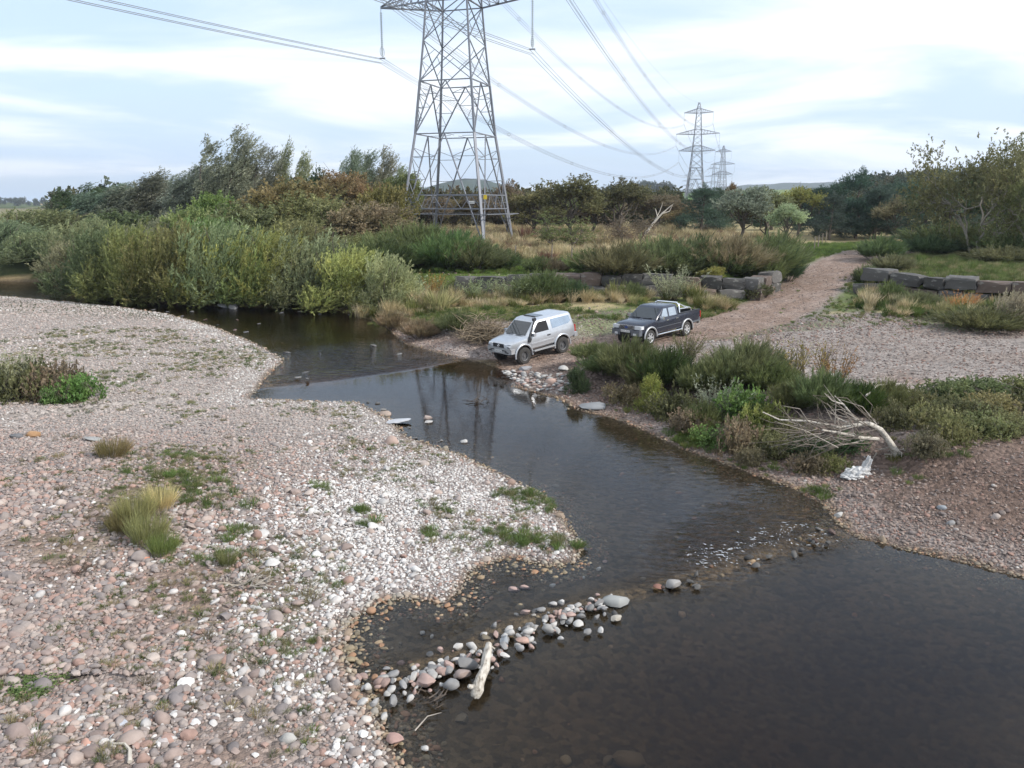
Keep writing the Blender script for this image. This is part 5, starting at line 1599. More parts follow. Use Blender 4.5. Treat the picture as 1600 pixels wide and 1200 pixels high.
def log_piece():
    mat = log_material()
    a, b, c, d = at_z(764, 1006, 0.30), at_z(756, 1046, 0.24), at_z(746, 1078, 0.13), at_z(742, 1090, 0.04)
    root = tag(empty('driftwood_log', (c.x, c.y, 0)), 'bleached driftwood log lying across the stone weir into the pool', 'log')
    r = np.random.default_rng(5)
    pts = [a, a.lerp(b, 0.3) + Vector((0.012, 0, 0.01)), a.lerp(b, 0.65), b + Vector((0.015, 0, 0)), b.lerp(c, 0.4), b.lerp(c, 0.75) + Vector((-0.012, 0, 0)), c, c.lerp(d, 0.6), d]
    m = MB(); m.tube([p - root.location for p in pts], [0.045, 0.062, 0.066, 0.072, 0.075, 0.082, 0.088, 0.086, 0.06], 14)
    v = np.array(m.v); v += r.normal(0, 0.006, v.shape); m.v = [tuple(x) for x in v]
    m.build('trunk', mat, root, 40)
    q = c - root.location
    k = MB(); k.tube([q + Vector((-0.02, 0.03, 0.02)), q + Vector((-0.10, 0.0, 0.05)), q + Vector((-0.135, -0.01, 0.075))], [0.05, 0.04, 0.03], 9)
    k.build('root_stub', mat, root, 50)
    q = a - root.location
    k = MB(); k.tube([q + Vector((0, -0.05, 0)), q + Vector((0.10, -0.09, -0.04))], [0.022, 0.010], 6); k.build('broken_branch', mat, root, 50)


log_piece()


def uprooted():
    bark = log_material()
    g = ground(1398, 714)
    root = tag(empty('uprooted_tree', g), 'uprooted dead tree with bleached branches sprawling over the bank', 'dead tree')
    r = np.random.default_rng(8)
    def P(px, py, dy=0.0): return at_y(px, py, g.y + dy) - g
    t = MB()
    t.tube([P(1402, 712, -0.1), P(1390, 690, 0.0), P(1376, 672, 0.05), P(1358, 662, 0.1)], [0.115, 0.09, 0.075, 0.06], 9)
    v = np.array(t.v); v += r.normal(0, 0.008, v.shape); t.v = [tuple(x) for x in v]
    t.build('trunk', bark, root, 50)
    for pts, rad in [([(1358, 662), (1340, 660), (1318, 632)], 0.06), ([(1372, 686), (1345, 684), (1310, 676), (1285, 672)], 0.055), ([(1358, 662), (1330, 664), (1306, 652)], 0.055), ([(1345, 664), (1312, 668), (1262, 658), (1218, 656), (1192, 644)], 0.045), ([(1318, 632), (1300, 626), (1288, 614)], 0.022), ([(1318, 632), (1304, 618)], 0.02)]:
        dy = r.uniform(-0.3, 0.4)
        k = MB(); q = [P(px, py, dy * i) for i, (px, py) in enumerate(pts)]
        k.tube(q, [rad * (1 - 0.6 * i / (len(q) - 1)) for i in range(len(q))], 7)
        k.build('branch', bark, root, 50)
    for k in range(110):
        a = (r.uniform(1250, 1370), r.uniform(655, 700))
        l = r.uniform(35, 120)
        e = (a[0] - l * r.uniform(0.1, 1.0), a[1] + l * r.uniform(-0.75, 0.5) * 0.8)
        dy = r.uniform(-0.7, 0.3); dz = r.uniform(-0.2, 0.3)
        p, q = P(*a, dy), P(*e, dy + dz)
        if q.z + g.z < gz(q.x + g.x, q.y + g.y) + 0.02: q.z = gz(q.x + g.x, q.y + g.y) + 0.05 - g.z
        m = MB(); mid = p.lerp(q, 0.5) + Vector(r.normal(0, 0.09, 3)); m.tube([p, mid, q], [0.014, 0.010, 0.004], 4)
        m.build('twig', M_TWIG if k % 4 else M_DEAD, root)
    for k in range(26):
        a = Vector((r.normal(0, 0.16), r.normal(0, 0.12), r.uniform(-0.1, 0.25)))
        m = MB(); e = a + Vector((r.normal(0.1, 0.3), r.normal(-0.2, 0.2), r.uniform(-0.35, 0.15))); m.tube([a, a.lerp(e, 0.5) + Vector(r.normal(0, 0.05, 3)), e], [0.025, 0.014, 0.005], 5)
        m.build('root', M_DEAD, root)


uprooted()


def sack():
    g = ground(1338, 746)
    s = 1 / FPX * (g.y * CP + CAM_Z * SP)
    root = tag(empty('plastic_sack', g), 'torn white plastic sack snagged on the bank below the dead tree', 'sack')
    r = np.random.default_rng(4)
    import bmesh
    def crumple(name, scale, loc, amp, seed, lean=0.0):
        rr = np.random.default_rng(seed)
        bm = bmesh.new(); bmesh.ops.create_icosphere(bm, subdivisions=4, radius=1.0)
        co = np.array([v.co[:] for v in bm.verts]); nn = co.copy()
        f = np.zeros(len(co))
        for q in range(9):
            w = rr.normal(size=3) * (2.0 + q); f += (np.abs(np.sin(nn @ w + rr.uniform(0, 6))) - 0.6) / (1.2 + 0.5 * q)
        co = nn * (1 + amp * f)[:, None]
        co[:, 2] = np.where(co[:, 2] < -0.15, -0.15 + (co[:, 2] + 0.15) * 0.1, co[:, 2])
        co *= np.array(scale); co[:, 0] += lean * np.maximum(co[:, 2], 0)
        for v, c in zip(bm.verts, co + np.array(loc)): v.co = c
        me = bpy.data.meshes.new(name); bm.to_mesh(me); bm.free()
        return link(name, me, M_SACK, root)
    crumple('bag_body', (19 * s, 13 * s, 12 * s), (0, 0, 2 * s), 0.34, 3, 0.25)
    crumple('bag_flap', (13 * s, 9 * s, 5 * s), (-12 * s, -5 * s, 1 * s), 0.4, 9)
    crumple('torn_neck', (6 * s, 5 * s, 15 * s), (13 * s, 1 * s, 14 * s), 0.45, 6, 0.3)


sack()


def stick(name, label, pts, rad, mat, cat='stick', z=None, n=6):
    q = [at_z(px, py, z) + Vector((0, 0, dz)) if z is not None else ground(px, py) + Vector((0, 0, dz)) for px, py, dz in pts]
    m = MB(); m.tube(q, [rad * (1 - 0.6 * i / (len(q) - 1)) for i in range(len(q))], n)
    return tag(m.build(name, mat, None, 50), label, cat)


stick('stick', 'curved pale stick lying on the cobbles', [(204, 1200, 0.04), (204, 1182, 0.06), (196, 1172, 0.06), (178, 1170, 0.05)], 0.03, M_DRIFT)
stick('stick', 'thin grey stick leaning out of the lower pool', [(648, 1142, 0.0), (668, 1122, 0.03), (690, 1118, 0.05)], 0.012, M_DEAD, z=0.01)
stick('stick', 'grey pole lying on the bank behind the stone spit', [(908, 582, 0.05), (920, 572, 0.1), (929, 562, 0.12)], 0.05, M_DEAD)
stick('fallen_branch', 'grey branch lying on the brambles above the uprooted tree', [(1350, 655, 0.7), (1368, 640, 0.75), (1405, 634, 0.7)], 0.035, M_DRIFT, 'branch')


def twig_heap(name, label, px, py, w, h, n, mat, cat, seed, z=None):
    g = at_z(px, py, z) if z is not None else ground(px, py)
    r = np.random.default_rng(seed)
    m = MB()
    for k in range(n):
        a = Vector((r.normal(0, w * 0.3), r.normal(0, w * 0.22), abs(r.normal(0, h * 0.3))))
        d = Vector((r.normal(0, 1), r.normal(0, 0.6), r.normal(0.25, 0.3))).normalized() * r.uniform(0.25, 0.6) * w
        b = a + d; b.z = max(b.z, 0.02)
        m.tube([a, a.lerp(b, 0.5) + Vector(r.normal(0, 0.02, 3)), b], [0.012 * (1 + w * 0.3), 0.009 * (1 + w * 0.3), 0.003], 3, False)
    for i, v in enumerate(m.v): m.v[i] = (v[0] + g.x, v[1] + g.y, v[2] + g.z)
    return tag(m.build(name, mat), label, cat)


twig_heap('twig_clump', 'clump of dark twigs stranded in the ford pool', 747, 628, 0.55, 0.3, 26, M_DARKWOOD, 'twigs', 31, 0.12)
twig_heap('brushwood', 'dry twigs washed up on the gravel bar', 388, 915, 0.75, 0.2, 46, M_DEAD, 'twigs', 32)
twig_heap('brushwood', 'straw coloured flood wrack heaped behind the silver car', 757, 534, 1.9, 1.5, 520, simple('straw_wrack', (0.21, 0.165, 0.11), 0.9, 0, 0.3), 'flood wrack', 33)
twig_heap('twig_clump', 'small wet twigs caught at the pool edge', 672, 1095, 0.4, 0.15, 22, M_DARKWOOD, 'twigs', 34, 0.02)


def dead_trunk():
    g = ground(1003, 378)
    root = tag(empty('dead_tree', g), 'bleached dead trunk leaning in the rough field', 'dead tree')
    def P(px, py, dy=0): return at_y(px, py, g.y + dy) - g
    m = MB(); m.tube([P(998, 392), P(1005, 370), P(1020, 350), P(1034, 334), P(1050, 320)], [0.22, 0.18, 0.14, 0.09, 0.03], 8); m.build('trunk', M_DRIFT, root, 50)
    for a in ([(1020, 350), (1030, 332), (1036, 316)], [(1034, 334), (1046, 330), (1052, 318)], [(1028, 341), (1024, 326)]):
        m = MB(); q = [P(x, y, 0.3 * i) for i, (x, y) in enumerate(a)]; m.tube(q, [0.07, 0.04, 0.015][:len(q)], 6); m.build('branch', M_DRIFT, root, 50)


dead_trunk()
M_POST = simple('weathered_post', (0.20, 0.17, 0.14), 0.9, 0, 0.25, 9, 0.3)
for px, py, h, lb in [(1272, 392, 1.3, None), (1278, 388, 1.3, None), (1284, 384, 1.3, None), (1290, 380, 1.3, None), (805, 408, 1.25, None), (893, 410, 1.25, None), (742, 405, 1.25, None), (862, 408, 1.25, None), (1358, 372, 1.3, None), (1372, 370, 1.3, None)]:
    g = ground(px, py)
    m = MB(); m.tube([(0, 0, -0.3), (0.01, 0, h * 0.6), (0.03, 0.01, h)], [0.06, 0.055, 0.05], 7)
    o = m.build('fence_post', M_POST); o.location = g
    tag(o, 'weathered fence post beside the grassy track, %s along the verge' % ORD[[1272, 1278, 1284, 1290, 1358, 1372].index(px)] if px > 1000 else 'thin fence post on the terrace, %s from the pylon' % ORD[[742, 805, 862, 893].index(px)], 'post', 'fence posts by the track' if px > 1000 else 'fence posts on the terrace')


# ------------------------------------------------------------------ white water
def foam():
    m, nt, N, L, b = new_mat('foam')
    b.inputs['Base Color'].default_value = (0.42, 0.44, 0.46, 1); b.inputs['Roughness'].default_value = 0.5
    r = np.random.default_rng(12)
    V, F = [], []
    for k in range(520):
        t = r.random() ** 0.9
        px = np.interp(t, [0, 1], [1292, 1085]) + r.normal(0, 10); py = np.interp(px, [1080, 1150, 1220, 1290], [884, 868, 842, 838]) + r.normal(0, 10) - 6
        if r.random() > 0.55 * max(0.0, fbm(np.array([px * 0.09]), np.array([py * 0.2]), 3)[0] - 0.38) / 0.2: continue
        g = at_z(px, py, 0.07)
        z = levels(np.array([[g.x, g.y]]))[0] + 0.012
        n = 7; a0 = r.uniform(0, 6.28); l, w = r.uniform(0.010, 0.05) * r.uniform(0.5, 1.6), r.uniform(0.004, 0.011); th = R(-35) + r.normal(0, 0.5)
        c = len(V)
        for i in range(n):
            a = 2 * math.pi * i / n; q = r.uniform(0.6, 1.2)
            x, y = l * q * math.cos(a), w * q * math.sin(a)
            V.append((g.x + x * math.cos(th) - y * math.sin(th), g.y + x * math.sin(th) + y * math.cos(th), z))
        V.append((g.x, g.y, z + 0.014))
        for i in range(n): F.append((c + i, c + (i + 1) % n, c + n))
    o = link('foam', mesh_np('foam', V, np.array(F), True), m)
    tag(o, 'flecks of white water on the riffle', kind='stuff')


foam()
# ------------------------------------------------------------------ vehicles (x forward, y to the vehicle's left, z up; metres)
def paint(name, col, metal=0.6, rough=0.32, dirt=(0.22, 0.17, 0.13), amount=0.5):
    m, nt, N, L, b = new_mat(name)
    tc = N('ShaderNodeTexCoord')
    n = N('ShaderNodeTexNoise'); n.inputs['Scale'].default_value = 6; n.inputs['Detail'].default_value = 7
    L(tc.outputs['Object'], n.inputs['Vector'])
    mr = N('ShaderNodeMapRange'); mr.inputs['From Min'].default_value = 0.5; mr.inputs['From Max'].default_value = 0.75; mr.inputs['To Max'].default_value = amount
    L(n.outputs['Fac'], mr.inputs['Value'])
    mx = N('ShaderNodeMix'); mx.data_type = 'RGBA'; mx.inputs['A'].default_value = (*col, 1); mx.inputs['B'].default_value = (*dirt, 1)
    L(mr.outputs[0], mx.inputs['Factor']); L(mx.outputs['Result'], b.inputs['Base Color'])
    b.inputs['Metallic'].default_value = metal; b.inputs['Roughness'].default_value = rough
    b.inputs['Coat Weight'].default_value = 0.5; b.inputs['Coat Roughness'].default_value = 0.08
    return m


M_SILVER = paint('silver_paint', (0.52, 0.54, 0.57), 0.6, 0.28, (0.36, 0.33, 0.30), 0.3)
M_NAVY = paint('navy_paint', (0.022, 0.026, 0.042), 0.2, 0.25, (0.10, 0.085, 0.07), 0.25)
M_LOWGREY = paint('grey_lower_paint', (0.16, 0.18, 0.21), 0.5, 0.35, (0.16, 0.13, 0.11), 0.4)
M_FLARE = paint('flare_silver', (0.42, 0.43, 0.44), 0.4, 0.4, (0.25, 0.21, 0.18), 0.4)
M_GLASS = simple('car_glass', (0.02, 0.026, 0.03), 0.02, 0, 0.1, 3, 0, 0.9)
M_SKYGLASS = simple('sky_tint_glass', (0.42, 0.47, 0.52), 0.06, 0.75, 0.25, 2.5)  # pale mirror tint puts bright sky reflection into the window colour
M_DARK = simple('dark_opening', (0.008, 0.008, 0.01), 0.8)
M_PLASTIC = simple('black_plastic', (0.022, 0.022, 0.024), 0.5)
M_TYRE = simple('tyre_rubber', (0.035, 0.033, 0.031), 0.85, 0, 0.3, 12, 0.3)
M_STEEL = simple('grey_wheel', (0.11, 0.11, 0.115), 0.5, 0.3)
M_ALLOY = simple('alloy_wheel', (0.62, 0.63, 0.64), 0.35, 0.6)
M_CHROME = simple('chrome', (0.78, 0.79, 0.80), 0.16, 0.9, 0.05)
M_LAMP = simple('lamp_glass', (0.66, 0.68, 0.70), 0.12, 0.1, 0.15, 20, 0, 0.8)
M_REDLAMP = simple('red_lamp', (0.32, 0.02, 0.015), 0.25)
M_AMBER = simple('amber_lamp', (0.6, 0.2, 0.03), 0.25)
M_PLATE = simple('number_plate', (0.72, 0.72, 0.70), 0.4, 0, 0.05)
M_INK = simple('plate_ink', (0.02, 0.02, 0.02), 0.5)
M_BADGE = simple('blue_badge', (0.03, 0.06, 0.2), 0.3)


def loft(stations):
    """Closed body from half sections [(x, [(y, z), ...])] running from the bottom centre to the top centre."""
    m = MB(); rings = []
    for x, pts in stations:
        ring = [(x, y, z) for y, z in pts] + [(x, -y, z) for y, z in pts[-2:0:-1]]
        rings.append(ring)
    n = len(rings[0])
    for rg in rings: m.v += rg
    for i in range(len(rings) - 1):
        for k in range(n):
            m.f.append((i * n + k, i * n + (k + 1) % n, (i + 1) * n + (k + 1) % n, (i + 1) * n + k))
    m.f.append(tuple(range(n))[::-1]); m.f.append(tuple((len(rings) - 1) * n + k for k in range(n)))
    return m


def rings_loft(levels_, seg=5):
    """Cab from rounded rectangles stacked in z: (z, x_rear, x_front, half width, corner radius)."""
    m = MB(); n = 4 * (seg + 1)
    for z, x0, x1, hw, cr in levels_:
        for cx, cy, a0 in ((x1 - cr, hw - cr, 0), (x0 + cr, hw - cr, 90), (x0 + cr, -hw + cr, 180), (x1 - cr, -hw + cr, 270)):
            for i in range(seg + 1):
                a = R(a0 + 90 * i / seg)
                m.v.append((cx + cr * math.cos(a), cy + cr * math.sin(a), z))
    for i in range(len(levels_) - 1):
        for k in range(n):
            m.f.append((i * n + k, i * n + (k + 1) % n, (i + 1) * n + (k + 1) % n, (i + 1) * n + k))
    m.f.append(tuple(range(n))[::-1]); m.f.append(tuple((len(levels_) - 1) * n + k for k in range(n)))
    return m


def cut(me, cutters, mat):
    """Subtract cutter meshes from me and return the cut mesh."""
    o = bpy.data.objects.new('cut_base', me); COL.objects.link(o)
    tmp = []
    for c in cutters:
        cm = c.mesh('cutter'); cm.materials.append(mat)
        co = bpy.data.objects.new('cutter', cm); COL.objects.link(co); tmp.append(co)
        b = o.modifiers.new('cut', 'BOOLEAN'); b.operation = 'DIFFERENCE'; b.object = co; b.solver = 'EXACT'; b.material_mode = 'TRANSFER'
    bpy.context.view_layer.update()
    out = bpy.data.meshes.new_from_object(o.evaluated_get(bpy.context.evaluated_depsgraph_get()))
    for t in tmp + [o]: bpy.data.objects.remove(t)
    out.polygons.foreach_set('use_smooth', np.ones(len(out.polygons), bool)); out.set_sharp_from_angle(angle=R(32))
    return out


def cyl(c, rad, y0, y1, n=28):
    m = MB(); m.tube([(c[0], y0, c[1]), (c[0], y1, c[1])], rad, n); return m


ROTY = Matrix.Rotation(-math.pi / 2, 4, 'X')          # lathe axis Z -> +Y


def wheel(parent, x, y, rad, width, rim_mat, spokes, rim_r, steer=0.0):
    s = 1 if y > 0 else -1
    w = empty('wheel'); w.parent = parent; w.location = (x, y, rad); w.rotation_euler = (0, 0, steer)
    h = width / 2
    t = MB(); t.lathe([(rim_r, -h * 0.8), (rim_r + 0.03, -h), (rad - 0.05, -h), (rad - 0.012, -h * 0.75), (rad, -h * 0.4), (rad, h * 0.4), (rad - 0.012, h * 0.75), (rad - 0.05, h), (rim_r + 0.03, h), (rim_r, h * 0.8), (rim_r, -h * 0.8)], 36, ROTY)
    for k in range(36):                                # tread blocks
        a = 2 * math.pi * k / 36
        for q in (-0.55, 0.0, 0.55):
            t.box(((rad + 0.003) * math.cos(a + q * 0.1), q * h, (rad + 0.003) * math.sin(a + q * 0.1)), (0.03, h * 0.42, 0.035), Matrix.Rotation(-a, 3, 'Y'))
    t.build('tyre', M_TYRE, w, 35)
    rm = MB(); d = s * h
    rm.lathe([(0.0, d * 0.30), (rim_r * 0.9, d * 0.30), (rim_r * 0.93, d * 0.85), (rim_r + 0.012, d * 0.92), (rim_r + 0.012, d * 0.7), (rim_r * 0.95, -d * 0.8)], 32, ROTY)
    rm.build('rim', rim_mat if spokes == 0 else M_STEEL, w, 35)
    sp = MB()
    if spokes:
        for k in range(spokes):
            a = 2 * math.pi * k / spokes
            sp.bar((0.04 * math.cos(a), d * 0.72, 0.04 * math.sin(a)), (rim_r * math.cos(a), d * 0.80, rim_r * math.sin(a)), 0.075, 0.04, Vector((0, 1, 0)))
        sp.lathe([(0, d * 0.82), (0.07, d * 0.80), (0.075, d * 0.55)], 16, ROTY)
        sp.lathe([(rim_r * 0.97, d * 0.6), (rim_r * 0.95, d * 0.86), (rim_r + 0.014, d * 0.94), (rim_r + 0.014, d * 0.6)], 28, ROTY)
    else:
        for k in range(8):
            a = 2 * math.pi * k / 8
            sp.lathe([(0, 0), (0.035, 0), (0.035, 0.012), (0, 0.012)], 10, Matrix.Translation((0.62 * rim_r * math.cos(a), d * 0.31 if s > 0 else d * 0.31 - 0.012, 0.62 * rim_r * math.sin(a))) @ ROTY)
        sp.lathe([(0, d * 0.62), (0.055, d * 0.60), (0.07, d * 0.30)], 14, ROTY)
    sp.build('spokes' if spokes else 'hub', rim_mat, w, 35)
    return w


def flare(parent, x, z, y, rad, t, mat, a0=-8, a1=188):
    m = MB(); pts = [(x + rad * math.cos(R(a)), y, max(0.30, z + rad * math.sin(R(a)))) for a in np.linspace(a0, a1, 22)]
    m.tube(pts, t, 8)
    return m.build('wheel_arch_flare', mat, parent, 60)


def side_panel(parent, name, poly, yf, mat, s, t=0.012, proud=0.007, pname=None):
    """A flat-ish panel on the side: poly of (x, z), yf(z) the body side there."""
    m = MB(); n = len(poly)
    o = [(x, s * (yf(z) + proud), z) for x, z in poly]; i = [(x, s * (yf(z) - t), z) for x, z in poly]
    m.add(o + i, [tuple(range(n)), tuple(range(n, 2 * n))[::-1]] + [(k, (k + 1) % n, n + (k + 1) % n, n + k) for k in range(n)])
    return m.build(name, mat, parent)


def end_panel(parent, name, poly, xf, mat, proud, t=0.012):
    """A panel across the front or rear: poly of (y, z), xf(z) the surface x; proud < 0 faces the rear."""
    m = MB(); n = len(poly); sg = 1 if proud > 0 else -1
    o = [(xf(z) + proud, y, z) for y, z in poly]; i = [(xf(z) - sg * t, y, z) for y, z in poly]
    m.add(o + i, [tuple(range(n)), tuple(range(n, 2 * n))[::-1]] + [(k, (k + 1) % n, n + (k + 1) % n, n + k) for k in range(n)])
    return m.build(name, mat, parent)


def plate(parent, x, z, w=0.52, h=0.11):
    m = MB(); m.box((x, 0, z), (0.012, w, h)); p = m.build('number_plate', M_PLATE, parent)
    k = MB()
    for i in range(7):
        yy = -w * 0.40 + i * w * 0.133 + (0.012 if i > 3 else -0.006)
        k.box((x + 0.0075, yy - 0.012, z), (0.003, 0.012, h * 0.62)); k.box((x + 0.0075, yy + 0.010, z + h * 0.16 * (-1) ** i), (0.003, 0.022, h * 0.16))
    k.build('plate_characters', M_INK, p)


def seat_vehicle(root, front, rear, half_track, base):
    """Stand a vehicle on the ground: front and rear are its left wheel contact points."""
    f = Vector((front[0] - rear[0], front[1] - rear[1], 0)).normalized()
    l = Vector((-f.y, f.x, 0))
    mid = (Vector((front[0], front[1], 0)) + Vector((rear[0], rear[1], 0))) / 2 - l * half_track
    q = {}
    for a in (1, -1):
        for b in (1, -1):
            p = mid + f * (a * base / 2) + l * (b * half_track); q[a, b] = gz(p.x, p.y)
    zf, zr = (q[1, 1] + q[1, -1]) / 2, (q[-1, 1] + q[-1, -1]) / 2
    zl, zq = (q[1, 1] + q[-1, 1]) / 2, (q[1, -1] + q[-1, -1]) / 2
    fw = Vector((f.x * base, f.y * base, zf - zr)).normalized()
    lw = Vector((l.x * 2 * half_track, l.y * 2 * half_track, (zl - zq) * 0.6)).normalized()
    up = fw.cross(lw).normalized(); lw = up.cross(fw)
    M = Matrix((fw, lw, up)).transposed().to_4x4()
    M.translation = Vector((mid.x, mid.y, (zf + zr) / 2 - 0.02))
    root.matrix_world = M


def silver_car():
    root = tag(empty('off_road_car'), 'silver three door off-road car with snorkel, nose down at the ford', 'car')
    W = 0.865
    def sec(w, zb, zt, top=0.90, crown=0.03, hip=0.0):
        return [(0, zb), (w * 0.86, zb), (w * 0.985, zb + 0.10), (w + hip, zb + 0.28), (w, zt - 0.16), (w * 0.975, zt - 0.05), (w * top, zt), (w * 0.5, zt + crown * 0.8), (0, zt + crown)]
    body = loft([(-2.10, sec(0.80, 0.66, 1.22)), (-2.02, sec(0.845, 0.62, 1.25)), (-1.6, sec(W, 0.58, 1.26)), (-0.7, sec(W, 0.54, 1.25)), (0.5, sec(W, 0.54, 1.23)), (0.92, sec(W, 0.55, 1.20, 0.88)), (1.35, sec(0.86, 0.57, 1.16, 0.86, 0.045)), (1.65, sec(0.84, 0.58, 1.11, 0.84, 0.045)), (1.84, sec(0.81, 0.60, 1.04, 0.82, 0.04)), (1.93, sec(0.77, 0.64, 0.95, 0.85, 0.03))])
    me = body.mesh('body'); me.materials.append(M_SILVER)
    me = cut(me, [cyl((1.19, 0.42), 0.475, 0.45, 1.3), cyl((1.19, 0.42), 0.475, -1.3, -0.45), cyl((-1.19, 0.42), 0.475, 0.45, 1.3), cyl((-1.19, 0.42), 0.475, -1.3, -0.45)], M_DARK)
    b = link('body', me, None, root)
    cab = rings_loft([(1.16, -2.08, 0.98, 0.845, 0.14), (1.24, -2.07, 0.94, 0.842, 0.14), (1.50, -2.015, 0.66, 0.792, 0.15), (1.76, -1.96, 0.38, 0.742, 0.16), (1.84, -1.90, 0.28, 0.70, 0.17), (1.885, -1.78, 0.16, 0.60, 0.18), (1.905, -1.5, 0.0, 0.42, 0.18)])
    cab.build('cabin', M_SILVER, root, 40)
    yf = lambda z: float(np.interp(z, [1.16, 1.24, 1.50, 1.76, 1.84], [0.845, 0.842, 0.792, 0.742, 0.70]))
    xw = lambda z: float(np.interp(z, [1.16, 1.24, 1.50, 1.76, 1.84], [0.98, 0.94, 0.66, 0.38, 0.28]))
    xr = lambda z: float(np.interp(z, [1.16, 1.24, 1.50, 1.76, 1.84], [-2.08, -2.07, -2.015, -1.96, -1.90]))
    for s in (1, -1):
        d = side_panel(root, 'door_window', [(0.56, 1.285), (-0.42, 1.285), (-0.36, 1.74), (0.16, 1.74)], yf, M_DARK if s > 0 else M_GLASS, s)
        side_panel(root, 'rear_side_window', [(-0.64, 1.30), (-1.66, 1.36), (-1.84, 1.46), (-1.78, 1.72), (-0.58, 1.74)], yf, M_SKYGLASS, s)
        yb = lambda z: W
        for nm, poly in (('door_edge', [(0.72, 0.72), (0.708, 0.72), (0.708, 1.2), (0.72, 1.2)]), ('door_edge', [(-0.52, 0.62), (-0.532, 0.62), (-0.532, 1.2), (-0.52, 1.2)])):
            side_panel(root, nm, poly, lambda z: W * float(np.interp(z, [0.6, 0.9, 1.1, 1.2], [0.985, 1.0, 1.0, 0.975])), M_PLASTIC, s, 0.01, 0.003)
        side_panel(root, 'body_moulding', [(0.70, 0.80), (-0.68, 0.80), (-0.68, 0.875), (0.70, 0.875)], yb, M_SILVER, s, 0.01, 0.022)
        side_panel(root, 'door_handle', [(-0.28, 1.045), (-0.46, 1.045), (-0.46, 1.095), (-0.28, 1.095)], yb, M_PLASTIC, s, 0.01, 0.03)
        m = MB(); m.box((0.02, s * 0.93, 0.52), (1.30, 0.17, 0.045)); m.box((0.02, s * 0.85, 0.49), (1.24, 0.04, 0.05)); m.build('side_step', M_FLARE, root)
        m = MB(); m.box((0.62, s * 0.97, 1.27), (0.13, 0.19, 0.16)); m.box((0.66, s * 0.88, 1.22), (0.06, 0.10, 0.05)); mr = m.build('door_mirror', M_SILVER, root)
        for x in (1.19, -1.19): flare(root, x, 0.42, s * (W + 0.005), 0.50, 0.045, M_SILVER)
        m = MB(); m.poly([(1.90, s * 0.40, 0.86), (1.86, s * 0.76, 0.86), (1.74, s * 0.80, 0.90), (1.76, s * 0.78, 1.02), (1.86, s * 0.72, 1.03), (1.905, s * 0.40, 1.02)], 0.05, (1, 0, 0)); m.build('headlight', M_LAMP, root)
        m = MB(); m.box((-2.08, s * 0.77, 1.05), (0.08, 0.13, 0.34)); m.build('tail_light', M_REDLAMP, root)
        wheel(root, 1.19, s * 0.775, 0.39, 0.27, M_STEEL, 0, 0.205, R(4)); wheel(root, -1.19, s * 0.775, 0.39, 0.27, M_STEEL, 0, 0.205)
        m = MB(); m.box((1.955, s * 0.58, 0.665), (0.04, 0.26, 0.045)); m.box((1.955, s * 0.40, 0.735), (0.04, 0.34, 0.035)); m.build('bumper_slot', M_DARK, root)
    end_panel(root, 'windscreen', [(0.72, 1.255), (-0.72, 1.255), (-0.61, 1.755), (0.61, 1.755)], xw, M_GLASS, 0.010)
    end_panel(root, 'rear_window', [(0.66, 1.33), (-0.66, 1.33), (-0.60, 1.74), (0.60, 1.74)], xr, M_GLASS, -0.006)
    m = MB(); m.add([(x, y, z) for x, w in ((1.84, 0.80), (1.965, 0.72)) for y, z in ((-w, 0.58), (w, 0.58), (w, 0.84), (-w, 0.84))], [(0, 3, 2, 1), (4, 5, 6, 7), (0, 1, 5, 4), (1, 2, 6, 5), (2, 3, 7, 6), (3, 0, 4, 7)])
    m.box((1.80, 0, 0.70), (0.22, 1.70, 0.22)); m.build('front_bumper', M_FLARE, root)
    m = MB(); m.box((-2.10, 0, 0.74), (0.20, 1.72, 0.20)); m.build('rear_bumper', M_SILVER, root)
    m = MB(); m.box((1.915, 0, 0.935), (0.05, 0.76, 0.17)); gr = m.build('grille', M_PLASTIC, root)
    for k in range(3):
        m = MB(); m.box((1.945, 0, 0.885 + 0.05 * k), (0.012, 0.72, 0.014)); m.build('slat', M_PLASTIC, gr)
    m = MB(); m.tube([(1.955, 0.075 * math.cos(a), 0.94 + 0.05 * math.sin(a)) for a in np.linspace(0, 2 * math.pi, 20)], 0.011, 6, False)
    m.tube([(1.955, 0.03 * math.cos(a), 0.94 + 0.045 * math.sin(a)) for a in np.linspace(0, 2 * math.pi, 16)], 0.009, 6, False); m.build('badge', M_CHROME, gr)
    plate(root, 1.985, 0.70)
    # snorkel up the left windscreen pillar
    m = MB(); m.tube([(0.86, W + 0.015, 0.98), (0.80, W + 0.045, 1.10), (0.80, W + 0.03, 1.22)], [0.085, 0.075, 0.05], 10)
    m.tube([(0.80, W + 0.03, 1.20), (0.52, 0.80, 1.62), (0.34, 0.755, 1.86)], [0.042, 0.04, 0.042], 10); m.box((0.36, 0.755, 1.90), (0.16, 0.11, 0.13)); m.build('snorkel', M_PLASTIC, root, 40)
    m = MB(); m.box((-0.25, 0, 1.913), (0.50, 0.78, 0.02)); m.build('sunroof', M_GLASS, root)
    m = MB(); m.box((-0.02, 0, 1.93), (0.03, 0.80, 0.035)); m.build('sunroof_deflector', M_PLASTIC, root)
    for y in (-0.35, 0.35):
        m = MB(); m.bar((0.97, y - 0.25, 1.235), (0.93, y + 0.22, 1.275), 0.022); m.build('wiper', M_PLASTIC, root)
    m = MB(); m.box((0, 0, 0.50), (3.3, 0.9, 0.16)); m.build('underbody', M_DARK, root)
    for x in (1.19, -1.19):
        m = MB(); m.tube([(x, -0.7, 0.39), (x, 0.7, 0.39)], 0.06, 10); m.build('axle', M_PLASTIC, root)
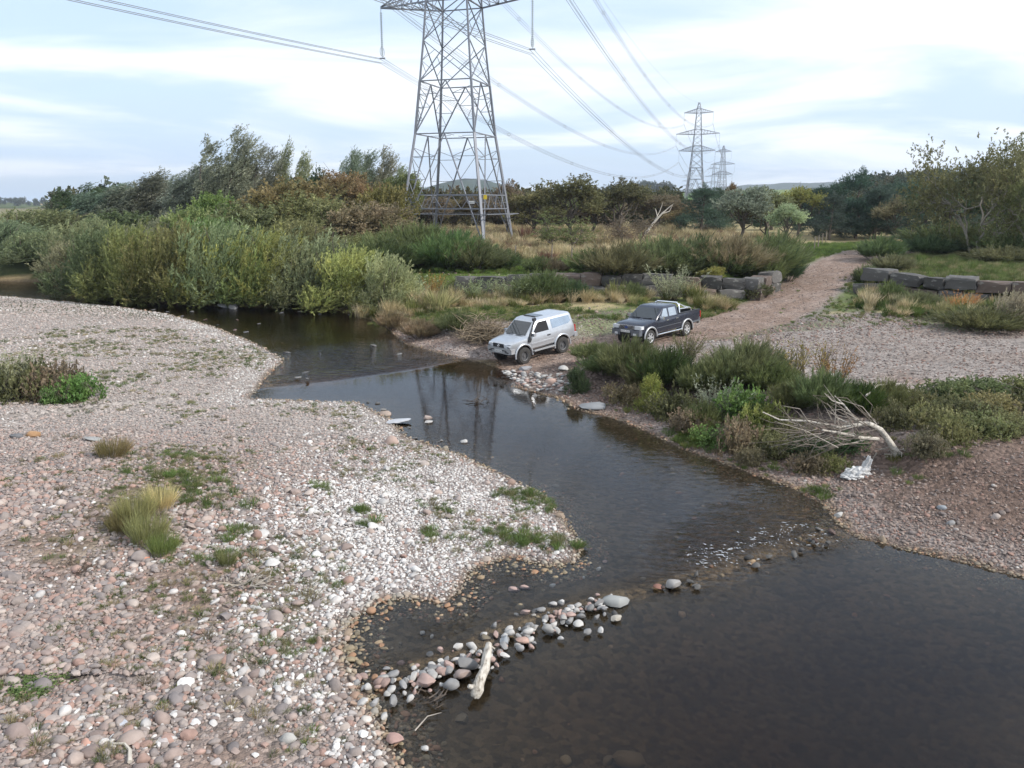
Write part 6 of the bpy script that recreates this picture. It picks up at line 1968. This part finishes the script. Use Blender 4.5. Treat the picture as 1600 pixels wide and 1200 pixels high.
    m = MB(); m.lathe([(0, -0.12), (0.33, -0.12), (0.35, 0), (0.33, 0.12), (0, 0.12)], 24, Matrix.Translation((-2.25, 0.1, 1.05)) @ Matrix.Rotation(math.pi / 2, 4, 'Y')); m.build('spare_wheel', M_TYRE, root, 40)
    seat_vehicle(root, (0.52, 35.56), (2.36, 37.10), 0.775, 2.38)
    return root


def pickup():
    root = tag(empty('pickup_truck'), 'dark blue double cab pickup with chrome roll bar parked on the track', 'pickup truck')
    W = 0.855
    def sec(w, zb, zt, top=0.92, crown=0.03):
        return [(0, zb), (w * 0.88, zb), (w * 0.985, zb + 0.08), (w, zb + 0.26), (w, zt - 0.18), (w * 0.975, zt - 0.05), (w * top, zt), (w * 0.5, zt + crown * 0.8), (0, zt + crown)]
    body = loft([(-2.68, sec(0.83, 0.60, 1.20, 0.97, 0.0)), (-2.5, sec(W, 0.56, 1.21, 0.97, 0.0)), (-1.0, sec(W, 0.50, 1.20, 0.97, 0.0)), (-0.2, sec(W, 0.48, 1.17, 0.95)), (0.9, sec(W, 0.48, 1.16)), (1.15, sec(W, 0.50, 1.14, 0.90)), (1.7, sec(0.85, 0.54, 1.10, 0.88, 0.05)), (2.0, sec(0.83, 0.56, 1.05, 0.88, 0.05)), (2.16, sec(0.80, 0.58, 0.99, 0.88, 0.04)), (2.24, sec(0.77, 0.62, 0.90, 0.9, 0.03))])
    me = body.mesh('body'); me.materials.append(M_NAVY)
    bed = MB(); bed.box((-1.77, 0, 1.10), (1.66, 1.44, 0.72))
    me = cut(me, [cyl((1.5, 0.39), 0.455, 0.45, 1.3), cyl((1.5, 0.39), 0.455, -1.3, -0.45), cyl((-1.5, 0.39), 0.455, 0.45, 1.3), cyl((-1.5, 0.39), 0.455, -1.3, -0.45), bed], M_DARK)
    link('body', me, None, root)
    cab = rings_loft([(1.08, -0.86, 1.14, 0.835, 0.10), (1.18, -0.86, 1.06, 0.828, 0.10), (1.42, -0.8327, 0.7327, 0.7718, 0.11), (1.62, -0.81, 0.46, 0.725, 0.12), (1.68, -0.76, 0.36, 0.69, 0.13), (1.715, -0.66, 0.24, 0.60, 0.14), (1.73, -0.45, 0.05, 0.42, 0.14)])
    cab.build('cabin', M_NAVY, root, 40)
    yf = lambda z: float(np.interp(z, [1.08, 1.18, 1.42, 1.62, 1.68], [0.835, 0.828, 0.7718, 0.725, 0.69]))
    xw = lambda z: float(np.interp(z, [1.08, 1.18, 1.42, 1.62, 1.68], [1.14, 1.06, 0.7327, 0.46, 0.36]))
    xr = lambda z: float(np.interp(z, [1.08, 1.18, 1.42, 1.62], [-0.86, -0.86, -0.8327, -0.81]))
    ys = lambda z: W * float(np.interp(z, [0.5, 0.58, 0.76, 1.0, 1.15], [0.93, 0.985, 1.0, 1.0, 0.975]))
    for s in (1, -1):
        side_panel(root, 'front_door_window', [(0.66, 1.215), (0.10, 1.215), (0.12, 1.60), (0.36, 1.60)], yf, M_SKYGLASS, s)
        side_panel(root, 'rear_door_window', [(-0.02, 1.215), (-0.62, 1.215), (-0.56, 1.60), (-0.01, 1.60)], yf, M_SKYGLASS, s)
        for x in (1.02, 0.03, -0.80): side_panel(root, 'door_edge', [(x, 0.56), (x - 0.012, 0.56), (x - 0.012, 1.14), (x, 1.14)], ys, M_DARK, s, 0.01, 0.003)
        side_panel(root, 'lower_panel', [(1.00, 0.53), (-1.00, 0.53), (-1.00, 0.80), (1.00, 0.78)], ys, M_LOWGREY, s, 0.01, 0.006)
        side_panel(root, 'bed_lower_panel', [(-1.98, 0.62), (-2.62, 0.64), (-2.62, 0.86), (-1.92, 0.82)], lambda z: W * 0.985, M_LOWGREY, s, 0.02, 0.006)
        for x in (0.18, -0.62):
            m = MB(); m.box((x, s * (W + 0.012), 1.045), (0.17, 0.03, 0.045)); m.build('door_handle', M_CHROME, root)
        m = MB(); m.box((0.76, s * 0.97, 1.23), (0.12, 0.22, 0.15)); mr = m.build('door_mirror', M_CHROME, root)
        m = MB(); m.tube([(0.98, s * (W + 0.05), 0.45), (-0.98, s * (W + 0.05), 0.45)], 0.038, 10); m.build('side_step', M_CHROME, root, 40)
        for x in (1.5, -1.5): flare(root, x, 0.39, s * (W + 0.01), 0.475, 0.045, M_FLARE, -2, 182)
        m = MB(); m.box((2.20, s * 0.64, 0.905), (0.10, 0.34, 0.17)); m.build('headlight', M_LAMP, root)
        m = MB(); m.box((2.12, s * 0.815, 0.905), (0.20, 0.07, 0.15)); m.build('indicator', M_LAMP, root)
        m = MB(); m.box((2.345, s * 0.55, 0.60), (0.02, 0.16, 0.10)); m.build('fog_light', M_LAMP, root)
        m = MB(); m.box((-2.66, s * 0.80, 0.98), (0.07, 0.10, 0.34)); m.build('tail_light', M_REDLAMP, root)
        m = MB(); m.box((-1.98, s * 0.74, 0.42), (0.02, 0.24, 0.34)); m.build('mud_flap', M_PLASTIC, root)
        m = MB(); m.box((-1.78, s * 0.79, 1.225), (1.74, 0.10, 0.035)); m.build('bed_rail', M_PLASTIC, root)
        wheel(root, 1.5, s * 0.735, 0.365, 0.25, M_ALLOY, 6, 0.215, R(-3)); wheel(root, -1.5, s * 0.735, 0.365, 0.25, M_ALLOY, 6, 0.215)
        m = MB(); m.tube([(-0.98, s * 0.70, 1.68), (-1.35, s * 0.71, 1.52), (-1.92, s * 0.72, 1.38), (-2.02, s * 0.72, 1.24)], 0.034, 8); m.tube([(-1.02, s * 0.71, 1.42), (-1.70, s * 0.72, 1.40)], 0.03, 8); m.build('roll_bar_stay', M_CHROME, root, 40)
    m = MB(); m.tube([(-0.98, 0.74, 1.22), (-0.98, 0.70, 1.60), (-0.98, 0.58, 1.73), (-0.98, -0.58, 1.73), (-0.98, -0.70, 1.60), (-0.98, -0.74, 1.22)], 0.042, 10); m.build('roll_bar', M_CHROME, root, 40)
    end_panel(root, 'windscreen', [(0.73, 1.205), (-0.73, 1.205), (-0.62, 1.615), (0.62, 1.615)], xw, M_GLASS, 0.010)
    end_panel(root, 'rear_window', [(0.62, 1.26), (-0.62, 1.26), (-0.56, 1.58), (0.56, 1.58)], xr, M_GLASS, -0.006)
    m = MB(); m.box((2.22, 0, 0.66), (0.22, 1.64, 0.26)); m.add([(x, y, z) for x, w in ((2.20, 0.80), (2.335, 0.70)) for y, z in ((-w, 0.54), (w, 0.54), (w, 0.79), (-w, 0.79))], [(0, 3, 2, 1), (4, 5, 6, 7), (0, 1, 5, 4), (1, 2, 6, 5), (2, 3, 7, 6), (3, 0, 4, 7)]); m.build('front_bumper', M_LOWGREY, root)
    m = MB(); m.box((2.345, 0, 0.60), (0.03, 0.62, 0.15)); m.build('bumper_opening', M_DARK, root)
    m = MB(); m.box((2.235, 0, 0.905), (0.05, 0.86, 0.20)); gr = m.build('grille', M_CHROME, root)
    m = MB(); m.box((2.258, 0, 0.905), (0.02, 0.74, 0.145)); m.build('grille_recess', M_DARK, gr)
    for k in range(3):
        m = MB(); m.box((2.268, 0, 0.865 + 0.04 * k), (0.016, 0.74, 0.014)); m.build('slat', M_CHROME, gr)
    m = MB(); m.lathe([(0, 0), (0.06, 0), (0.06, 0.012), (0, 0.012)], 20, Matrix.Translation((2.272, 0, 0.905)) @ Matrix.Scale(1.5, 4, (0, 1, 0)) @ Matrix.Rotation(math.pi / 2, 4, 'Y')); m.build('badge', M_BADGE, gr)
    plate(root, 2.35, 0.725)
    m = MB(); m.box((-2.74, 0, 0.56), (0.14, 1.5, 0.12)); m.build('rear_bumper', M_CHROME, root)
    m = MB(); m.tube([(-0.82, -0.55, 1.70), (-0.95, -0.58, 2.25)], [0.008, 0.004], 5); m.build('aerial', M_PLASTIC, root)
    for y in (-0.35, 0.35):
        m = MB(); m.bar((1.10, y - 0.25, 1.175), (1.05, y + 0.22, 1.215), 0.022); m.build('wiper', M_PLASTIC, root)
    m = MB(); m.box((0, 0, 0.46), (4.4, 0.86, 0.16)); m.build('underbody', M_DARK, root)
    for x in (1.5, -1.5):
        m = MB(); m.tube([(x, -0.68, 0.365), (x, 0.68, 0.365)], 0.06, 10); m.build('axle', M_PLASTIC, root)
    seat_vehicle(root, (6.50, 37.6), (8.69, 39.7), 0.735, 3.0)
    return root


silver_car()
pickup()

# ------------------------------------------------------------------ pylons and power lines
M_GALV = simple('galvanised_steel', (0.19, 0.20, 0.225), 0.55, 0.3, 0.2, 2.0)
M_WIRE = simple('aluminium_cable', (0.22, 0.23, 0.24), 0.5, 0.3)
M_INSUL = simple('glass_insulator', (0.42, 0.47, 0.50), 0.25, 0, 0.1)
M_YELLOW = simple('yellow_sign', (0.75, 0.55, 0.03), 0.5, 0, 0.05)
M_WHITE = simple('white_sign', (0.78, 0.78, 0.76), 0.5, 0, 0.05)
LV = [(0, 4.9), (5.45, 4.18), (11.7, 3.32), (17.0, 2.85), (21.0, 2.5), (24.75, 2.25), (27.2, 2.05), (32.5, 1.68), (34.8, 1.5), (42.2, 1.05), (44.2, 0.9), (47.0, 0.3)]
ARMS = [(24.75, 27.2, 8.5), (32.5, 34.8, 10.2), (42.2, 44.2, 6.8)]
half_w = lambda z: float(np.interp(z, [a for a, b in LV], [b for a, b in LV]))


def pylon(loc, rotz, label, fine=True, scale=1.0, group=None, drop=5.0):
    root = tag(empty('electricity_pylon', loc, (0, 0, rotz)), label, 'pylon', group)
    root.scale = (scale,) * 3
    tips = []
    corner = lambda z, i: Vector(((1, 1, -1, -1)[i] * half_w(z), (1, -1, -1, 1)[i] * half_w(z), z))
    bars = []                                           # (part name, a, b, width)
    for i in range(4):
        for k in range(len(LV) - 1):
            bars.append(('leg', corner(LV[k][0] - (0.3 if k == 0 else 0), i), corner(LV[k + 1][0], i), 0.26 if k < 3 else 0.20 if k < 6 else 0.15))
    for f in range(4):
        a, b = f, (f + 1) % 4
        mid = lambda z: (corner(z, a) + corner(z, b)) / 2
        for z in (5.45, 11.7, 17.0, 24.75, 27.2, 32.5, 34.8, 42.2, 44.2): bars.append(('ring_beam', corner(z, a), corner(z, b), 0.14 if z < 28 else 0.10))
        # lower body: K frames
        for z0, z1 in ((0.0, 11.7), (11.7, 17.0)):
            for c in (a, b):
                top, bot = mid(z1), corner(z0, c)
                bars.append(('brace', top, bot, 0.13))
                n = 5 if z0 == 0 else 4
                for q in range(1, n):
                    t = q / n
                    pd = top.lerp(bot, t); pl = corner(pd.z, c)
                    bars.append(('strut', pd, pl, 0.07))
                    pl2 = corner(top.lerp(bot, (q - 0.5) / n).z if q > 1 else z1 - 0.1, c)
                    nx = top.lerp(bot, (q - 1) / n if q > 1 else 0.12)
                    bars.append(('strut', pd, corner(nx.z, c), 0.06))
        bars.append(('strut', mid(11.7), mid(11.7) * 0.2 + Vector((0, 0, 11.7 * 0.8)), 0.06))
        # base band
        bars.append(('ring_beam', corner(4.0, a), corner(4.0, b), 0.14))
        pts = [corner(5.45 if q % 2 else 4.0, a).lerp(corner(5.45 if q % 2 else 4.0, b), q / 8) for q in range(9)]
        for p, q in zip(pts, pts[1:]): bars.append(('strut', p, q, 0.06))
        # upper body: crosses
        for z0, z1 in ((17.0, 21.0), (21.0, 24.75), (24.75, 27.2), (27.2, 29.8), (29.8, 32.5), (32.5, 34.8), (34.8, 37.2), (37.2, 39.7), (39.7, 42.2), (42.2, 44.2), (44.2, 45.6), (45.6, 47.0)):
            w = 0.10 if z1 < 28 else 0.075
            bars.append(('brace', corner(z0, a), corner(z1, b), w)); bars.append(('brace', corner(z0, b), corner(z1, a), w))
            if z1 < 25:
                m0 = (corner(z0, a) + corner(z1, b) + corner(z0, b) + corner(z1, a)) / 4
                for c in (a, b):
                    l = corner((z0 + z1) / 2, c)
                    bars.append(('strut', m0.lerp(corner(z1, c), 0.5), l, 0.05)); bars.append(('strut', m0.lerp(corner(z0, c), 0.5), l, 0.05))
    if fine:
        # anti-climbing frame
        for i in range(4):
            g = [Vector((sx * (half_w(3.4) + 0.9), sy * (half_w(3.4) + 0.9), 3.45)) for sx, sy in ((1, 1), (1, -1), (-1, -1), (-1, 1))]
            bars.append(('guard_rail', g[i], g[(i + 1) % 4], 0.10)); bars.append(('guard_rail', corner(3.3, i), g[i], 0.08))
        for nm, p, q, w in bars:
            m = MB(); c = (p + q) / 2
            m.bar(p - c, q - c, w, w * 0.75); o = m.build(nm, M_GALV, root); o.location = c
    else:
        grp = {}
        for nm, p, q, w in bars: grp.setdefault('leg' if nm == 'leg' else 'lattice', MB()).bar(p, q, w * 1.35)
        for nm, m in grp.items(): m.build(nm, M_GALV, root)
    for z0, z1, ln in ARMS:
        for s in (1, -1):
            tip = Vector((s * ln, 0, z0 + 0.25)); h0, h1 = half_w(z0), half_w(z1)
            arm = MB(); w = 0.11 if fine else 0.16
            for y in (1, -1):
                arm.bar((s * h0, y * h0, z0), tip, w * 1.3); arm.bar((s * h1, y * h1, z1), tip + Vector((0, 0, 0.12)), w)
                for q in range(1, 6):
                    lo, hi = Vector((s * h0, y * h0, z0)).lerp(tip, q / 6), Vector((s * h1, y * h1, z1)).lerp(tip, q / 6)
                    arm.bar(lo, hi, w * 0.5); arm.bar(lo, Vector((s * h1, y * h1, z1)).lerp(tip, (q - 1) / 6), w * 0.5)
            for q in range(0, 6):
                lo = [Vector((s * h0, y * h0, z0)).lerp(tip, q / 6) for y in (1, -1)]; l2 = [Vector((s * h0, y * h0, z0)).lerp(tip, (q + 1) / 6) for y in (1, -1)]
                arm.bar(lo[0], lo[1], w * 0.55); arm.bar(lo[q % 2], l2[1 - q % 2], w * 0.55)
            arm.build('crossarm', M_GALV, root)
            ins = MB(); pts = []
            n = 22 if fine else 8
            for q in range(n):
                z = -0.45 - (drop - 0.9) * q / (n - 1); pts += [(0.05, z), (0.14 if fine else 0.15, z - 0.03), (0.14 if fine else 0.15, z - 0.07), (0.05, z - 0.09)]
            ins.lathe([(0.03, 0.0)] + pts + [(0.03, -drop)], 10, Matrix.Translation(tip))
            io = ins.build('insulator_string', M_INSUL, root, 40)
            if fine:
                for y in (1, -1):
                    h = MB(); h.tube([tip + Vector((0, y * (0.08 + 0.42 * math.sin(a)), -drop + 0.15 + 0.75 * (1 - math.cos(a)) * 0.6)) for a in np.linspace(0, math.pi * 0.98, 12)], 0.028, 6); h.build('arcing_horn', M_GALV, io)
                yk = MB(); yk.box(tip + Vector((0, 0, -drop - 0.05)), (0.62, 0.16, 0.12)); yk.build('yoke_plate', M_GALV, io)
            tips.append(tip + Vector((0, 0, -drop - 0.15)))
    M = Matrix.LocRotScale(Vector(loc), Euler((0, 0, rotz)), Vector((scale,) * 3))
    return root, [M @ t for t in tips] + [M @ Vector((0, 0, 47.0))]


LINE_DIR = math.radians(18.0)
ROT = -LINE_DIR                                          # crossarms at right angles to the line
P1 = Vector((-6.0, 90.0, 2.75)); P0 = P1 - Vector((math.sin(LINE_DIR), math.cos(LINE_DIR), 0)) * 320
P2 = Vector((89.0, 400.0, 7.1))
near, T1 = pylon(P1, ROT, 'nearest lattice pylon straddling the rough field, carrying three pairs of crossarms', True)
_, T2 = pylon(P2, ROT, 'second lattice pylon of the line, rising behind the dark pine', False, 1.0, 'pylons of the line')
_, T3 = pylon((173, 680, 5), ROT - 0.35, 'third lattice pylon with drooping cables beside the narrow orange tree', False, 1.03, 'pylons of the line')
_, T4 = pylon((256, 1050, 8), ROT - 0.1, 'small far pylon glimpsed between the second and third ones', False, 1.0, 'pylons of the line')
_, T5 = pylon((288, 1350, 12), ROT, 'faintest pylon on the skyline', False, 0.95, 'pylons of the line')
for px, py, m, nm, w, h in [(758, 308, M_YELLOW, 'danger_sign', 0.35, 0.45), (737, 316, M_WHITE, 'notice_plate', 0.6, 0.28)]:
    w0 = at_y(px, py, 85.0 if nm == 'danger_sign' else 87.5)
    b = MB(); b.box((0, 0, 0), (w, 0.03, h)); o = b.build(nm, m, near)
    o.location = near.matrix_world.inverted() @ w0 if near.matrix_world != Matrix() else Matrix.LocRotScale(P1, Euler((0, 0, ROT)), None).inverted() @ w0
    if nm == 'notice_plate':
        b = MB(); b.bar((0, 0.03, -0.1), (0, 0.03, -2.2), 0.05); q = b.build('sign_bracket', M_GALV, o)
M0 = Matrix.LocRotScale(P0, Euler((0, 0, ROT)), None); M1 = Matrix.LocRotScale(P1, Euler((0, 0, ROT)), None)
T0 = [M0 @ (M1.inverted() @ t) for t in T1]
WHERE = ['lower crossarm, roadside', 'lower crossarm, river side', 'middle crossarm, roadside', 'middle crossarm, river side', 'top crossarm, roadside', 'top crossarm, river side']


def cable(a, b, sag, label, bundle=True, rad=0.022, seg=48, group=None, spacing=0.42):
    d = (b - a); side = Vector((-d.y, d.x, 0)).normalized()
    offs = [side * (sx * spacing) + Vector((0, 0, sz * spacing)) for sx in (-0.5, 0.5) for sz in (-1, 0)] if bundle else [Vector((0, 0, 0))]
    root = empty('power_cable', a) if bundle else None
    for k, o in enumerate(offs):
        m = MB(); pts = []
        for i in range(seg + 1):
            t = i / seg
            p = a.lerp(b, t) + o; p.z -= sag * 4 * t * (1 - t)
            pts.append(p - (a if bundle else Vector()))
        m.tube(pts, rad, 5, False)
        w = m.build('strand' if bundle else 'power_cable', M_WIRE, root)
    if bundle:
        for q in range(1, 7):
            t = q / 7; c = a.lerp(b, t) - a; c.z -= sag * 4 * t * (1 - t) + spacing / 2
            m = MB()
            for e, f in (((-1, -1), (1, -1)), ((1, -1), (1, 1)), ((1, 1), (-1, 1)), ((-1, 1), (-1, -1))):
                m.bar(c + side * (e[0] * spacing / 2) + Vector((0, 0, e[1] * spacing / 2)), c + side * (f[0] * spacing / 2) + Vector((0, 0, f[1] * spacing / 2)), 0.04)
            m.build('spacer', M_WIRE, root)
    tag(root or w, label, 'cable', group)


for k in range(6):
    cable(T1[k], T2[k], 9.5, 'bundled cable from the nearest to the second pylon, ' + WHERE[k], True, 0.023, 48, 'cables between the pylons')
    cable(T0[k], T1[k], 6.0, 'bundled cable reaching the nearest pylon from across the river, ' + WHERE[k], True, 0.025, 64, 'cables over the river')
    cable(T2[k], T3[k], 9.0, 'cable between the second and third pylons, ' + WHERE[k], False, 0.07, 24, 'cables beyond the second pylon')
cable(T1[6], T2[6], 7.0, 'single earth wire joining the tops of the first two pylons', False, 0.02)
cable(T0[6], T1[6], 5.0, 'single earth wire passing over the river', False, 0.02)


# ------------------------------------------------------------------ haze
def haze():
    m = bpy.data.materials.new('haze_air'); m.use_nodes = True
    nt = m.node_tree; nt.nodes.clear()
    o = nt.nodes.new('ShaderNodeOutputMaterial'); v = nt.nodes.new('ShaderNodeVolumePrincipled')
    v.inputs['Color'].default_value = (0.80, 0.88, 1.0, 1); v.inputs['Density'].default_value = 0.00016; v.inputs['Anisotropy'].default_value = 0.2
    nt.links.new(v.outputs[0], o.inputs['Volume'])
    b = MB(); b.box((0, 2500, 100), (9000, 6200, 212))
    h = b.build('haze', m)
    tag(h, 'thin pale air softening the far hills', kind='stuff')


haze()
